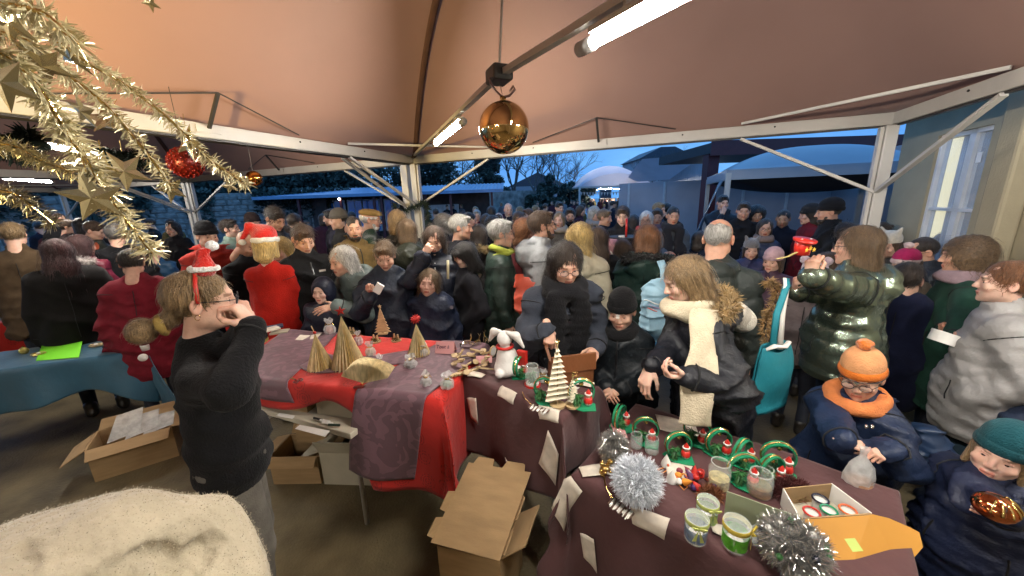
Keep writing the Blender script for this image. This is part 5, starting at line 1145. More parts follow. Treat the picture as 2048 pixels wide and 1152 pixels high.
for k, (px, py) in enumerate(((560, 665), (549, 655), (540, 660))):
    p = tm(px, py, .958+.014*k); o = MB().box((0, 0, .006), (.12, .085, .012)).build('book', [cardw, M('navy_card', (.02, .04, .09)), paper][k], None, loc=tuple(p), label=['grey-green book at the bottom of the pile by the red sweater', 'navy book in the middle of the pile by the red sweater', 'cream book on top of the pile by the red sweater'][k], cat='book', group='books piled by the red sweater'); o.rotation_euler.z = .3+k*.3
def ball(p, r, mat, label, grp=None): E_ = empty('bauble', tuple(p), label, 'bauble', grp); MB().sphere((0, 0, r), r, 18).build('ball', mat, E_, smooth=True); MB().lathe([(.006, 0), (.006, .008), (.0, .008)], (0, 0, 2*r-.001), n=8).build('cap', goldm, E_); return E_
dapple = M('painted_gold', (.45, .36, .10), rough=.3, metal=.5, var=.6, vs=45)
ball(tm(530, 685), .026, dapple, 'gold-green bauble on the red table by the black sleeve'); ball(at(50, 708, .756), .030, dapple, 'gold-green bauble left of the green card on the blue table')
# small piece of lettering-free clutter on the tabletop shelf: markers and white papers
for k, (px, py, m_) in enumerate(((636, 838, 'dark'), (650, 842, 'white'), (655, 846, 'white'), (668, 850, 'green'))):
    p = at(px, py, .765); mm = {'dark': black_m, 'white': white_g, 'green': M('dark_green', (.015, .03, .02))}[m_]; o = MB().tube([(-.032, 0, 0), (.032, 0, 0)], .0065, 8).build('marker', mm, None, loc=tuple(p), label=['dark marker pen, leftmost of those on the bare table edge', 'white marker pen next to the dark one on the bare table edge', 'white marker pen lying in front of the others', 'green marker pen, rightmost of those on the bare table edge'][k], cat='marker', group='marker pens on the bare table edge'); o.rotation_euler.z = -.4+k*.1
for q, lb_ in ((((560, 826), (590, 832), (585, 838), (552, 832)), 'white paper slip on the bare table edge, left one'), (((600, 850), (660, 862), (650, 874), (590, 858)), 'white paper slip on the bare table edge, right one')): poly3('paper_slip', [at(*c, .757) for c in q][::-1], .002, white_g, None, label=lb_, cat='paper')
# ---- rabbit
p = t1(1012, 752); s = Sdf(); s.ell((0, 0, .075), (.036, .034, .062), k=.02).ell((0, .004, .035), (.044, .040, .034), k=.02); s.ell((0, .0, .160), (.029, .031, .032), k=.01); s.ell((.0, -.022, .150), (.016, .016, .013), k=.012)
for x in (-1, 1): s.ell((x*.040, -.022, .022), (.020, .030, .020), k=.008); s.cone((x*.026, -.018, .105), (x*.030, -.034, .070), .011, .010, k=.008)
s.ell((0, .045, .030), (.018, .018, .018), k=.006)
E_ = empty('toy_rabbit', tuple(p), 'white toy rabbit with drooping ears and a red collar, sitting on brown cloth', 'toy rabbit', rz=2.6); E_.scale = (1.38,)*3
rab = M('white_plush', (.72, .69, .66), rough=.9, var=.05, bump=.3, bs=90, sheen=.3); V, F = s.mesh(.0045); ob('body', mesh_np('body', V, F), rab, E_)
for x in (-1, 1):
    q = Sdf(); q.cone((x*.018, .006, .186), (x*.050, -.004, .178), .010, .014, sc=(1, 1, 1), k=.01); q.cone((x*.050, -.004, .178), (x*.078, -.012, .135), .016, .006, k=.012); V, F = q.mesh(.004); V[:, 1] *= .8; ob('ear', mesh_np('ear', V, F), rab, E_); MB().tube([(x*.045, -.016, .176), (x*.068, -.020, .148)], [.006, .004], 6, flat=.5).build('ear_lining', pink_p, E_); MB().sphere((x*.012, -.026, .168), .0035, 6).build('eye', black_m, E_)
MB().tube([(.030*math.cos(a), .032*math.sin(a), .128) for a in np.linspace(0, 6.0, 16)], .006, 6, closed=True).build('collar', red_p, E_, smooth=True); MB().box((-.050, -.045, .07), (.04, .02, .06)).build('red_parcel', red_p, E_)
# ---- green ring ornaments with a figure and a fir
def ring(p, rz, label, r=.045, lean=0., scale=1.):
    E_ = empty('ring_ornament', tuple(p), label, 'ornament', 'green ribbon rings with little figures', rz=rz); E_.scale = (scale*1.3,)*3
    n = 28; V = []; F = []
    for i in range(n):
        a = 2*PI*i/n
        for q, y in ((r, -.011), (r, .011), (r-.004, .011), (r-.004, -.011)): V.append((q*math.sin(a), y, r+.004-q*math.cos(a)))
    for i in range(n):
        j = (i+1) % n
        for k in range(4): F.append((i*4+k, j*4+k, j*4+(k+1) % 4, i*4+(k+1) % 4))
    MB().add(V, F).build('ring', green_r, E_); MB().tube([((r+.001)*math.sin(a), 0, r+.004-(r+.001)*math.cos(a)) for a in np.linspace(0, 6.05, 24)], .0028, 4, closed=True).build('gold_cord', goldm, E_)
    MB().lathe([(0, .001), (.040, .001), (.042, .004), (0, .005)], (0, -.012, 0), n=7, wob=.25).build('felt_leaf', green_r, E_)
    s_ = .9; MB().sphere((.018, -.018, .018), .014, 9, (1, 1, 1)).build('figure_body', white_g, E_, smooth=True); MB().lathe([(.0135, 0), (.0145, .006), (.012, .018), (.009, .019)], (.018, -.018, .015), n=10).build('red_coat', red_p, E_, smooth=True); MB().sphere((.018, -.020, .040), .0085, 8).build('figure_head', M('face_paint', (.6, .36, .26)), E_, smooth=True); MB().lathe([(.0095, 0), (.007, .008), (.0, .019)], (.018, -.018, .044), n=9).build('red_cap', red_p, E_, smooth=True); MB().tube([(.018+.0095*math.cos(a), -.018+.0095*math.sin(a), .045) for a in np.linspace(0, 5.6, 8)], .003, 5, closed=True).build('cap_trim', white_g, E_, smooth=True)
    V, F = fur_mesh([(-.016, -.014, .004+.04*t) for t in np.linspace(0, 1, 8)], .006, 110, .017, .0022, 5, .5); ob('fir_sprig', mesh_np('fir_sprig', V, F), green_l, E_); MB().sphere((0, 0, 2*r-.012), .008, 8).build('gold_bell', goldm, E_, smooth=True)
    return E_
r0 = ring(t1(1038, 752), 1.15, 'green ring ornament right behind the white rabbit', .042)
def rcopy(p, rz, label, sc_=1.):
    c = copy_tree(r0); c.location = tuple(p); c.rotation_euler = (0, 0, rz); c['label'] = label; c.scale = (sc_*1.3,)*3; return c
for px, py, T_, rz, sc_, lb_ in ((1092, 800, 1, -.35, 1.05, 'green ring ornament left of the tall zigzag tree'), (1162, 808, 1, .1, 1.12, 'green ring ornament right of the tall zigzag tree'), (1238, 855, 2, .9, 1.1, 'green ring ornament by the pink tissue'), (1290, 880, 2, -.2, 1.05, 'green ring ornament with a pine cone, above the glass jars'), (1354, 912, 2, .05, 1.05, 'green ring ornament with pale medallion, in front of the paper label'), (1392, 880, 2, -.5, 1.05, 'green ring ornament, first from the left in the back row'), (1434, 905, 2, .1, 1.05, 'green ring ornament, second in the back row'), (1482, 925, 2, .5, 1.0, 'green ring ornament in the middle of the cluster'), (1484, 962, 2, -.1, 1.1, 'green ring ornament, front one of the cluster, beside the big jar'), (1552, 940, 2, -.3, 1.15, 'green ring ornament at the right end of the back row'), (1538, 960, 2, .2, 1.0, 'green ring ornament just in front of the right end one')):
    rcopy(t1(px, py) if T_ == 1 else at(px, py, .757), rz, lb_, sc_)
# ---- jars, globes
def jar(p, r, h, label, fill=None, lid=None, grp='glass jars on the long table'):
    r *= 1.25; h *= 1.3
    E_ = empty('glass_jar', tuple(p), label, 'jar', grp); MB().lathe([(0, .001), (r*.95, .001), (r, .006), (r, h*.75), (r*.8, h*.88), (r*.82, h)], n=20).build('glass', jar_g, E_, smooth=True)
    MB().tube([(r*.82*math.cos(a), r*.82*math.sin(a), h) for a in np.linspace(0, 6, 18)], .0022, 5, closed=True).build('rim', jar_g, E_)
    if fill == 'tree': V, F = fur_mesh([(0, 0, .01+h*.6*t) for t in np.linspace(0, 1, 8)], .01, 160, .022, .0025, 8, .5); ob('fir_sprig', mesh_np('fir_sprig', V, F), green_l, E_); MB().lathe([(0, .002), (r*.9, .002), (r*.9, .014), (0, .018)], n=14).build('snow', white_g, E_)
    elif fill: MB().lathe([(0, .003), (r*.92, .003), (r*.92, h*.4), (0, h*.42)], n=16).build('filling', fill, E_)
    if lid: MB().lathe([(0, -.006), (r*1.12, -.006), (r*1.12, .010), (r, .010)], n=20).build('base_lid', lid, E_)
    return E_
jar(t1(1065, 770), .030, .085, 'upturned glass jar with a green fir, between rabbit and zigzag tree', 'tree', red_p); bag(1088, 765, .024, .07, 'clear gift bag behind the upturned jar', white_g, z=.956)
tj = lambda px, py: at(px, py, .757)
jar(tj(1272, 893), .022, .05, 'small empty glass jar, left of the pair behind the white tinsel tree'); jar(tj(1303, 903), .025, .055, 'small empty glass jar, right of the pair behind the white tinsel tree'); jar(tj(1436, 972), .032, .085, 'tall clear jar on a gold base in front of the ring cluster', M('straw', (.40, .32, .12), rough=.7, var=.5, vs=60)); jar(tj(1517, 985), .035, .07, 'wide clear jar with gold leaves beside the burgundy moss', goldm); jar(tj(1530, 968), .022, .055, 'small clear jar between the front rings')
# yellow hen ornament and white cone beside the zigzag tree
p = t1(1103, 772); E_ = empty('hen_ornament', tuple(p), 'tiny yellow and red bird ornament behind the zigzag tree', 'ornament'); MB().sphere((0, 0, .02), .016, 9, (1.3, 1, 1)).build('body', M('yellow_paint', (.7, .42, .04)), E_, smooth=True); MB().sphere((.018, 0, .038), .009, 8).build('head', M('orange_paint', (.65, .12, .03)), E_, smooth=True); MB().lathe([(.012, 0), (.013, .004), (0, .005)], n=10).build('base', wood, E_)
p = t1(1142, 785); MB().lathe([(.014, 0), (.010, .02), (0, .045)], n=12, R=Matrix.Rotation(1.3, 3, 'Y'), c=(0, 0, .014)).build('white_cone', white_g, None, smooth=True, loc=tuple(p), label='small white felt cone lying right of the zigzag tree', cat='ornament')
# ---- tinsel trees
tin_s = M('silver_tinsel', (.70, .70, .68), rough=.22, metal=.9, var=.2); tin_w = M('white_tinsel', (.72, .76, .82), rough=.35, metal=.1, var=.08, spec=.9); tin_g = M('gold_tinsel', (.88, .79, .50), rough=.25, metal=.55, var=.25, vs=30); tin_d = M('dull_tinsel', (.26, .24, .17), rough=.3, metal=.85, var=.3)
def tinsel_tree(p, r, h, n, mat, label, L_=.022, w=.0011, turns=5, base=True, flat=False):
    E_ = empty('tinsel_tree', tuple(p), label, 'tinsel tree', 'tinsel trees'); t = np.linspace(0, 1, 90); rad = r*np.sqrt(np.maximum(1-(2*t-1)**2, .03)) if not flat else r*(1-t*.8)
    pts = np.stack([rad*np.cos(t*turns*6.283), rad*np.sin(t*turns*6.283), .02+h*t], 1); V, F = fur_mesh(pts, .006, n, L_, w, 11, .05); ob('tinsel', mesh_np('tinsel', V, F, False), mat, E_)
    MB().sphere((0, 0, .02+h/2), r*.8, 12, (1, 1, h/2/r)).build('core', mat, E_, smooth=True)
    if base: MB().lathe([(0, 0), (.040, 0), (.042, .010), (0, .012)], n=16).build('wood_slice', wood, E_); MB().sphere((.015, -.034, .022), .011, 8).build('robin', red_p, E_, smooth=True); MB().sphere((-.018, -.03, .018), .009, 8).build('bead', white_g, E_, smooth=True)
    return E_
tinsel_tree(tj(1226, 925), .050, .115, 6500, tin_s, 'round silver tinsel tree behind the white one', .024)
tinsel_tree(tj(1272, 998), .068, .13, 11000, tin_w, 'big fluffy white tinsel tree on a wood slice with a robin', .032, .0016, 7)
p = tj(1580, 1130); tinsel_tree(p, .075, .11, 9000, tin_s, 'silver tinsel tree at the bottom edge beside the orange box lid', .030, .0014, 7)
for k in range(16): rb_ = random.Random(k+90); a = rb_.uniform(0, 6.28); el = rb_.uniform(-.1, 1.2); q = np.array(p)+[.085*math.cos(a)*math.cos(el), .085*math.sin(a)*math.cos(el), .075+.06*math.sin(el)]; MB().sphere((0, 0, 0), .010, 9).build('bead', [silver, M('navy_bead', (.01, .015, .04), rough=.15, spec=.9), white_g, green_l][k % 4], None, smooth=True, loc=tuple(q), label='small shiny bead in the bottom silver tinsel, %s' % ['silver', 'navy', 'white', 'green'][k % 4], cat='bead', group='beads in the bottom tinsel tree')
for k in range(26):
    rb_ = random.Random(k+9); a = rb_.uniform(0, 6.28); q = np.array(tj(1212, 950))+[.020*math.cos(a), .020*math.sin(a), .010+.011*(k//3.6)*.8]; MB().sphere((0, 0, 0), .0095, 9).build('gold_bead', goldm, None, smooth=True, loc=tuple(q), label='gold bead in the stack left of the white tinsel tree', cat='bead', group='gold beads in one tall stack')
# twiggy ornaments hanging over the table edge
def twig(p, rz, label):
    E_ = empty('twig_bundle', tuple(p), label, 'ornament', 'white-tipped twig bundles', rz=rz)
    for k in range(16): rr = random.Random(k+5); a = rr.uniform(-.35, .35); MB().tube([(k*.006-.045, rr.uniform(-.01, .01), .006), (k*.006-.045+.01, -.045+a*.02, .010+rr.uniform(0, .012))], [.0045, .0025], 5).build('twig', [white_g, M('twig_brown', (.12, .07, .045))][k % 3 == 0], E_, smooth=True)
    MB().tube([(-.045, 0, .008), (-.10, .03, .01), (-.14, .07, .012)], .0025, 4).build('gold_wire', goldm, E_); return E_
twig(t1(1080, 818), -.6, 'white-tipped twig bundle on the rabbit table edge'); twig(tj(1245, 1015), -.9, 'white-tipped twig bundle on the long table edge by the white tinsel')
# felt gnomes and loose ornaments
for k, (px, py) in enumerate(((1332, 930), (1343, 962))):
    p = tj(px, py); E_ = empty('felt_gnome', tuple(p), 'white dotted felt cone figure, %s' % ('upper of the two beside the white tinsel', 'lower of the two beside the white tinsel')[k], 'ornament', 'white felt cones', rz=k*1.5); MB().lathe([(.022, 0), (.020, .012), (.010, .034), (0, .055)], n=14).build('cone', white_g, E_, smooth=True); MB().sphere((0, -.019, .015), .006, 7).build('orange_button', M('orange_paint'), E_, smooth=True); MB().tube([(-.02, -.02, .004), (-.05, -.03, .003), (-.035, -.05, .004), (0, -.03, .005)], .0022, 4).build('orange_cord', M('orange_cord', (.75, .28, .03)), E_)
cols = [M('purple_dot', (.06, .02, .12), var=.7, vs=70), M('wine_felt', (.20, .02, .04)), M('red_gloss'), M('orange_cord'), M('violet_felt', (.10, .03, .10)), M('red_gloss'), M('rust_felt', (.22, .05, .025)), M('white_matte')]
cn = ['polka-dot purple', 'wine-coloured', 'glossy red', 'orange', 'violet', 'bright red', 'rust-brown', 'white']
for k in range(22):
    rr = random.Random(k+40); px = 1352+rr.random()*75; py = 940+(px-1352)*.42+rr.uniform(-12, 25); p = tj(px, py)+np.array([0, 0, rr.uniform(0, .014)]); m_ = cols[k % 8]; sh_ = k % 3
    mb = MB().sphere((0, 0, .013), .014, 9, (1, 1, .8)) if sh_ == 0 else MB().lathe([(.015, 0), (.012, .014), (0, .040)], n=10) if sh_ == 1 else MB().tube([(.018*math.cos(a), .014*math.sin(a), .006+.004*math.sin(3*a)) for a in np.linspace(0, 6, 12)], .0035, 5, closed=True)
    o = mb.build('felt_ornament', m_, None, smooth=True, loc=tuple(p), label='%s felt %s in the loose pile behind the green glasses' % (cn[k % 8], ('ball', 'cone', 'loop')[sh_]), cat='ornament', group='loose felt ornaments'); o.rotation_euler = (rr.uniform(-.8, .8), rr.uniform(-.8, .8), rr.uniform(0, 6))
for (px, py, r, h, n, col, lb_) in ((1580, 985, .075, .035, 3200, (.075, .012, .012), 'burgundy dried moss heap behind the open card box'), (1422, 995, .045, .02, 1300, (.18, .06, .02), 'rusty dried moss by the green glass candle holder')):
    p = tj(px, py); t = np.linspace(0, 1, 40); pts = np.stack([r*t**.5*np.cos(t*30), r*t**.5*np.sin(t*30)*.6, .01+h*(1-t)], 1); V, F = fur_mesh(pts, .01, n, .020, .0012, 5, .0); E_ = ob('dried_moss', mesh_np('dried_moss', V, F, False), M('moss_%d' % px, col, rough=.8, var=.4), None, loc=tuple(p), label=lb_, cat='moss', kind='stuff')
p = tj(1560, 965); E_ = empty('figure_in_moss', tuple(p+np.array([0, 0, .03])), 'little red-capped figure standing in the burgundy moss', 'ornament'); MB().lathe([(.014, 0), (.013, .015), (.008, .022)], n=10).build('body', red_p, E_, smooth=True); MB().sphere((0, 0, .028), .009, 8).build('head', M('face_paint'), E_, smooth=True); MB().lathe([(.010, .032), (.006, .042), (0, .052)], n=9).build('cap', red_p, E_, smooth=True); MB().tube([(.010*math.cos(a), .010*math.sin(a), .033) for a in np.linspace(0, 5.5, 8)], .003, 5, closed=True).build('trim', white_g, E_)
# ---- glass candle holders
def holder(p, r, h, label, mat_b, mat_r, rz=0):
    r *= 1.18; h *= 1.18
    E_ = empty('candle_glass', tuple(p), label, 'candle glass', 'painted glass candle holders', rz=rz)
    MB().lathe([(0, .002), (r*.90, .002), (r*.93, .008), (r, h*.95), (r*1.01, h), (r*.94, h), (r*.88, .012), (0, .010)], n=26).build('glass', jar_g, E_, smooth=True)
    MB().lathe([(r*.945, .012), (r*.975, h*.45), (r*.985, h*.62)], n=26, wob=.02).build('painted_band', mat_b, E_, smooth=True); MB().lathe([(r*.99, h*.78), (r*1.035, h*.80), (r*1.035, h*.95), (r*1.0, h*.97)], n=26).build('ribbon', mat_r, E_, smooth=True); MB().lathe([(0, .011), (r*.6, .011), (r*.6, .030), (0, .031)], n=16).build('tea_light', white_g, E_)
    for s_ in (-1, 1): MB().tube([(0, -r*1.04, h*.86), (s_*.022, -r*1.3, h*.98), (s_*.014, -r*1.15, h*.84), (0, -r*1.04, h*.86)], .004, 5, flat=.4).build('bow_loop', mat_r, E_, smooth=True); MB().slab([(0, -r*1.05, h*.86), (s_*.012+.006, -r*1.12, h*.35), (s_*.012-.006, -r*1.12, h*.32)], .001).build('ribbon_tail', mat_r, E_)
    return E_
lime = M('lime_glass_paint', (.28, .42, .10), rough=.3, var=.3, vs=30, alpha=.8); limer = M('lime_ribbon', (.46, .50, .14), rough=.35); bluep = M('blue_glass_paint', (.05, .10, .22), rough=.3, var=.7, vs=40, alpha=.75); yr = M('yellow_ribbon', (.55, .42, .06), rough=.35); grp_ = M('green_paint_leaf', (.10, .40, .03), rough=.35, var=.5, vs=35)
holder(tj(1412, 1042), .030, .075, 'back glass candle holder with lime tint and lime ribbon', lime, limer); holder(tj(1390, 1078), .031, .078, 'front left glass candle holder with blue painting and lime bow', bluep, limer, -.3); holder(tj(1468, 1092), .034, .082, 'right glass candle holder painted bright green with yellow ribbon', grp_, yr, .9)
p = tj(1525, 1090); E_ = empty('glass_dish', tuple(p), 'clear glass dish with a rim behind the bottom tinsel', 'dish'); MB().lathe([(0, .002), (.030, .002), (.045, .03), (.048, .032), (.030, .006), (0, .005)], n=24).build('bowl', jar_g, E_, smooth=True); MB().sphere((0, 0, .014), .018, 9, (1, 1, .6)).build('beads', M('navy_bead'), E_, smooth=True)
# ---- card box with jar candles and the orange lid
sage = M('sage_card', (.27, .30, .19), rough=.75); orange_c = M('orange_card', (.50, .235, .035), rough=.6, var=.08)
za = .757; q0, q1, q2 = at(1590, 1075, za), at(1730, 1068, za), at(1650, 992, za)
cb = empty('card_box', tuple((q0+q1)/2), 'open card box of four jar candles with a big orange lid', 'card box'); cc_ = np.array((q0+q1)/2)
bl_, br_ = at(1592, 1072, za), at(1733, 1062, za); tl_, tr_ = at(1560, 1010, za), at(1655, 1000, za)
def pb(name, pts, m, th=.004): return poly3(name, [np.array(x)-cc_ for x in pts], th, m, cb)
upz = np.array([0, 0, .075])
pb('bottom', [bl_, br_, tr_, tl_], cardw); pb('side_panel', [br_, tr_, tr_+upz, br_+upz], white_g); pb('side_panel', [tl_, tr_, tr_+upz, tl_+upz], cardb); pb('side_panel', [bl_, tl_, tl_+upz, bl_+upz], white_g); pb('side_panel', [bl_, br_, br_+upz, bl_+upz], cardb)
e1 = bl_+upz; e2 = br_+upz; l1 = at(1690, 1185, .70); l2 = at(1800, 1135, .72)
pb('orange_lid', [e1, e2, e2+(l2-e2)*.98, e1+(l1-e1)*.98], orange_c); k1 = e2+(l2-e2)*.02; k2 = l2; fl_ = [k1]
for t in np.linspace(0, 1, 9): m1 = at(1835, 1050, .80); m2 = at(1850, 1110, .74); fl_.append((1-t)**2*k1*0+(k1*(1-t)+k2*t)+(np.array(m1)*(1-t)+np.array(m2)*t-(k1*(1-t)+k2*t))*min(1, 3.2*min(t+.12, 1-t+.12)))
fl_.append(k2); pb('lid_flap', fl_, orange_c)
nn = (e1+e2+l1+l2)/4+np.array([.0, .0, .006]); du = (e2-e1)/np.linalg.norm(e2-e1)*.018; dv_ = (l1-e1)/np.linalg.norm(l1-e1)*.018; poly3('sticky_note', [nn-du-dv_, nn+du-dv_, nn+du+dv_, nn-du+dv_], .002, M('lime_note', (.50, .62, .16), rough=.7), None, label='small lime sticky note on the orange box lid', cat='note')
s1, s2 = at(1447, 1035, za), at(1590, 1085, za); bk_ = poly3('sage_card', [s1, s2, s2+np.array([0, 0, .105]), s1+np.array([0, 0, .115])], .003, sage, None, label='tall sage green card standing between the glasses and the box', cat='card')
for k, (fx, fy, m_) in enumerate(((.62, .70, M('navy_bead')), (.30, .32, red_p), (.58, .34, green_r), (.86, .30, M('orange_paint')))):
    p = bl_*(1-fx)*(1-fy)+br_*fx*(1-fy)+tr_*fx*fy+tl_*(1-fx)*fy+np.array([0, 0, .004]); lb_ = ['blue-rimmed', 'red-rimmed', 'green-rimmed', 'orange-rimmed'][k]
    E_ = empty('jar_candle', tuple(p), '%s jar candle in the open card box' % lb_, 'candle', 'jar candles in the box'); MB().lathe([(0, 0), (.022, 0), (.024, .045), (0, .045)], n=20).build('glass', jar_g, E_, smooth=True); MB().lathe([(0, .010), (.021, .010), (.021, .040), (0, .040)], n=16).build('wax', white_g, E_); MB().tube([(.0235*math.cos(a), .0235*math.sin(a), .047) for a in np.linspace(0, 6, 20)], .0035, 5, closed=True).build('rim_cord', m_, E_)
# ---- blue table goods
tb = lambda px, py: at(px, py, .757)
poly3('green_card', [tb(72, 722), tb(158, 715), tb(168, 685)+np.array([0, 0, .03]), tb(90, 688)+np.array([0, 0, .03])], .003, M('neon_green_card', (.20, .72, .02), rough=.6, var=.03), None, label='bright green card propped on the blue table', cat='card')
for k, (px, py, m_, lb_) in enumerate(((193, 692, wood, 'round straw wreath on the blue table right of the green card'), (78, 710, dapple, 'flat gold wreath left of the green card'), (222, 690, paper, 'white paper star strip on the blue table'))):
    E_ = empty('table_wreath', tuple(tb(px, py)), lb_, 'wreath'); MB().tube([(.045*math.cos(a), .03*math.sin(a), .01) for a in np.linspace(0, 6, 16)], .010, 6, closed=True).build('ring', m_, E_); MB().sphere((0, 0, .012), .014, 8).build('centre', white_g, E_)
for k, (px, py) in enumerate(((235, 683), (262, 697), (292, 700), (270, 686))):
    MB().lathe([(0, 0), (.026, 0), (.030, .035), (.031, .05), (.026, .05), (.024, .01)], n=18).build('paper_cup', [white_g, pink_p, white_g, M('lav_card', (.42, .36, .42))][k], None, smooth=True, loc=tuple(tb(px, py)), label=['white paper cup at the back of the blue table', 'pink paper cup on the blue table', 'white paper cup nearest the bun of hair', 'lilac paper cup behind the pink one'][k], cat='cup', group='paper cups on the blue table')
E_ = empty('white_bauble', tuple(tb(288, 722)), 'round white paper bauble at the blue table corner', 'bauble'); MB().sphere((0, 0, .03), .030, 16, wob if False else (1, 1, 1)).build('ball', white_g, E_, smooth=True)
# crowded goods on the far-left red table
rr = random.Random(77)
for k in range(34):
    a, b = rr.uniform(.05, 1.8), rr.uniform(.05, .65); P = TR.pos(np.array(a), np.array(b)); t_ = k % 4; m_ = [red_p, white_g, goldm, wood, silver, paper][k % 6]; n_ = ['red', 'white', 'gold', 'wooden', 'silver', 'cream'][k % 6]
    mb = MB().sphere((0, 0, .04), .04, 10) if t_ == 0 else MB().lathe([(.05, 0), (.03, .07), (0, .16)], n=10) if t_ == 1 else MB().box((0, 0, .05), (.10, .08, .10)) if t_ == 2 else MB().lathe([(0, 0), (.035, 0), (.035, .09), (.02, .12), (.022, .14)], n=12)
    mb.build(('bauble', 'cone_tree', 'gift_box', 'bottle')[t_], m_, None, smooth=t_ != 2, loc=tuple(P), label='%s %s among the goods on the far-left red table' % (n_, ('bauble', 'cone tree', 'gift box', 'bottle')[t_]), cat=('bauble', 'cone tree', 'gift box', 'bottle')[t_], group='goods on the far-left red table')
# ---- boxes on the floor
b_ = open_box('cardboard_box', tuple(at(262, 935, .0)+np.array([0, .1, 0])), .46, .30, .26, .62, 'brown cardboard box stuffed with clear plastic under the blue table', flaps=(115, 100, 60, 120), fl=.35)
for k in range(3): poly3('plastic_sheet', [(-.12+.1*k, -.1, .24), (.06+.1*k, -.06, .27), (.05+.09*k, .08, .40-.04*k), (-.1+.1*k, .05, .38-.03*k)], .003, cello, None, label='crumpled clear plastic sheet in the brown box, %s' % ('left', 'middle', 'right')[k], cat='plastic sheet', group='plastic in the brown box', loc=tuple(b_.location)).rotation_euler.z = .4
open_box('cardboard_box', tuple(at(585, 985, .0)+np.array([0, .20, 0])), .34, .26, .22, -.02, 'plain brown box beneath the bare table edge', flaps=(150, 95, 30, 100), fl=.3)
MB().box((0, 0, .1), (.22, .17, .13)).build('carton', cardb, None, loc=tuple(at(580, 940, .15)+np.array([.05, .3, .02])), label='small carton with a teal stripe standing inside the brown box', cat='carton')
open_box('cardboard_box', tuple(at(700, 985, .0)+np.array([0, .2, 0])), .40, .28, .26, -.08, 'pale grey open box next to the plain brown one', mat=cardw, flaps=(25, 60, 40, 115), fl=.5)
lb1, lb2, lb3, lb4 = at(862, 1085, .36), at(1000, 1122, .36), at(1062, 945, .60), at(938, 925, .60)
E_ = empty('cardboard_box', tuple((lb1+lb2)/2*np.array([1, 1, 0])), 'large brown box with its long lid folded up under the rabbit table', 'cardboard box'); o3 = np.array((lb1+lb2)/2)*np.array([1, 1, 0]); g_ = lambda *P: [np.array(p)-o3 for p in P]
poly3('lid', g_(lb1, lb2, lb3, lb4), .006, cardb, E_); uu = (lb2-lb1)/np.linalg.norm(lb2-lb1); ll = (lb4-lb1)/np.linalg.norm(lb4-lb1); nn_ = np.cross(uu, ll); nn_ /= np.linalg.norm(nn_)
for s0_, s1_, s2_, s3_, sg in ((lb1, lb4, .05, .30, -1), (lb1, lb4, .36, .62, -1), (lb2, lb3, .05, .34, 1), (lb2, lb3, .42, .72, 1)):
    a, b = s0_+(s1_-s0_)*s2_, s0_+(s1_-s0_)*s3_; w = uu*sg*.018+nn_*.045; poly3('tuck_flap', g_(a, b, b+w-(b-a)*.08, a+w+(b-a)*.08), .005, cardb, E_)
for t0, t1_ in ((.08, .40), (.55, .90)): a, b = lb4+(lb3-lb4)*t0, lb4+(lb3-lb4)*t1_; poly3('tuck_tab', g_(a, b, b+ll*.035-(b-a)*.1, a+ll*.035+(b-a)*.1), .005, cardb, E_)
dn_ = np.array([0, 0, -.35]); f1, f2 = lb1+uu*.03+np.array([0, 0, -.01]), lb2; bkv = np.array([.10, .26, 0])
for a, b in ((f1, f2), (f2, f2+bkv), (f2+bkv, f1+bkv), (f1+bkv, f1)): poly3('side_panel', g_(a, b, b+dn_, a+dn_), .006, cardb, E_)
poly3('flap', g_(f2+bkv*.05, f2+bkv*.95, f2+bkv*.9+np.array([.10, -.01, .07]), f2+bkv*.1+np.array([.10, -.02, .07])), .006, cardb, E_); mid = (lb1*.62+lb2*.38)+ll*.03+nn_*-.002; 
# ---- cream sherpa coat heaped in the corner over a chair
s = Sdf(); P = lambda px, py, d: atd(px, py, d)
s.cone(P(385, 1085, .92), P(250, 1115, .84), .10, .125, k=.08); s.cone(P(250, 1115, .84), P(40, 1190, .78), .13, .14, k=.1); s.cone(P(385, 1095, .92), P(410, 1330, .90), .10, .11, k=.06); s.cone(P(150, 1260, .8), P(330, 1290, .85), .18, .18, k=.1); s.cone(P(40, 1300, .75), P(350, 1420, .85), .2, .18, k=.1); s.cone(P(250, 1500, .9), P(250, 1900, 1.0), .18, .2, k=.1)
c_ = P(300, 1150, .85); w1, w2 = crease(31, .030, 6), wob(4, .016, 9); w3 = wob(8, .0022, 120)
def hit(px, py):
    d = ray(px, py); t = np.linspace(.35, 1.3, 240); dd = s.eval(CAMP+t[:, None]*d)+w1(CAMP+t[:, None]*d)+w2(CAMP+t[:, None]*d); k = int(np.argmax(dd < 0)); return CAMP+d*t[k]
for ln in (((255, 1112), (290, 1100), (325, 1106), (332, 1135)), ((432, 1085), (412, 1112), (388, 1150)), ((395, 1095), (360, 1125), (345, 1150)), ((120, 1120), (170, 1105), (215, 1122)), ((40, 1095), (75, 1130))):
    hp_ = [hit(*q) for q in ln]
    for a, b in zip(hp_[:-1], hp_[1:]): s.cone(a, b, .0045, .0065, k=.016, op='s')
V, F = s.mesh(.007, lambda X: w1(X)+w2(X)+w3(X)); keep = V[:, 2] > .02
sherpa = M('sherpa', (.47, .41, .30), rough=1, var=.10, vs=12, bump=.5, bs=45, sheen=.3, spec=.1)
rg = np.random.default_rng(3); nrm = np.zeros_like(V); fa = np.cross(V[F[:, 1]]-V[F[:, 0]], V[F[:, 2]]-V[F[:, 0]])
for k in range(4): np.add.at(nrm, F[:, k], fa)
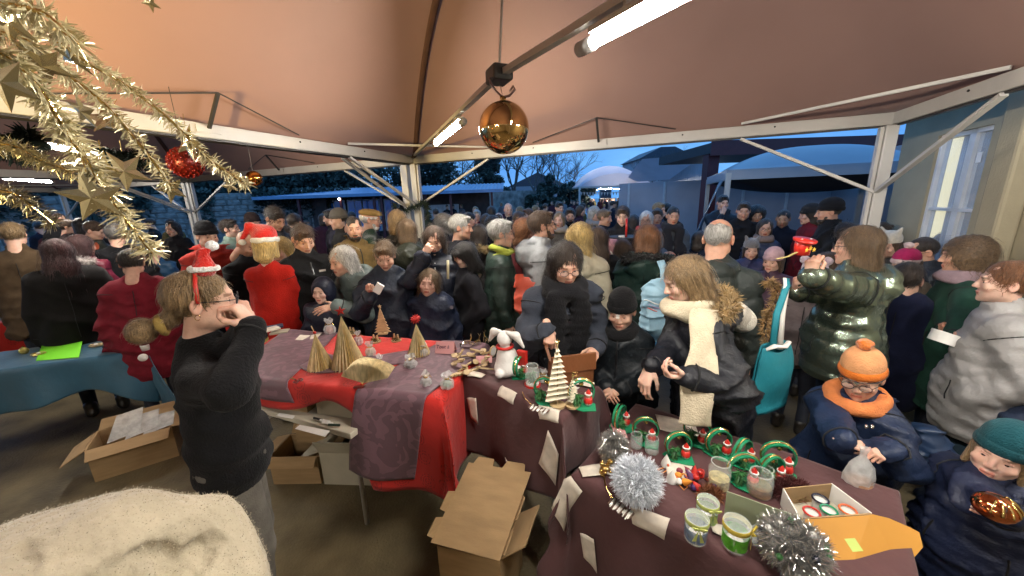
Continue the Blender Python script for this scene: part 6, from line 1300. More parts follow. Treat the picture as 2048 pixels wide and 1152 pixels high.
nrm /= np.linalg.norm(nrm, axis=1)[:, None]+1e-9; vis = np.where(((V-CAMP)*nrm).sum(1) < .12)[0]; vi = rg.choice(vis, 46000); b0 = V[vi]+rg.normal(0, .003, (46000, 3)); dr = nrm[vi]+rg.normal(0, .75, (46000, 3)); dr /= np.linalg.norm(dr, axis=1)[:, None]
sd0 = np.cross(dr, rg.normal(size=(46000, 3))); sd0 /= np.linalg.norm(sd0, axis=1)[:, None]; ln0 = rg.uniform(.002, .0045, 46000)[:, None]; cu = rg.normal(0, .5, (46000, 3)); m1 = b0+dr*ln0*.6; m2 = m1+(dr*.2+cu)*ln0*.6
FV = np.stack([b0-sd0*.0007, b0+sd0*.0007, m1+sd0*.0006, m1-sd0*.0006, m2+sd0*.0003, m2-sd0*.0003], 1).reshape(-1, 3); o6 = np.arange(46000)*6; nV = len(V)
V = np.concatenate([V, FV]); F = np.concatenate([F, np.stack([o6, o6+1, o6+2, o6+3], 1)+nV, np.stack([o6+3, o6+2, o6+4, o6+5], 1)+nV])
co = ob('fleece_coat', mesh_np('fleece_coat', V-c_, F), sherpa, None, loc=tuple(c_), label='cream sherpa fleece coat heaped in the bottom left corner', cat='coat')
# ------------------------------------------------------------------ hanging ornaments
mirror_g = M('mirror_gold', (.80, .52, .22), rough=.045, metal=1, var=0)
bp_ = aty(1008, 256, 1.85); rB = .118
E_ = empty('gold_ball', tuple(bp_), 'big mirror-gold ball hanging from the lamp bar with a dark bow', 'bauble'); MB().sphere((0, 0, 0), rB, 48).build('ball', mirror_g, E_, smooth=True); MB().lathe([(.014, rB-.004), (.014, rB+.018), (0, rB+.02)], n=12).build('cap', goldm, E_, smooth=True)
bow = M('bow_ribbon', (.14, .07, .06), rough=.4, var=.2)
MB().tube([(0, 0, rB+.015), (-.03, 0, rB+.04), (-.055, 0, rB+.075), (-.06, 0, rB+.10)], [.012, .014, .018, .006], 8, flat=.3).build('bow_loop', bow, E_, smooth=True); MB().tube([(0, 0, rB+.015), (.03, 0, rB+.02), (.055, 0, rB+.045), (.05, 0, rB+.06), (.03, 0, rB+.04)], [.012, .018, .020, .014, .01], 8, flat=.3).build('bow_loop', bow, E_, smooth=True)
jl = J-bp_; MB().tube([(0, 0, rB+.015), tuple(jl-np.array([0, 0, .03]))], .0015, 4).build('thread', bow, E_)
rp_ = aty(372, 325, 2.35); E_ = empty('red_ball', tuple(rp_), 'spiky dark red bauble hanging behind the gold star', 'bauble'); MB().sphere((0, 0, 0), .085, 16).build('ball', M('deep_red', (.09, .006, .003), rough=.3, metal=.5, var=.3, vs=40), E_, smooth=True); sp = MB()
for k in range(170): z_ = 1-2*(k+.5)/170; a = k*2.399; q = math.sqrt(1-z_*z_); v = Vector((q*math.cos(a), q*math.sin(a), z_)); sp.sphere(v*.087, .0075, 5)
so_ = sp.build('beading', M('deep_red_gloss', (.20, .012, .006), rough=.12, metal=.6), E_, smooth=True); so_['kind'] = 'stuff'; MB().tube([(0, 0, .085), (0, 0, .42)], .002, 4).build('thread', dark, E_)
op_ = aty(508, 357, 3.1); E_ = empty('amber_ball', tuple(op_), 'small amber bauble hanging at the tip of the tinsel', 'bauble'); MB().sphere((0, 0, 0), .06, 20).build('ball', M('amber_mirror', (.55, .22, .05), rough=.10, metal=1), E_, smooth=True); MB().tube([(0, 0, .06), (0, 0, .35)], .002, 4).build('thread', dark, E_)
# ---- gold tinsel garlands hung with stars, close to the lens
def spline(P, n=60):
    P = np.array(P, float); m = len(P); t = np.linspace(0, m-1.0001, n); i = t.astype(int); f = (t-i)[:, None]; g = lambda k: P[np.clip(k, 0, m-1)]
    return .5*((2*g(i))+(-g(i-1)+g(i+1))*f+(2*g(i-1)-5*g(i)+4*g(i+1)-g(i+2))*f**2+(-g(i-1)+3*g(i)-3*g(i+1)+g(i+2))*f**3)
foil = M('gold_star_foil', (.78, .68, .42), rough=.22, metal=.95, var=.1)
def garland(pix, label, n, L_, w, mat, seed, grp='gold tinsel branches', rad=.012):
    P = spline([atd(*q) for q in pix]); c = P[0]; E_ = empty('tinsel_garland', tuple(c), label, 'tinsel garland', grp); MB().tube(P[::2]-c, .0035, 5).build('wire', goldm, E_)
    V, F = fur_mesh(P-c, rad, n, L_, w, seed, .25); ob('tinsel', mesh_np('tinsel', V, F, False), mat, E_); return P
garland(((-60, -30, .75), (60, 40, .75), (150, 110, .80), (250, 170, .88), (340, 240, .95), (420, 320, 1.05), (495, 370, 1.15)), 'upper gold tinsel branch reaching down to the amber bauble', 1350, .021, .0017, tin_g, 1)
garland(((-40, 60, .62), (50, 80, .66), (120, 140, .72), (200, 200, .80), (280, 290, .88), (345, 375, .95)), 'middle gold tinsel branch ending in a star', 1000, .019, .0016, tin_g, 2)
garland(((-60, 90, .55), (20, 120, .58), (80, 180, .62), (130, 260, .66), (190, 350, .70), (250, 440, .75), (310, 510, .80)), 'lowest thick gold tinsel branch crossing the dark coats', 1150, .025, .0019, tin_g, 3)
garland(((-60, 300, 1.5), (20, 290, 1.5), (80, 320, 1.55), (150, 345, 1.6)), 'dull tinsel branch in front of the left lamp', 800, .035, .0018, tin_d, 4, 'dull tinsel behind the gold branches', .02)
garland(((-60, 380, 1.2), (20, 385, 1.2), (60, 410, 1.25), (110, 450, 1.3)), 'thin dull tinsel branch at the left edge', 450, .03, .0018, tin_d, 5, 'dull tinsel behind the gold branches', .02)
garland(((-60, -20, .5), (20, 10, .5), (90, 30, .52), (160, 95, .58)), 'tinsel branch across the top left corner', 450, .018, .0014, tin_g, 6)
def star(px, py, d, r, th, tilt, label):
    p = atd(px, py, d); E_ = empty('foil_star', tuple(p), label, 'star', 'gold foil stars on the tinsel'); P = MB(); n = 5; Vv = []
    for i in range(10): a = PI*i/5+th; q = r if i % 2 == 0 else r*.42; Vv.append((q*math.cos(a), 0, q*math.sin(a)))
    Vv += [(0, -r*.13, 0), (0, r*.02, 0)]; F = [(i, (i+1) % 10, 10) for i in range(10)]+[((i+1) % 10, i, 11) for i in range(10)]; o = P.add(Vv, F).build('foil', foil, E_); E_.rotation_euler = tilt; MB().tube([(0, 0, r*.9), (.0, .0, r*1.4)], .0008, 4).build('thread', goldm, E_)
for a in ((185, 395, .70, .052, .5, (.2, .1, .5), 'big gold star hanging low behind the lowest branch'), (375, 285, 1.0, .052, 1.2, (.0, .1, -.3), 'gold star in front of the spiky red bauble'), (165, 222, .85, .042, .2, (.3, .2, -.2), 'gold star against the white beam, left one'), (212, 238, .9, .045, 2.0, (-.5, .3, .3), 'brownish gold star against the white beam, right one'), (148, 120, .75, .042, .1, (1.2, .5, .3), 'tilted star catching the lamp, near the top'), (250, 342, .85, .048, .9, (.1, .1, .5), 'gold star right of the lowest branch'), (342, 378, .95, .040, 1.9, (.1, .0, .1), 'gold star at the end of the middle branch'), (460, 372, 1.1, .026, 1.9, (.1, .0, 1.0), 'narrow gold star near the end of the upper branch'), (20, 45, .6, .036, .7, (.5, .3, .3), 'gold star at the top left corner'), (85, 130, .65, .042, .3, (.9, -.3, .2), 'silvery star under the top branches'), (8, 165, .55, .044, .9, (.2, .2, .2), 'gold star cut by the left edge'), (300, 5, .8, .020, .9, (.6, .2, .2), 'tiny gold star at the top edge'), (205, 330, .72, .040, 1.4, (.4, .6, 0), 'gold star in the thick of the lowest branch')): star(*a)
# evergreen garlands wound round the post cluster, and dark foliage clumps under the left canopy
def green_garland(pts, label, n=900, L_=.05, w=.004, mat=None):
    P = spline(pts, 40); c = P[0]; V, F = fur_mesh(P-c, .02, n, L_, w, 4, .3); mb = MB().tube(P-c, .012, 5); n0 = len(mb.V); V = np.concatenate([np.array(mb.V), V]); ob('evergreen_garland', mesh_np('evergreen_garland', V, list(mb.F)+[tuple(int(x)+n0 for x in f) for f in F]), mat or M('dark_green'), None, loc=tuple(c), label=label, cat='garland')
pc = C0; green_garland([(pc[0]-.25, pc[1]-.2, 1.90), (pc[0]-.12, pc[1]-.35, 1.80), (pc[0]+.05, pc[1]-.3, 1.86), (pc[0]+.18, pc[1]-.2, 1.90), (pc[0]+.2, pc[1]-.25, 1.7), (pc[0]+.24, pc[1]-.2, 1.50)], 'dark evergreen garland wound round the central post cluster')
green_garland([aty(0, 280, 2.6), aty(40, 300, 2.6), aty(60, 270, 2.7)], 'dark evergreen clump under the left canopy, at the frame edge', 900, .09, .008); green_garland([aty(210, 310, 3.4), aty(250, 320, 3.4), aty(290, 312, 3.5)], 'dark evergreen clump under the left canopy behind the stars', 700, .09, .008)
# work light on a stand behind the photographer, aimed at the canopy
fp = np.array([-2.3, .15, 1.9]); tg = at(690, 130, 3.1); d = Vector(tg-fp).normalized(); E_ = empty('work_light', tuple(fp), 'warm halogen work light on a stand outside the frame to the left', 'lamp'); q = d.to_track_quat('-Z', 'Y').to_matrix()
MB().box(tuple(d*-.03), (.18, .12, .05), q).build('housing', black_m, E_); MB().box(tuple(d*.0), (.15, .09, .004), q).build('lamp_glass', wl, E_); MB().tube([(0, 0, -.04), (0, 0, -1.89)], .015, 8).build('stand', dark, E_)
sl = bpy.data.objects.new('work_lamp', bpy.data.lights.new('work_lamp', 'SPOT')); COL.objects.link(sl); sl.location = tuple(fp+np.array(d)*.02); sl.rotation_euler = d.to_track_quat('-Z', 'Y').to_euler(); sl.data.energy = 600; sl.data.spot_size = math.radians(62); sl.data.spot_blend = 1.; sl.data.color = (1, .74, .30); sl.data.shadow_soft_size = .03
# ------------------------------------------------------------------ people
NAVY = (.012, .018, .040); BLK = (.010, .010, .012); GRY = (.10, .11, .12)
def nyl(c): return ('nylon', c)
def wl_(c): return ('wool', c)
ph = {}
def tgt(px, py, d): return tuple(atd(px, py, d))
def dirw(a, b): d = np.array(b, float)-np.array(a, float); return d/np.linalg.norm(d)
# -- the stall holder in front
F1 = person('woman in black sweater and santa-hat headband, profile, hands raised to her mouth', 406, 602, 124, 82, sex='f', hair=('tiedlow', 'dblond'), dep=1.36, top=('knit', (.006, .006, .007)), top_name='sweater', hem=.93, bulk=.016, bot=('wool', (.13, .12, .105)), collar=0, glasses=1, hp=4, fat=.96, group='stall holders', H=1.66, pole=(.05, -.9, -1), R=(tuple(atd(506, 652, 1.27)), (np.array([-.36, -.05, .72]), np.array([-.8, -.2, -.3])), 'grip', 'w'), L=(tuple(atd(500, 646, 1.42)), (np.array([-.35, .1, .75]), np.array([-.8, .3, -.2])), 'grip', 'w'), sk='a')
hb = F1['onhead']; hb('headband', mesh_np('headband', *(lambda m: (np.array(m.V), m.F))(MB().tube([(.089*math.cos(a), -.005, .02+.112*math.sin(a)) for a in np.linspace(-.1, PI+.1, 20)], .007, 6, flat=.5))), red_p)
hb('santa_cone', (lambda s_: mesh_np('santa_cone', *s_.mesh(.004, wob(3, .002, 40))))(Sdf().cone((.02, .020, .130), (.018, .020, .185), .038, .017, k=.02).cone((.018, .020, .185), (.014, .040, .200), .015, .010, k=.01)), fleece, (.55, .02, .012))
hb('santa_trim', (lambda s_: mesh_np('santa_trim', *s_.mesh(.004, wob(3, .002, 90))))(Sdf().torus((.02, .020, .128), .039, .010, sc=(1, 1, 1.1))), fleece, (.78, .76, .72)); hb('santa_pompom', (lambda s_: mesh_np('santa_pompom', *s_.mesh(.004, wob(3, .003, 110))))(Sdf().ell((.012, .050, .212), (.020, .020, .019))), fleece, (.85, .84, .82))
hb('scrunchie', (lambda s_: mesh_np('scrunchie', *s_.mesh(.004, wob(3, .003, 90))))(Sdf().torus((0, -.125, -.078), .030, .013, R=rot('x', 75))), wool, (.25, .17, .05)); hb('earring', MB().tube([(.081+0*a, -.012+.008*math.cos(a), -.045+.010*math.sin(a)) for a in np.linspace(0, 5.5, 10)], .0015, 5).mesh('earring', True), gold_ear)
# -- near visitors along the long table
D6 = person('woman with long dark hair and glasses leaning over the table, thick black scarf, grey-blue coat', 1132, 528, 84, 14, hair=('long', 'dark'), dep=2.05, top=wl_((.040, .046, .062)), top_name='coat', hem=.5, bulk=.025, glasses=1, scarf=((.010, .010, .012), 'tails'), lean=22, hp=14, R=(tuple(atd(1095, 655, 1.95)), (np.array([.10, -.28, -.75]), np.array([0., .4, -.9])), 'pinch', 'w'), L=(tuple(atd(1190, 700, 2.05)), None, 'relax', 'w'), H=1.70, sk='a', wide=1.1)
bagp = atd(1142, 725, 1.92); E_ = empty('handbag', tuple(bagp), 'tan leather handbag with flap hanging on the leaning woman front', 'handbag', rz=.2); lb_ = M('tan_leather', (.17, .060, .022), rough=.4, var=.2, bump=.2)
MB().box((0, 0, -.07), (.24, .08, .19)).build('bag_body', lb_, E_, bevel=.02); MB().box((0, -.043, .015), (.245, .012, .10)).build('flap', lb_, E_, bevel=.006); MB().tube([(-.012, -.055, -.03), (.012, -.055, -.03), (.012, -.055, -.05), (-.012, -.055, -.05)], .003, 5, closed=True).build('clasp', goldm, E_); MB().tube([(-.11, 0, .02), (-.12, .05, .08), (-.10, .10, .12)], .009, 6, flat=.4).build('strap', lb_, E_)
D14 = person('boy in a black beanie with white three-leaf logo and black hooded jacket', 1243, 622, 78, -10, sex='c', hair=('crop', 'brown'), dep=2.16, hat='beanie', hatc=(.008, .008, .009), top=nyl((.008, .011, .014)), top_name='jacket', hem=.6, bulk=.03, hp=14, hood=1, R='front', L='front', hs=.215, sk='a', fat=1.1, scarf=((.008, .008, .009),), zipc='b')
lg = bpy.data.collections  # logo on the cuff: three leaves over bars
mb = MB()
for a in (-38, 0, 38):
    q = math.radians(a); pts = [(0, 0), (-.006, .010), (0, .020), (.006, .010)]; P4 = [(x*math.cos(q)+z*math.sin(q), z*math.cos(q)-x*math.sin(q)) for x, z in pts]; mb.add([(x, .1195, .026+z) for x, z in P4]+[(x, .1180, .026+z) for x, z in P4], [(0, 1, 2, 3), (7, 6, 5, 4)])
for k in range(3): mb.box((0, .119, .024-k*.0045), (.026-.004*k, .002, .0022))
lgo = D14['onhead']('logo', mb.mesh('logo'), white_g); lgo['kind'] = 'stuff'
D15 = person('woman in profile with brown-blond hair, long cream scarf and black parka', 1368, 560, 96, -66, hair=('boblong', 'dblond'), dep=1.84, top=nyl((.007, .008, .012)), top_name='parka', hem=.5, bulk=.03, lean=16, hp=16, hood=(.30, .20, .09), scarf=((.50, .43, .31), 'ring'), R=(tuple(atd(1300, 735, 1.72)), (np.array([-.30, -.25, -.55]), np.array([.2, .1, -.9])), 'relax', 'w'), L=(tuple(atd(1368, 752, 1.62)), (np.array([-.75, -.1, .12]), np.array([.1, .2, .9])), 'pinch', 'w'), H=1.68, sk='c')
V, F = Sdf().cone(D15['loc'](atd(1440, 602, 1.95)), D15['loc'](atd(1480, 640, 1.98)), .085, .07, k=.03).mesh(.012, wob(3, .01, 20)); ob('hood_lining', mesh_np('hood_lining', V, F), fleece, D15['root'], color=(.60, .55, .46))
def strip(pts, wd, td, w, th, name, mat, par, col, n=40, rib=.0022):
    P = spline(pts, n); V = []; F = []; m = 26; td = np.array(td, float)
    for i in range(n):
        k = .82+.18*math.sin(i*.33)*.5+.10*min(i/n*3, 1); ed = 1 if i < n-1 else .7
        for j in range(m):
            a = 2*PI*j/m; ca, sa = math.cos(a), math.sin(a); wv = math.copysign(abs(ca)**.75, ca)*w/2*k; hv = math.copysign(abs(sa)**.8, sa)*th/2*ed+rib*math.sin(ca*34)*np.sign(sa)+.010*math.sin(wv*30+i*.22)
            V.append(P[i]+wd*wv+td*hv)
    for i in range(n-1):
        for j in range(m): F.append((i*m+j, i*m+(j+1) % m, (i+1)*m+(j+1) % m, (i+1)*m+j))
    F += [tuple(range(m-1, -1, -1)), tuple((n-1)*m+j for j in range(m))]; return ob(name, mesh_np(name, np.array(V), F), mat, par, color=col)
wx = D15['R'].T@np.array([.93, -.1, -.10]); wx = wx/np.linalg.norm(wx); ty = D15['R'].T@np.array([-.1, -1., .25]); so_ = strip([D15['loc'](atd(1412, 618, 1.74)), D15['loc'](atd(1408, 690, 1.66)), D15['loc'](atd(1396, 770, 1.60)), D15['loc'](atd(1390, 850, 1.60))], wx, ty, .155, .030, 'scarf_tail', knit, D15['root'], (.50, .43, .31))
E_ = empty('trinket', tuple(D15['hands'][1]+np.array([.0, -.01, .03])), 'small dark object held in the cream-scarf woman fingers', 'trinket'); MB().tube([(-.02, 0, 0), (0, .01, .012), (.02, 0, .02)], .005, 6).build('trinket_body', black_m, E_, smooth=True)
D12 = person('woman with auburn bob seen from behind, huge black fur hood on dark green coat', 1296, 478, 60, 176, hair=('bob', 'auburn'), dep=2.95, top=nyl((.014, .034, .028)), top_name='coat', hem=.5, bulk=.045, hood=(.010, .010, .011), hp=4, wide=1.12, R='front', L='front')
E_ = empty('backpack', tuple(atd(1316, 618, 2.50)), 'pale blue school backpack with pink stripes and ruffles', 'backpack', rz=.2); pbm = M('pale_blue_nylon', (.26, .44, .56), rough=.5, var=.15, bump=.4, bs=20)
s = Sdf(); s.cone((0, 0, .10), (0, 0, -.13), .11, .125, sc=(1, .7, 1), k=.03); s.cone((0, -.07, -.04), (0, -.07, -.12), .065, .075, sc=(1.2, .5, 1), k=.02); V, F = s.mesh(.010, crease(4, .012, 20)); ob('pack_body', mesh_np('pack_body', V, F), pbm, E_)
for k, z_ in enumerate((.02, .045, .07)): MB().tube([(.118*math.cos(a), .083*math.sin(a)-.002, z_+.012*math.sin(4*a)) for a in np.linspace(PI, 2*PI, 18)], .006, 5, flat=.7).build('stripe', [M('coral_trim', (.60, .12, .10)), M('lilac_trim', (.40, .30, .50)), M('white_matte')][k], E_, smooth=True)
MB().tube([(.02, -.02, .20), (.04, .02, .27), (.05, .08, .32)], .026, 8, flat=.3).build('strap', pbm, E_, smooth=True); MB().tube([(0, 0, .20), (.03, 0, .24), (.05, 0, .20)], .006, 6).build('handle', pbm, E_)
s = Sdf(); s.cone((.02, -.02, -.22), (-.05, -.03, -.32), .08, .07, k=.04, quilt=(.03, .012)); V, F = s.mesh(.009, wob(5, .006, 40)); ob('ruffle', mesh_np('ruffle', V, F), M('bright_blue_nylon', (.02, .20, .48), rough=.4, bump=.5, bs=30), E_)
D13 = person('bald grey-haired man from behind in dark grey-green hooded puffer jacket', 1437, 478, 76, 172, sex='m', hair=('bald', 'grey'), dep=2.30, top=nyl((.030, .038, .036)), top_name='jacket', hem=.7, bulk=.05, quilt=(.115, .022), hood=1, hp=6, fat=1.08, H=1.74, sk='b')
D4 = person('blonde woman from behind in shiny cream puffer', 1162, 474, 60, 165, hair=('long', 'blond'), dep=2.9, top=nyl((.42, .38, .28)), top_name='puffer', hem=.7, bulk=.04, quilt=(.06, .016), hood=1, hp=2)
D5 = person('woman with long brown hair from behind beside the blonde', 1197, 478, 48, 175, hair=('long', 'brown'), dep=3.5, top=wl_(BLK), top_name='coat', hem=.5, bulk=.02)
D2 = person('man in light grey hooded puffer and glasses, profile to the right', 1085, 452, 54, 100, sex='m', hair=('short', 'brown'), dep=3.1, top=nyl((.24, .25, .26)), top_name='puffer', hem=.6, bulk=.045, quilt=(.09, .018), hood=1, glasses=1, hp=-2, H=1.78, sk='a', beard='brown')
C16 = person('woman with short silver hair, lime scarf and long dark green quilted coat', 1003, 468, 54, 95, hair=('short', 'grey'), dep=3.1, top=nyl((.014, .028, .022)), top_name='coat', hem=.35, bulk=.035, quilt=(.10, .010), scarf=((.30, .34, .05), 'thin'), glasses=1, hp=4, H=1.66, sk='a')
C12 = person('dark-haired woman in profile looking left, long black coat', 928, 512, 52, -80, hair=('fringe', 'black'), dep=3.2, top=wl_((.010, .010, .013)), top_name='coat', hem=.4, bulk=.03, hp=20, R='hold', L='pocket', sk='c')
C10 = person('woman with dark shoulder-length hair, hand at her mouth, navy jacket with white zip', 868, 480, 54, -8, hair=('boblong', 'brown'), dep=3.15, top=nyl((.010, .013, .024)), top_name='jacket', hem=.5, bulk=.03, R=(tuple(atd(850, 512, 2.95)), (np.array([.35, 0, .65]), np.array([.2, .9, .2])), 'grip', 'w'), hp=18, zipc='w', sk='a')
C11 = person('girl with brown hair and side fringe looking straight at the camera, navy padded coat', 857, 565, 52, -12, sex='c', hair=('boblong', 'lbrown'), dep=2.95, top=nyl(NAVY), top_name='coat', hem=.45, bulk=.035, hp=0, hood=1, hr=-6, sk='c')
MB().lathe([(0, 0), (.014, 0), (.014, .002), (0, .002)], R=Matrix.Rotation(PI/2, 3, 'X'), n=14).build('sleeve_badge', M('badge_grey', (.15, .16, .2)), C11['root'], loc=tuple(C11['loc'](atd(903, 615, 2.82))))
C9 = person('boy with short brown hair in navy coat holding a small white box', 770, 512, 54, -6, sex='c', hair=('short', 'lbrown'), dep=2.95, top=nyl((.012, .017, .030)), top_name='coat', hem=.45, bulk=.04, hp=22, R=(tuple(atd(740, 585, 2.72)), (np.array([.35, -.5, .3]), np.array([.1, .1, .9])), 'grip', 'w'), L='pocket', hs=.222, sk='a', hood=1)
p = atd(757, 577, 2.60); MB().box((0, 0, 0), (.055, .02, .075), Matrix.Rotation(.6, 3, 'Y')).build('white_box', white_g, None, loc=tuple(p), label='small white box in the hand of the boy in navy', cat='box', bevel=.003)
C3 = person('elderly woman with white bob bending left, sage grey quilted puffer', 684, 522, 54, -58, hair=('bob', 'white'), dep=3.0, top=nyl((.10, .13, .125)), top_name='puffer', hem=.55, bulk=.04, quilt=(.055, .014), lean=22, hp=4, hood=1, L=(tuple(atd(672, 612, 2.80)), (np.array([-.7, -.2, -.1]), np.array([.0, .5, -.7])), 'flat', 'w'), R=(tuple(atd(655, 622, 3.0)), (np.array([-.6, -.1, -.2]), np.array([0, .5, -.7])), 'relax', 'w'), sk='a', H=1.6)
C2 = person('small child in a navy hooded coat in profile to the left', 645, 583, 42, -28, sex='c', hair=None, dep=2.95, hat='hood', top=nyl((.010, .013, .028)), top_name='coat', hem=.4, bulk=.035, hp=2, hs=.19, sk='c', hy=-4)
C1 = person('man with short brown hair looking down, black coat with small chest label', 607, 478, 54, 18, sex='m', hair=('short', 'brown'), dep=3.2, top=wl_((.010, .010, .011)), top_name='coat', hem=.5, bulk=.035, hp=26, R='pocket', L='pocket', H=1.8, sk='a', zipc='b')
MB().box((0, 0, 0), (.05, .004, .016)).build('chest_label', white_g, C1['root'], loc=tuple(C1['loc'](atd(645, 541, 2.98))))
C4 = person('bearded man in tan parka looking right', 708, 458, 46, 24, sex='m', hair=('crop', 'dark'), dep=3.75, beard='dark', top=wl_((.16, .105, .040)), top_name='parka', hem=.6, bulk=.04, hood=1, hp=4, hy=-22, sk='a', zipc='b')
C5 = person('old man with tan flat cap, glasses and white beard, dark green fleece', 742, 440, 42, 84, sex='m', hair=('short', 'white'), dep=4.1, hat='flat', hatc=(.20, .13, .05), beard='white', glasses=1, top=('fleece', (.012, .035, .018)), top_name='fleece_jacket', hem=.7, bulk=.03, hp=8, sk='b')
C6 = person('person in grey beanie looking left beside the shed window', 676, 440, 36, -80, sex='m', hair=('crop', 'dark'), dep=4.7, hat='beanie', hatc=(.13, .12, .11), top=wl_((.03, .03, .03)), hem=.6, bulk=.03, sk='c')
C6b = person('man with dark hair half hidden behind the grey beanie', 662, 436, 32, -100, sex='m', hair=('short', 'black'), dep=5.4, top=wl_((.05, .05, .07)), hem=.6)
C7 = person('woman with grey-blond hair from behind by the central posts', 797, 442, 44, 160, hair=('bob', 'dblond'), dep=3.9, top=wl_((.02, .02, .022)), top_name='coat', hem=.5, bulk=.03)
C8 = person('woman with streaked light-brown hair from behind, dark olive hooded coat', 815, 462, 46, 175, hair=('bob', 'lbrown'), dep=3.65, top=nyl((.022, .026, .018)), top_name='coat', hem=.5, bulk=.035, hood=1)
C13 = person('man with swept-back grey hair in profile to the right, black jacket', 922, 455, 48, 80, sex='m', hair=('short', 'grey'), dep=3.65, top=wl_((.014, .014, .018)), hem=.6, bulk=.03, hp=4, sk='b')
C14 = person('person with curly grey hair from behind, dark hood', 888, 450, 40, 178, hair=('curly', 'salt'), dep=4.3, top=wl_((.014, .014, .02)), hem=.5, bulk=.03, hood=1)
C15 = person('dark-haired visitor in black coat with brown fur hood', 960, 470, 38, 150, hair=('bob', 'dark'), dep=4.1, top=nyl((.012, .010, .010)), hem=.5, bulk=.04, hood=(.26, .18, .08))
D1 = person('woman with curly red-brown hair, glasses and dark red coat', 1052, 462, 44, 70, hair=('curly', 'auburn'), dep=3.9, top=wl_((.07, .012, .014)), top_name='coat', hem=.5, bulk=.03, glasses=1, hp=18)
# -- right side near
E8 = person('woman in metallic dark green puffer and glasses holding up a red tin', 1712, 492, 86, -84, hair=('boblong', 'lbrown'), dep=2.2, top=('shiny', (.17, .21, .16)), top_name='puffer', hem=.74, bulk=.045, quilt=(.09, .012), glasses=1, hp=4, hood=1, L=(tuple(atd(1600, 545, 1.86)), (np.array([-.05, -.05, .5]), np.array([.5, .3, 0])), 'grip', 'w'), R=(tuple(atd(1585, 585, 2.2)), (np.array([-.1, -.1, .4]), np.array([.5, -.3, .1])), 'grip', 'w'), bot=('denim', (.010, .018, .032)), H=1.68, sk='a', fat=1.12)
p = atd(1606, 490, 1.84); E_ = empty('red_tin_figure', tuple(p), 'red painted tin with yellow stars held up by the woman in metallic green', 'tin', rz=.2); MB().lathe([(0, -.05), (.032, -.05), (.036, -.01), (.036, .012), (.030, .02)], n=20).build('tin_body', red_p, E_, smooth=True); MB().lathe([(0, .022), (.050, .020), (.052, .030), (0, .034)], n=24, R=Matrix.Rotation(.25, 3, 'X')).build('lid', red_p, E_, smooth=True)
for k in range(3): star_mb(5, .012, .005, .003, (-.02+.022*k, -.040, -.02+.008*(k % 2))).build('yellow_star', M('yellow_paint'), E_)
for k in range(4): MB().sphere((.03*math.cos(k*1.6+.4), .03*math.sin(k*1.6+.4), .032), .006, 6, (1, 1, .4)).build('white_dot', white_g, E_)
MB().tube([(-.02, 0, -.03), (-.09, -.01, -.05), (-.15, 0, -.062)], .008, 5, flat=.3).build('raffia', M('straw'), E_)
# teal tote hanging from her arm
tt = atd(1545, 740, 1.85); E_ = empty('tote_bag', tuple(tt), 'bright teal tote bag with white lining hanging from the green puffer arm', 'tote bag', rz=.35); teal = M('teal_canvas', (.004, .17, .22), rough=.7, var=.15, bump=.3, bs=50)
n = 22; cf = crease(9, .022, 11)
for sd_ in (-1, 1):
    V = []; F = []
    for i in range(n+1):
        for j in range(n+1):
            u, v = i/n*2-1, j/n; w_ = .15*(.62+.38*min(1, v*1.5+.1))*(1+.06*math.sin(v*9)); z_ = .14-.36*v; p_ = np.array([u*w_+.010*math.sin(v*5), sd_*(.040*(1-u*u)**.6*(.35+.65*math.sin(PI*min(v+.12, 1)*.9))+.003), z_-.03*(1-u*u)*(1-v)*(sd_ < 0)]); p_[1] += sd_*float(cf(p_[None]*np.array([1, 1, .6]))[0])*(-.9)*(1-u**4); V.append(tuple(p_))
    for i in range(n):
        for j in range(n): k_ = i*(n+1)+j; F.append((k_, k_+1, k_+n+2, k_+n+1))
    ob('bag_panel', mesh_np('bag_panel', np.array(V), np.array(F)), teal, E_).modifiers.new('s', 'SOLIDIFY').thickness = .003
MB().tube([(-.085, -.01, .13), (-.06, -.035, .155), (0, -.04, .14), (.06, -.02, .15), (.085, 0, .13)], [.012, .018, .014, .012, .006], 8, flat=.5).build('white_lining', white_g, E_, smooth=True)
for x, m_ in ((-.04, teal), (.0, M('white_matte'))): MB().tube([(x*1.4, -.02, .12), (x+.01, .0, .30), (.06, .03, .43), (.08, .05, .46)], .015, 6, flat=.22).build('strap', m_, E_, smooth=True)
# twig garland in front of the tall puffer man
P = spline([atd(1535, 560, 2.1), atd(1555, 590, 2.1), atd(1530, 650, 2.08), atd(1545, 700, 2.1)], 40); V, F = fur_mesh(P-P[0], .02, 900, .035, .003, 6, .2); ob('twig_garland', mesh_np('twig_garland', V, F, False), M('twig_gold', (.28, .17, .07), rough=.5, var=.6, vs=30), None, loc=tuple(P[0]), label='brown and cream twig garland carried beside the teal tote', cat='garland')
E17 = person('child with orange bobble hat, glasses and orange snood, navy coat, holding a clear bag', 1722, 752, 90, -4, sex='c', hair=('short', 'lbrown'), hat='pompom', hatc=(.62, .29, .13), shade=(.62, .16, .025), dep=1.72, top=nyl((.012, .022, .055)), top_name='coat', hem=.38, bulk=.045, scarf=((.62, .20, .065), 'big'), glasses=1, hp=14, hr=3, hs=.215, R=(tuple(atd(1692, 895, 1.50)), (np.array([.30, -.15, -.05]), np.array([-.1, .5, -.8])), 'pinch', 'w'), L=(tuple(atd(1768, 900, 1.50)), (np.array([-.30, -.15, -.0]), np.array([.1, .5, -.8])), 'pinch', 'w'), sk='a', H=1.25, fat=1.1)
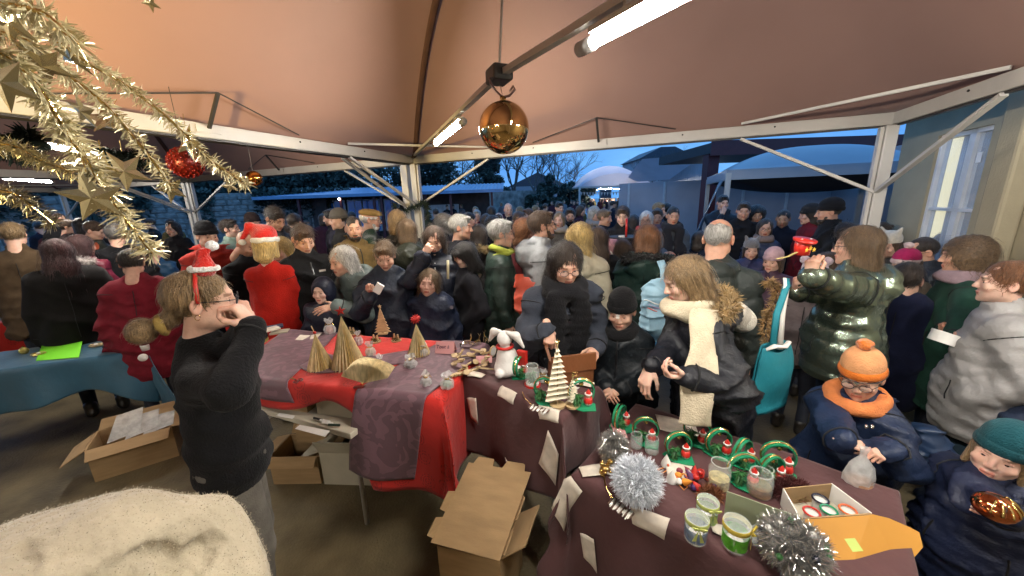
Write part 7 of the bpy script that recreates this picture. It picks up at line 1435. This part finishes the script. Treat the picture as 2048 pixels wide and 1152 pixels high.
dmd = MB().add([(-.016, .112, .034), (0, .1155, .022), (.016, .112, .034), (0, .1155, .046)], [(0, 1, 2, 3)]); o = E17['onhead']('hat_badge', dmd.mesh('hat_badge'), silver); sd_ = o.modifiers.new('s', 'SOLIDIFY'); sd_.thickness = .004; sd_.offset = 0
E17['onhead']('hat_stripe', MB().tube([(.0965*math.cos(a), -.017+.1195*math.sin(a), .031-.004*math.sin(a)) for a in np.linspace(0, 6.1, 30)], .002, 5, closed=True).mesh('hat_stripe', True), black_m)
for k in range(2): MB().sphere((0, 0, 0), .008, 8).build('snap_button', silver, E17['root'], smooth=True, loc=tuple(E17['loc'](atd(1732+12*k, 853, 1.46))))
p = atd(1718, 950, 1.46); E_ = empty('clear_bag', tuple(p), 'clear plastic gift bag with brown contents held in the orange-hat child hands', 'gift bag'); n = 16; prof = [(.048, -.085), (.054, -.05), (.052, 0), (.040, .05), (.014, .085), (.010, .10), (.018, .125)]; V = []; F = []
for i, (q, z_) in enumerate(prof):
    for k in range(n): a = 2*PI*k/n; w = q*(1+.10*math.sin(k*2.6+i)); V.append((w*math.cos(a), w*math.sin(a)*.8, z_))
for i in range(len(prof)-1):
    for k in range(n): F.append((i*n+k, i*n+(k+1) % n, (i+1)*n+(k+1) % n, (i+1)*n+k))
MB().add(V, F).build('wrap', cello, E_, smooth=True); MB().lathe([(0, -.08), (.044, -.08), (.046, -.02), (0, -.015)], n=16).build('filling', M('brown_fill', (.25, .13, .07), rough=.7, var=.4, vs=30), E_, smooth=True)
E16 = person('woman with auburn hair tied back in profile, looking left, light grey quilted jacket', 2012, 566, 92, -78, hair=('tied', 'auburn'), dep=1.95, top=nyl((.28, .27, .265)), top_name='jacket', hem=.62, bulk=.045, quilt=(.07, .012), hp=0, R='pocket', L='pocket', bot=('denim', (.014, .035, .055)), H=1.66, sk='c', fat=1.05)
E18 = person('small blond child in a teal beanie at the bottom right, dark blue coat', 2004, 908, 118, -8, sex='c', hair=('bob', 'dblond'), hat='beanie', hatc=(.010, .060, .075), dep=1.35, top=nyl((.010, .015, .040)), top_name='coat', hem=.3, bulk=.04, hp=0, hr=-8, hs=.205, R=(tuple(atd(2018, 1035, 1.20)), (np.array([-.75, -.15, .10]), np.array([-.1, .3, .9])), 'flat', 'w'), L='down', sk='c')
p = E18['hands'][0]+np.array([-.01, -.01, .050]); E_ = empty('shiny_bauble', tuple(p), 'shiny red and gold striped bauble on the small child palm', 'bauble', rz=.3); MB().sphere((0, 0, 0), .052, 24, (1, 1, .8)).build('ball', M('copper_mirror', (.65, .20, .08), rough=.12, metal=1), E_, smooth=True)
for k in range(7): a = k*.45-1.4; MB().tube([(.053*math.sin(t)*math.cos(a-PI/2), .053*math.sin(t)*math.sin(a-PI/2), .0425*math.cos(t)) for t in np.linspace(.5, 1.5, 8)], .0035, 5).build('gold_stripe', goldm, E_, smooth=True)
E19 = person('blond child in dark coat cut by the right frame edge', 2110, 735, 90, -20, sex='c', hair=('long', 'blond'), dep=1.75, top=nyl((.02, .03, .06)), hem=.4, bulk=.04, hs=.215)
E12 = person('woman with big curly brown hair, mauve scarf and green coat holding a white tin', 1926, 512, 66, -74, hair=('curly', 'lbrown'), dep=2.45, top=wl_((.012, .040, .028)), top_name='coat', hem=.4, bulk=.04, scarf=((.24, .17, .19), 'thick'), hp=6, L=(tuple(atd(1905, 700, 2.15)), (np.array([-.3, -.3, .1]), np.array([0, .2, .9])), 'grip', 'w'), R=(tuple(atd(1890, 705, 2.3)), (np.array([-.3, -.3, .1]), np.array([0, .2, .9])), 'grip', 'w'), sk='b')
p = atd(1888, 676, 2.12); E_ = empty('cake_tin', tuple(p), 'round white tin held by the curly-haired woman', 'tin', rz=0); MB().lathe([(0, -.03), (.060, -.03), (.062, .02), (.064, .02), (.064, .034), (0, .036)], n=26, R=Matrix.Rotation(.35, 3, 'Y')).build('tin_body', white_g, E_, bevel=0)
E20 = person('tall visitor in a plain navy coat behind the metallic green puffer', 1812, 560, 58, 175, sex='m', hair=('short', 'dark'), dep=2.65, top=wl_((.010, .013, .035)), top_name='coat', hem=.35, bulk=.05)
people = [
 # label, px, py, hh, fac, kwargs
 ('woman with long dark red hair from behind in a bulky black coat, far left', 118, 505, 92, 172, dict(hair=('long', 'redd'), dep=3.25, top=wl_((.010, .009, .009)), hem=.5, bulk=.06, wide=1.15, top_name='coat')),
 ('woman bending away in a wine-red coat with printed headband', 265, 528, 60, 168, dict(hair=('short', 'dark'), dep=3.2, top=wl_((.16, .012, .022)), hem=.5, bulk=.05, lean=14, hp=26, top_name='coat', wide=1.1)),
 ('visitor in brown jacket from behind at the left edge', 28, 470, 44, 165, dict(sex='m', hair=('short', 'dblond'), dep=3.8, top=wl_((.07, .045, .025)), hem=.6, bulk=.04)),
 ('small far visitor with brown hair under the left post', 120, 440, 26, 20, dict(hair=('bob', 'brown'), dep=6.6, top=wl_(BLK))),
 ('far visitor in profile in front of the blue post', 137, 455, 28, 80, dict(sex='m', hair=('short', 'brown'), dep=6.0, top=wl_((.03, .02, .02)))),
 ('dark-haired visitor from behind near the blue post', 166, 452, 30, 160, dict(hair=('bob', 'black'), dep=5.4, top=wl_((.02, .02, .022)))),
 ('man in dark olive jacket with an orange round logo, looking down to the right', 190, 462, 34, 60, dict(sex='m', hair=('short', 'brown'), dep=4.9, top=nyl((.030, .032, .024)), hp=22, bulk=.03)),
 ('grey-haired man from behind with white collar and black jacket', 232, 470, 38, 170, dict(sex='m', hair=('short', 'salt'), dep=4.3, top=wl_(BLK), bulk=.04)),
 ('visitor in sparkly wine-red jacket with a white hood trim', 166, 492, 40, 130, dict(hair=('bob', 'redd'), dep=3.9, top=nyl((.12, .010, .025)), bulk=.05, hood=(.55, .50, .48))),
 ('dark-haired visitor in black near the second post', 345, 458, 28, -40, dict(hair=('bob', 'black'), dep=5.8, top=wl_(BLK))),
 ('visitor in a faded blue jacket behind the wine-red coat', 310, 500, 30, 150, dict(sex='m', hair=('short', 'dark'), dep=5.0, top=nyl((.02, .07, .15)))),
 ('smiling woman with short dark hair in pale green jacket looking right', 461, 458, 36, 60, dict(hair=('short', 'dark'), dep=4.6, top=nyl((.17, .24, .20)), bulk=.03, hp=-2, sk='c')),
 ('person in a black beanie and coral red coat behind the santa pompom', 415, 472, 46, 20, dict(sex='m', hair=('crop', 'dark'), dep=3.7, hat='beanie', hatc=(.010, .010, .012), top=wl_((.32, .030, .022)), bulk=.045, hood=1, hp=10)),
 ('bearded man in dark beanie and glasses, far behind the red sweater', 507, 446, 32, 30, dict(sex='m', hair=('crop', 'dark'), dep=5.2, hat='beanie', hatc=(.03, .02, .02), beard='dark', glasses=1, top=wl_(BLK))),
 ('man with short dark hair looking down, black puffer with ribbed panels', 551, 438, 44, 35, dict(sex='m', hair=('short', 'dark'), dep=3.95, top=nyl((.012, .012, .014)), quilt=(.05, .010), bulk=.04, hp=30, sk='b')),
 ('bald man bowing his head behind the red sweater', 494, 488, 46, 40, dict(sex='m', hair=None, dep=3.6, top=wl_(BLK), hp=34, lean=8, sk='b')),
 ('stall holder from behind in red sweater and red santa hat', 534, 490, 58, 158, dict(hair=('bob', 'blond'), dep=3.05, wide=.9, hat='santa', top=('knit', (.38, .014, .008)), top_name='sweater', bulk=.006, hem=.75, R='front', L='front', collar=0, group='stall holders', bot=('wool', (.02, .018, .02)))),
 ('woman in black with a houndstooth scarf, behind the red sweater', 560, 500, 44, -30, dict(hair=('long', 'blond'), dep=3.4, top=wl_((.05, .04, .04)), scarf=((.16, .13, .11),), hp=18)),
 ('child in a pale pink coat beside the red sweater', 556, 585, 36, 150, dict(sex='c', hair=('bob', 'blond'), dep=3.35, top=nyl((.45, .22, .26)), bulk=.04, hs=.2, hp=20)),
 ('visitor with dark bun in profile to the right, in the middle rows', 940, 442, 32, 80, dict(hair=('bun', 'black'), dep=5.2, top=wl_((.09, .015, .02)))),
 ('small grey-haired woman with glasses, dark red coat, mid distance', 954, 432, 24, 0, dict(hair=('short', 'grey'), dep=7.2, glasses=1, top=wl_((.10, .012, .02)))),
 ('visitor from behind in mid row left of the bald spot', 973, 442, 28, 165, dict(hair=('bob', 'brown'), dep=6.0, top=wl_(BLK))),
 ('dark curly head from behind in the middle rows', 985, 450, 30, 175, dict(hair=('curly', 'black'), dep=5.2, top=wl_(BLK))),
 ('man with a bald spot seen from behind in the middle rows', 998, 440, 26, 170, dict(sex='m', hair=('bald', 'brown'), dep=6.4, top=wl_((.05, .05, .06)))),
 ('tall bald man facing the camera in dark jacket, mid distance', 1017, 420, 26, 10, dict(sex='m', hair=None, dep=6.8, top=wl_((.02, .022, .03)))),
 ('visitor with dark hair from behind beside the tall bald man', 984, 424, 24, 150, dict(hair=('bob', 'dark'), dep=7.4, top=wl_(BLK))),
 ('brown-haired man from behind beside the curly red hair', 1038, 440, 30, 140, dict(sex='m', hair=('short', 'brown'), dep=5.6, top=wl_((.07, .05, .04)))),
 ('man with reddish hair looking left, mid distance', 1056, 430, 24, -50, dict(sex='m', hair=('short', 'auburn'), dep=7.2, top=wl_((.05, .05, .06)))),
 ('woman with light hair and beige scarf facing the camera, behind the grey puffer', 1118, 440, 32, -10, dict(hair=('bob', 'dblond'), dep=5.4, top=wl_((.10, .085, .07)), scarf=((.30, .25, .20),))),
 ('man with short dark hair behind the beige-scarf woman', 1119, 416, 24, 30, dict(sex='m', hair=('short', 'black'), dep=7.4, top=wl_(BLK))),
 ('bearded dark-haired man facing the camera in black jacket', 1140, 432, 30, 5, dict(sex='m', hair=('short', 'dark'), dep=5.8, beard='dark', top=wl_(BLK), sk='b')),
 ('woman with pale blond hair and grey coat turned half away', 1190, 428, 32, 60, dict(hair=('bob', 'grey'), dep=5.6, top=wl_((.12, .13, .15)), scarf=((.25, .24, .24),))),
 ('laughing woman with cropped brown hair and fur collar, profile right', 1209, 436, 34, 75, dict(hair=('short', 'lbrown'), dep=5.1, top=wl_((.02, .02, .025)), hood=(.25, .17, .09), sk='b')),
 ('woman with short wavy brown hair in black blazer carrying a candle on a tray', 1245, 432, 40, -2, dict(hair=('short', 'brown'), dep=4.5, top=wl_((.012, .012, .014)), top_name='blazer', bulk=.03, hp=14, R='hold', L='hold', sk='c')),
 ('visitor in a maroon coat just behind the candle tray', 1268, 446, 30, 150, dict(hair=('bob', 'dark'), dep=5.3, top=wl_((.075, .012, .018)), bulk=.05)),
 ('older woman with silver hair, glasses and a large coral scarf', 1292, 440, 34, -5, dict(hair=('bob', 'white'), dep=4.9, glasses=1, top=wl_((.08, .01, .015)), scarf=((.50, .045, .050), 'tails'), sk='b')),
 ('woman with dark hair and mauve scarf smiling right of the coral scarf', 1314, 434, 32, 5, dict(hair=('short', 'dark'), dep=5.2, top=nyl((.04, .035, .045)), scarf=((.12, .08, .10),), sk='b')),
 ('blond man looking right, behind the mauve-scarf woman', 1318, 420, 28, 60, dict(sex='m', hair=('short', 'dblond'), dep=6.2, top=wl_((.05, .05, .06)))),
 ('dark-haired visitor from behind in front of the hall wall', 1332, 420, 26, 165, dict(hair=('short', 'black'), dep=6.6, top=wl_(BLK))),
 ('young woman with tied dark hair, big black scarf and slate jacket, hands crossed', 1346, 432, 36, 12, dict(hair=('tied', 'black'), dep=4.7, top=nyl((.07, .085, .105)), scarf=((.018, .018, .022), 'tails'), R='hold', L='front', sk='b')),
 ('small dark-haired child in black below the slate jacket', 1362, 492, 28, 10, dict(sex='c', hair=('bob', 'black'), dep=4.8, top=nyl(BLK), hs=.2)),
 ('brown-haired child from behind between the blonde and the fur hood', 1246, 500, 40, 170, dict(sex='c', hair=('bob', 'brown'), dep=3.7, top=nyl((.02, .02, .03)), hs=.21)),
 ('dark figure holding up a phone left of the right-hand group', 1446, 406, 30, 20, dict(sex='m', hair=('short', 'black'), dep=5.9, top=nyl((.012, .014, .02)), R='chin', hood=1)),
 ('man with short dark hair facing us in black, under the grey marquee', 1487, 422, 34, 5, dict(sex='m', hair=('short', 'dark'), dep=5.0, top=wl_((.010, .010, .012)), bulk=.04, sk='b')),
 ('person with a mass of black curls beside the man in black', 1513, 430, 34, 10, dict(hair=('curly', 'black'), dep=5.1, top=wl_(BLK), sk='d')),
 ('woman in glasses and fur-trimmed scarf lower in the right-hand group', 1530, 456, 34, 8, dict(hair=('long', 'dark'), dep=4.7, glasses=1, top=nyl((.02, .03, .07)), scarf=((.20, .14, .12),), sk='b')),
 ('visitor with a top bun in dark jacket under the grey marquee', 1566, 438, 36, -5, dict(hair=('bun', 'black'), dep=4.9, top=wl_((.010, .012, .022)), bulk=.04, sk='d')),
 ('person in dark beanie and dark red coat turned left', 1618, 430, 36, -70, dict(sex='f', hair=('bob', 'dark'), dep=4.6, hat='beanie', hatc=(.02, .02, .022), top=wl_((.14, .012, .018)), bulk=.04)),
 ('tall bearded man in black beanie and black coat, profile left', 1657, 424, 44, -78, dict(sex='m', hair=('crop', 'dark'), dep=3.9, hat='beanie', hatc=(.012, .012, .014), beard='dark', top=wl_((.010, .011, .014)), bulk=.04, sk='b')),
 ('child in a pale pink beanie near the red tin', 1545, 522, 42, -20, dict(sex='c', hair=('bob', 'brown'), dep=3.4, hat='beanie', hatc=(.50, .33, .36), top=nyl((.06, .03, .05)), hs=.205)),
 ('child seen from behind in a fluffy lilac two-bobble hat', 1628, 552, 58, 170, dict(sex='c', hair=('bob', 'brown'), dep=2.7, hat='twopom', hatc=(.42, .32, .37), top=nyl((.20, .16, .16)), hs=.21, bulk=.05)),
 ('child with brown hair between the pink beanie and the red tin', 1660, 530, 44, 150, dict(sex='c', hair=('boblong', 'brown'), dep=3.1, top=nyl((.05, .04, .04)), hs=.21)),
 ('child in a cream hat with little ears', 1776, 492, 42, -20, dict(sex='c', hair=('bob', 'brown'), dep=3.3, hat='ears', hatc=(.55, .50, .42), top=nyl((.05, .05, .05)), hs=.215)),
 ('girl with light brown hair, magenta hat and beige collar', 1808, 530, 46, -30, dict(sex='c', hair=('boblong', 'lbrown'), dep=3.0, hat='pompom', hatc=(.35, .02, .09), shade=(.55, .40, .38), top=nyl((.18, .14, .10)), hs=.215)),
 ('man with short dark hair and glasses looking left over the children', 1842, 504, 50, -60, dict(sex='m', hair=('crop', 'dark'), dep=3.2, glasses=1, top=nyl((.03, .035, .045)), hood=1, hp=14, sk='b')),
 ('dark-haired visitor from behind below the building window', 1890, 492, 44, 170, dict(sex='m', hair=('short', 'dark'), dep=3.5, top=wl_(BLK))),
 ('man with dark hair from behind next to the big curls', 1985, 498, 50, 165, dict(sex='m', hair=('short', 'dark'), dep=3.1, top=wl_((.02, .02, .025)))),
 ('brown-haired visitor at the right edge behind the auburn woman', 2030, 500, 50, 150, dict(hair=('bob', 'brown'), dep=2.9, top=wl_((.03, .02, .02)))),
 ('small child in a grey bear hat behind the bald man shoulder', 1502, 500, 34, 10, dict(sex='c', hair=('bob', 'dark'), dep=4.2, hat='ears', hatc=(.16, .15, .15), top=nyl((.03, .03, .08)), hs=.21)),
 ('visitor in dark clothes from behind beside the light grey puffer', 1060, 500, 40, 170, dict(hair=('bob', 'dark'), dep=3.9, top=wl_(BLK), bulk=.04)),
 ('dark-clad visitor behind the boy in navy', 800, 500, 38, 175, dict(hair=('bob', 'dark'), dep=4.2, top=wl_((.012, .014, .018)), bulk=.04)),
 ('visitor in black filling the gap behind the girl in navy', 900, 505, 38, 165, dict(hair=('bob', 'dark'), dep=4.0, top=wl_(BLK), bulk=.04)),
 ('visitor in black behind the black-coated man with the label', 575, 472, 38, 150, dict(hair=('bob', 'dark'), dep=4.4, top=wl_(BLK), bulk=.04)),
 ('man in brown jacket from behind beside the ribbed black puffer', 590, 446, 34, 150, dict(sex='m', hair=('short', 'dark'), dep=5.0, top=wl_((.10, .04, .02)))),
 ('person in navy hood low beside the maroon coat', 1400, 480, 34, 160, dict(hair=('bob', 'dark'), dep=4.8, top=wl_((.012, .016, .03)))),
 ('visitor from behind in black between the lilac hat and metallic green puffer', 1690, 470, 40, 170, dict(sex='m', hair=('short', 'dark'), dep=3.7, top=wl_(BLK), bulk=.04)),
 ('tall dark-coated visitor from behind under the building window', 1760, 470, 40, 160, dict(sex='m', hair=('short', 'brown'), dep=3.8, top=wl_((.02, .022, .03)), bulk=.04)),
]
PR = {}
for q in people: PR[q[0]] = person(q[0], q[1], q[2], q[3], q[4], **q[5])
mj = [k for k in PR if 'orange round logo' in k][0]; o = MB().lathe([(0, 0), (.045, 0), (.045, .003), (0, .004)], R=Matrix.Rotation(PI/2, 3, 'X'), n=20).build('orange_logo', M('orange_paint'), PR[mj]['root'], loc=tuple(PR[mj]['loc'](atd(193, 492, 4.62))))
wj = [k for k in PR if 'printed headband' in k][0]; PR[wj]['onhead']('headband', MB().tube([(.090*math.cos(a), -.03, .02+.115*math.sin(a)) for a in np.linspace(0, PI, 20)], .013, 6, flat=.5).mesh('headband', True), M('printed_band', (.6, .45, .38), var=.9, vs=70))
# candle on its tray
cp = atd(1252, 476, 4.15); E_ = empty('candle_tray', tuple(cp), 'dark tray with tall red candle carried by the woman in black blazer', 'tray'); MB().lathe([(0, 0), (.17, 0), (.19, .02), (.18, .02), (0, .006)], n=24).build('tray', dark, E_, smooth=True); MB().tube([(.0, 0, .01), (0, 0, .22)], .012, 10).build('candle', red_p, E_, smooth=True); MB().lathe([(0, .005), (.035, .005), (.035, .03), (0, .03)], (-.05, 0, 0), n=14).build('tea_light', white_g, E_)
pk = atd(1219, 496, 3.75); E_ = empty('pink_bag', tuple(pk), 'quilted pale pink bag carried behind the brown-haired woman', 'bag'); V, F = Sdf().ell((0, 0, 0), (.12, .08, .09)).mesh(.012, crease(5, .02, 22)); ob('bag_body', mesh_np('bag_body', V, F), M('pink_nylon', (.42, .20, .22), rough=.5, bump=.4, bs=20), E_); MB().tube([(-.05, -.06, .05), (0, -.08, -.04), (.05, -.06, -.1)], .008, 6).build('cord', white_g, E_)
cn_ = atd(895, 543, 2.9); MB().tube([(0, 0, -.06), (.01, 0, .09)], .010, 8).build('ivory_candle', M('ivory_wax', (.55, .50, .32), rough=.4), None, smooth=True, loc=tuple(cn_), label='ivory candle held up beside the woman in the long black coat', cat='candle')
or_ = atd(1050, 590, 2.9); V, F = Sdf().cone((0, 0, .08), (0, 0, -.1), .05, .06, sc=(1, .5, 1)).mesh(.012, crease(5, .02, 22)); ob('coral_bag', mesh_np('coral_bag', V, F), M('coral_plastic', (.60, .10, .06), rough=.3, bump=.5, bs=20), None, loc=tuple(or_), label='coral plastic bag glimpsed behind the leaning woman', cat='bag')
# jeans bag and dark blue rucksack by the orange-hat child
rk = atd(1840, 905, 1.9); E_ = empty('rucksack', tuple(rk), 'dark blue rucksack hanging low beside the orange-hat child', 'rucksack'); V, F = Sdf().ell((0, 0, 0), (.11, .09, .15)).mesh(.012, crease(6, .02, 18)); ob('bag_body', mesh_np('bag_body', V, F), M('blue_nylon', (.012, .03, .075), rough=.4, bump=.4, bs=18), E_); MB().box((-.02, -.085, .02), (.03, .01, .06)).build('buckle', fr, E_)
# ---- distant figures: six built, the rest copied
protos = []
for k, (sx, hr_, tc_, lb_) in enumerate((('m', ('short', 'dark'), (.015, .018, .03), 'dark navy'), ('f', ('bob', 'brown'), (.06, .02, .03), 'maroon'), ('f', ('bob', 'dblond'), (.20, .20, .22), 'pale grey'), ('m', ('short', 'brown'), (.02, .02, .02), 'black'), ('f', ('long', 'dark'), (.10, .08, .03), 'mustard'), ('c', ('bob', 'blond'), (.35, .20, .26), 'pink'))):
    q = person('distant visitor in %s clothes under the white marquee, prototype' % lb_, 1180+k*20, 405, 9, 30*k, sex=sx, hair=hr_, pos=tuple(np.array([aty(1180+k*20, 400, 34+k*.3)[0], 34+k*.3, 1.62 if sx != 'c' else 1.1])), top=wl_(tc_), bulk=.03, hem=.6, lod=3, group='far visitors under the white marquee'); q['root']['label'] = 'distant visitor in %s clothes under the white marquee' % lb_; protos.append((q['root'], lb_))
rr = random.Random(21)
def far_copy(k, x, y, rz, label, group):
    c = copy_tree(protos[k][0]); c.location = (x, y, 0); c.rotation_euler = (0, 0, rz); c['label'] = label; c['group'] = group; return c
for i in range(34):
    y = rr.uniform(33.5, 39); px = rr.uniform(1165, 1298); k = rr.choice((0, 1, 2, 3, 3, 0, 4, 5)); far_copy(k, aty(px, 400, y)[0], y, rr.uniform(0, 6.3), 'distant visitor in %s clothes under the white marquee' % protos[k][1], 'far visitors under the white marquee')
for px, y, k, lb_ in ((1287, 25, 0, 'man walking away across the wet yard towards the marquee, navy jacket'), (905, 22, 0, 'distant figure at the right end of the shed, navy'), (893, 21, 3, 'distant figure in black under the shed roof'), (922, 22.5, 2, 'distant figure in grey under the shed roof'), (963, 24, 3, 'distant figure in black beyond the shed end, left of a pair'), (975, 24.5, 0, 'distant figure in navy beyond the shed end, right of a pair'), (1002, 25, 2, 'distant pale grey figure by the garden wall'), (1075, 24, 3, 'distant figure in black before the clipped bush'), (1104, 22, 1, 'distant figure in maroon before the trees'), (1115, 24, 4, 'distant figure in mustard before the trees'), (1128, 26, 2, 'distant figure in pale grey left of the white marquee'), (1143, 25, 0, 'distant navy figure at the marquee corner'), (1155, 23, 3, 'distant black figure at the marquee corner'), (1148, 20, 1, 'distant maroon figure nearer than the marquee corner pair'), (1310, 27, 1, 'distant maroon figure at the right marquee post')):
    far_copy(k, aty(px, 400, y)[0], y, rr.uniform(2.5, 3.8), lb_, 'far visitors in the yard')
# mid-distance visitors filling the yard behind the named ones
for i, (px, y) in enumerate(((60, 9), (85, 7.5), (215, 8), (290, 9), (330, 8.5), (585, 9.5), (640, 8), (1070, 10), (1090, 12), (1165, 11), (1225, 13), (1015, 12), (950, 11), (870, 10), (845, 8.5), (700, 9), (1160, 8), (1040, 9))):
    k = i % 5; far_copy(k, aty(px, 400, y)[0], y, rr.uniform(0, 6.3), 'mid-distance visitor in %s clothes, %s' % (protos[k][1], ['left of the first post', 'near the left edge', 'between the two left posts', 'left of the second post', 'just right of the second post', 'before the shed shutter', 'before the shed window', 'before the clipped bush', 'right of the clipped bush', 'before the white marquee', 'before the marquee entrance', 'before the ivy column', 'beyond the shed corner', 'under the shed end', 'behind the post cluster', 'before the blue windows', 'at the marquee corner', 'behind the curly red hair'][i]), 'visitors standing in the yard')
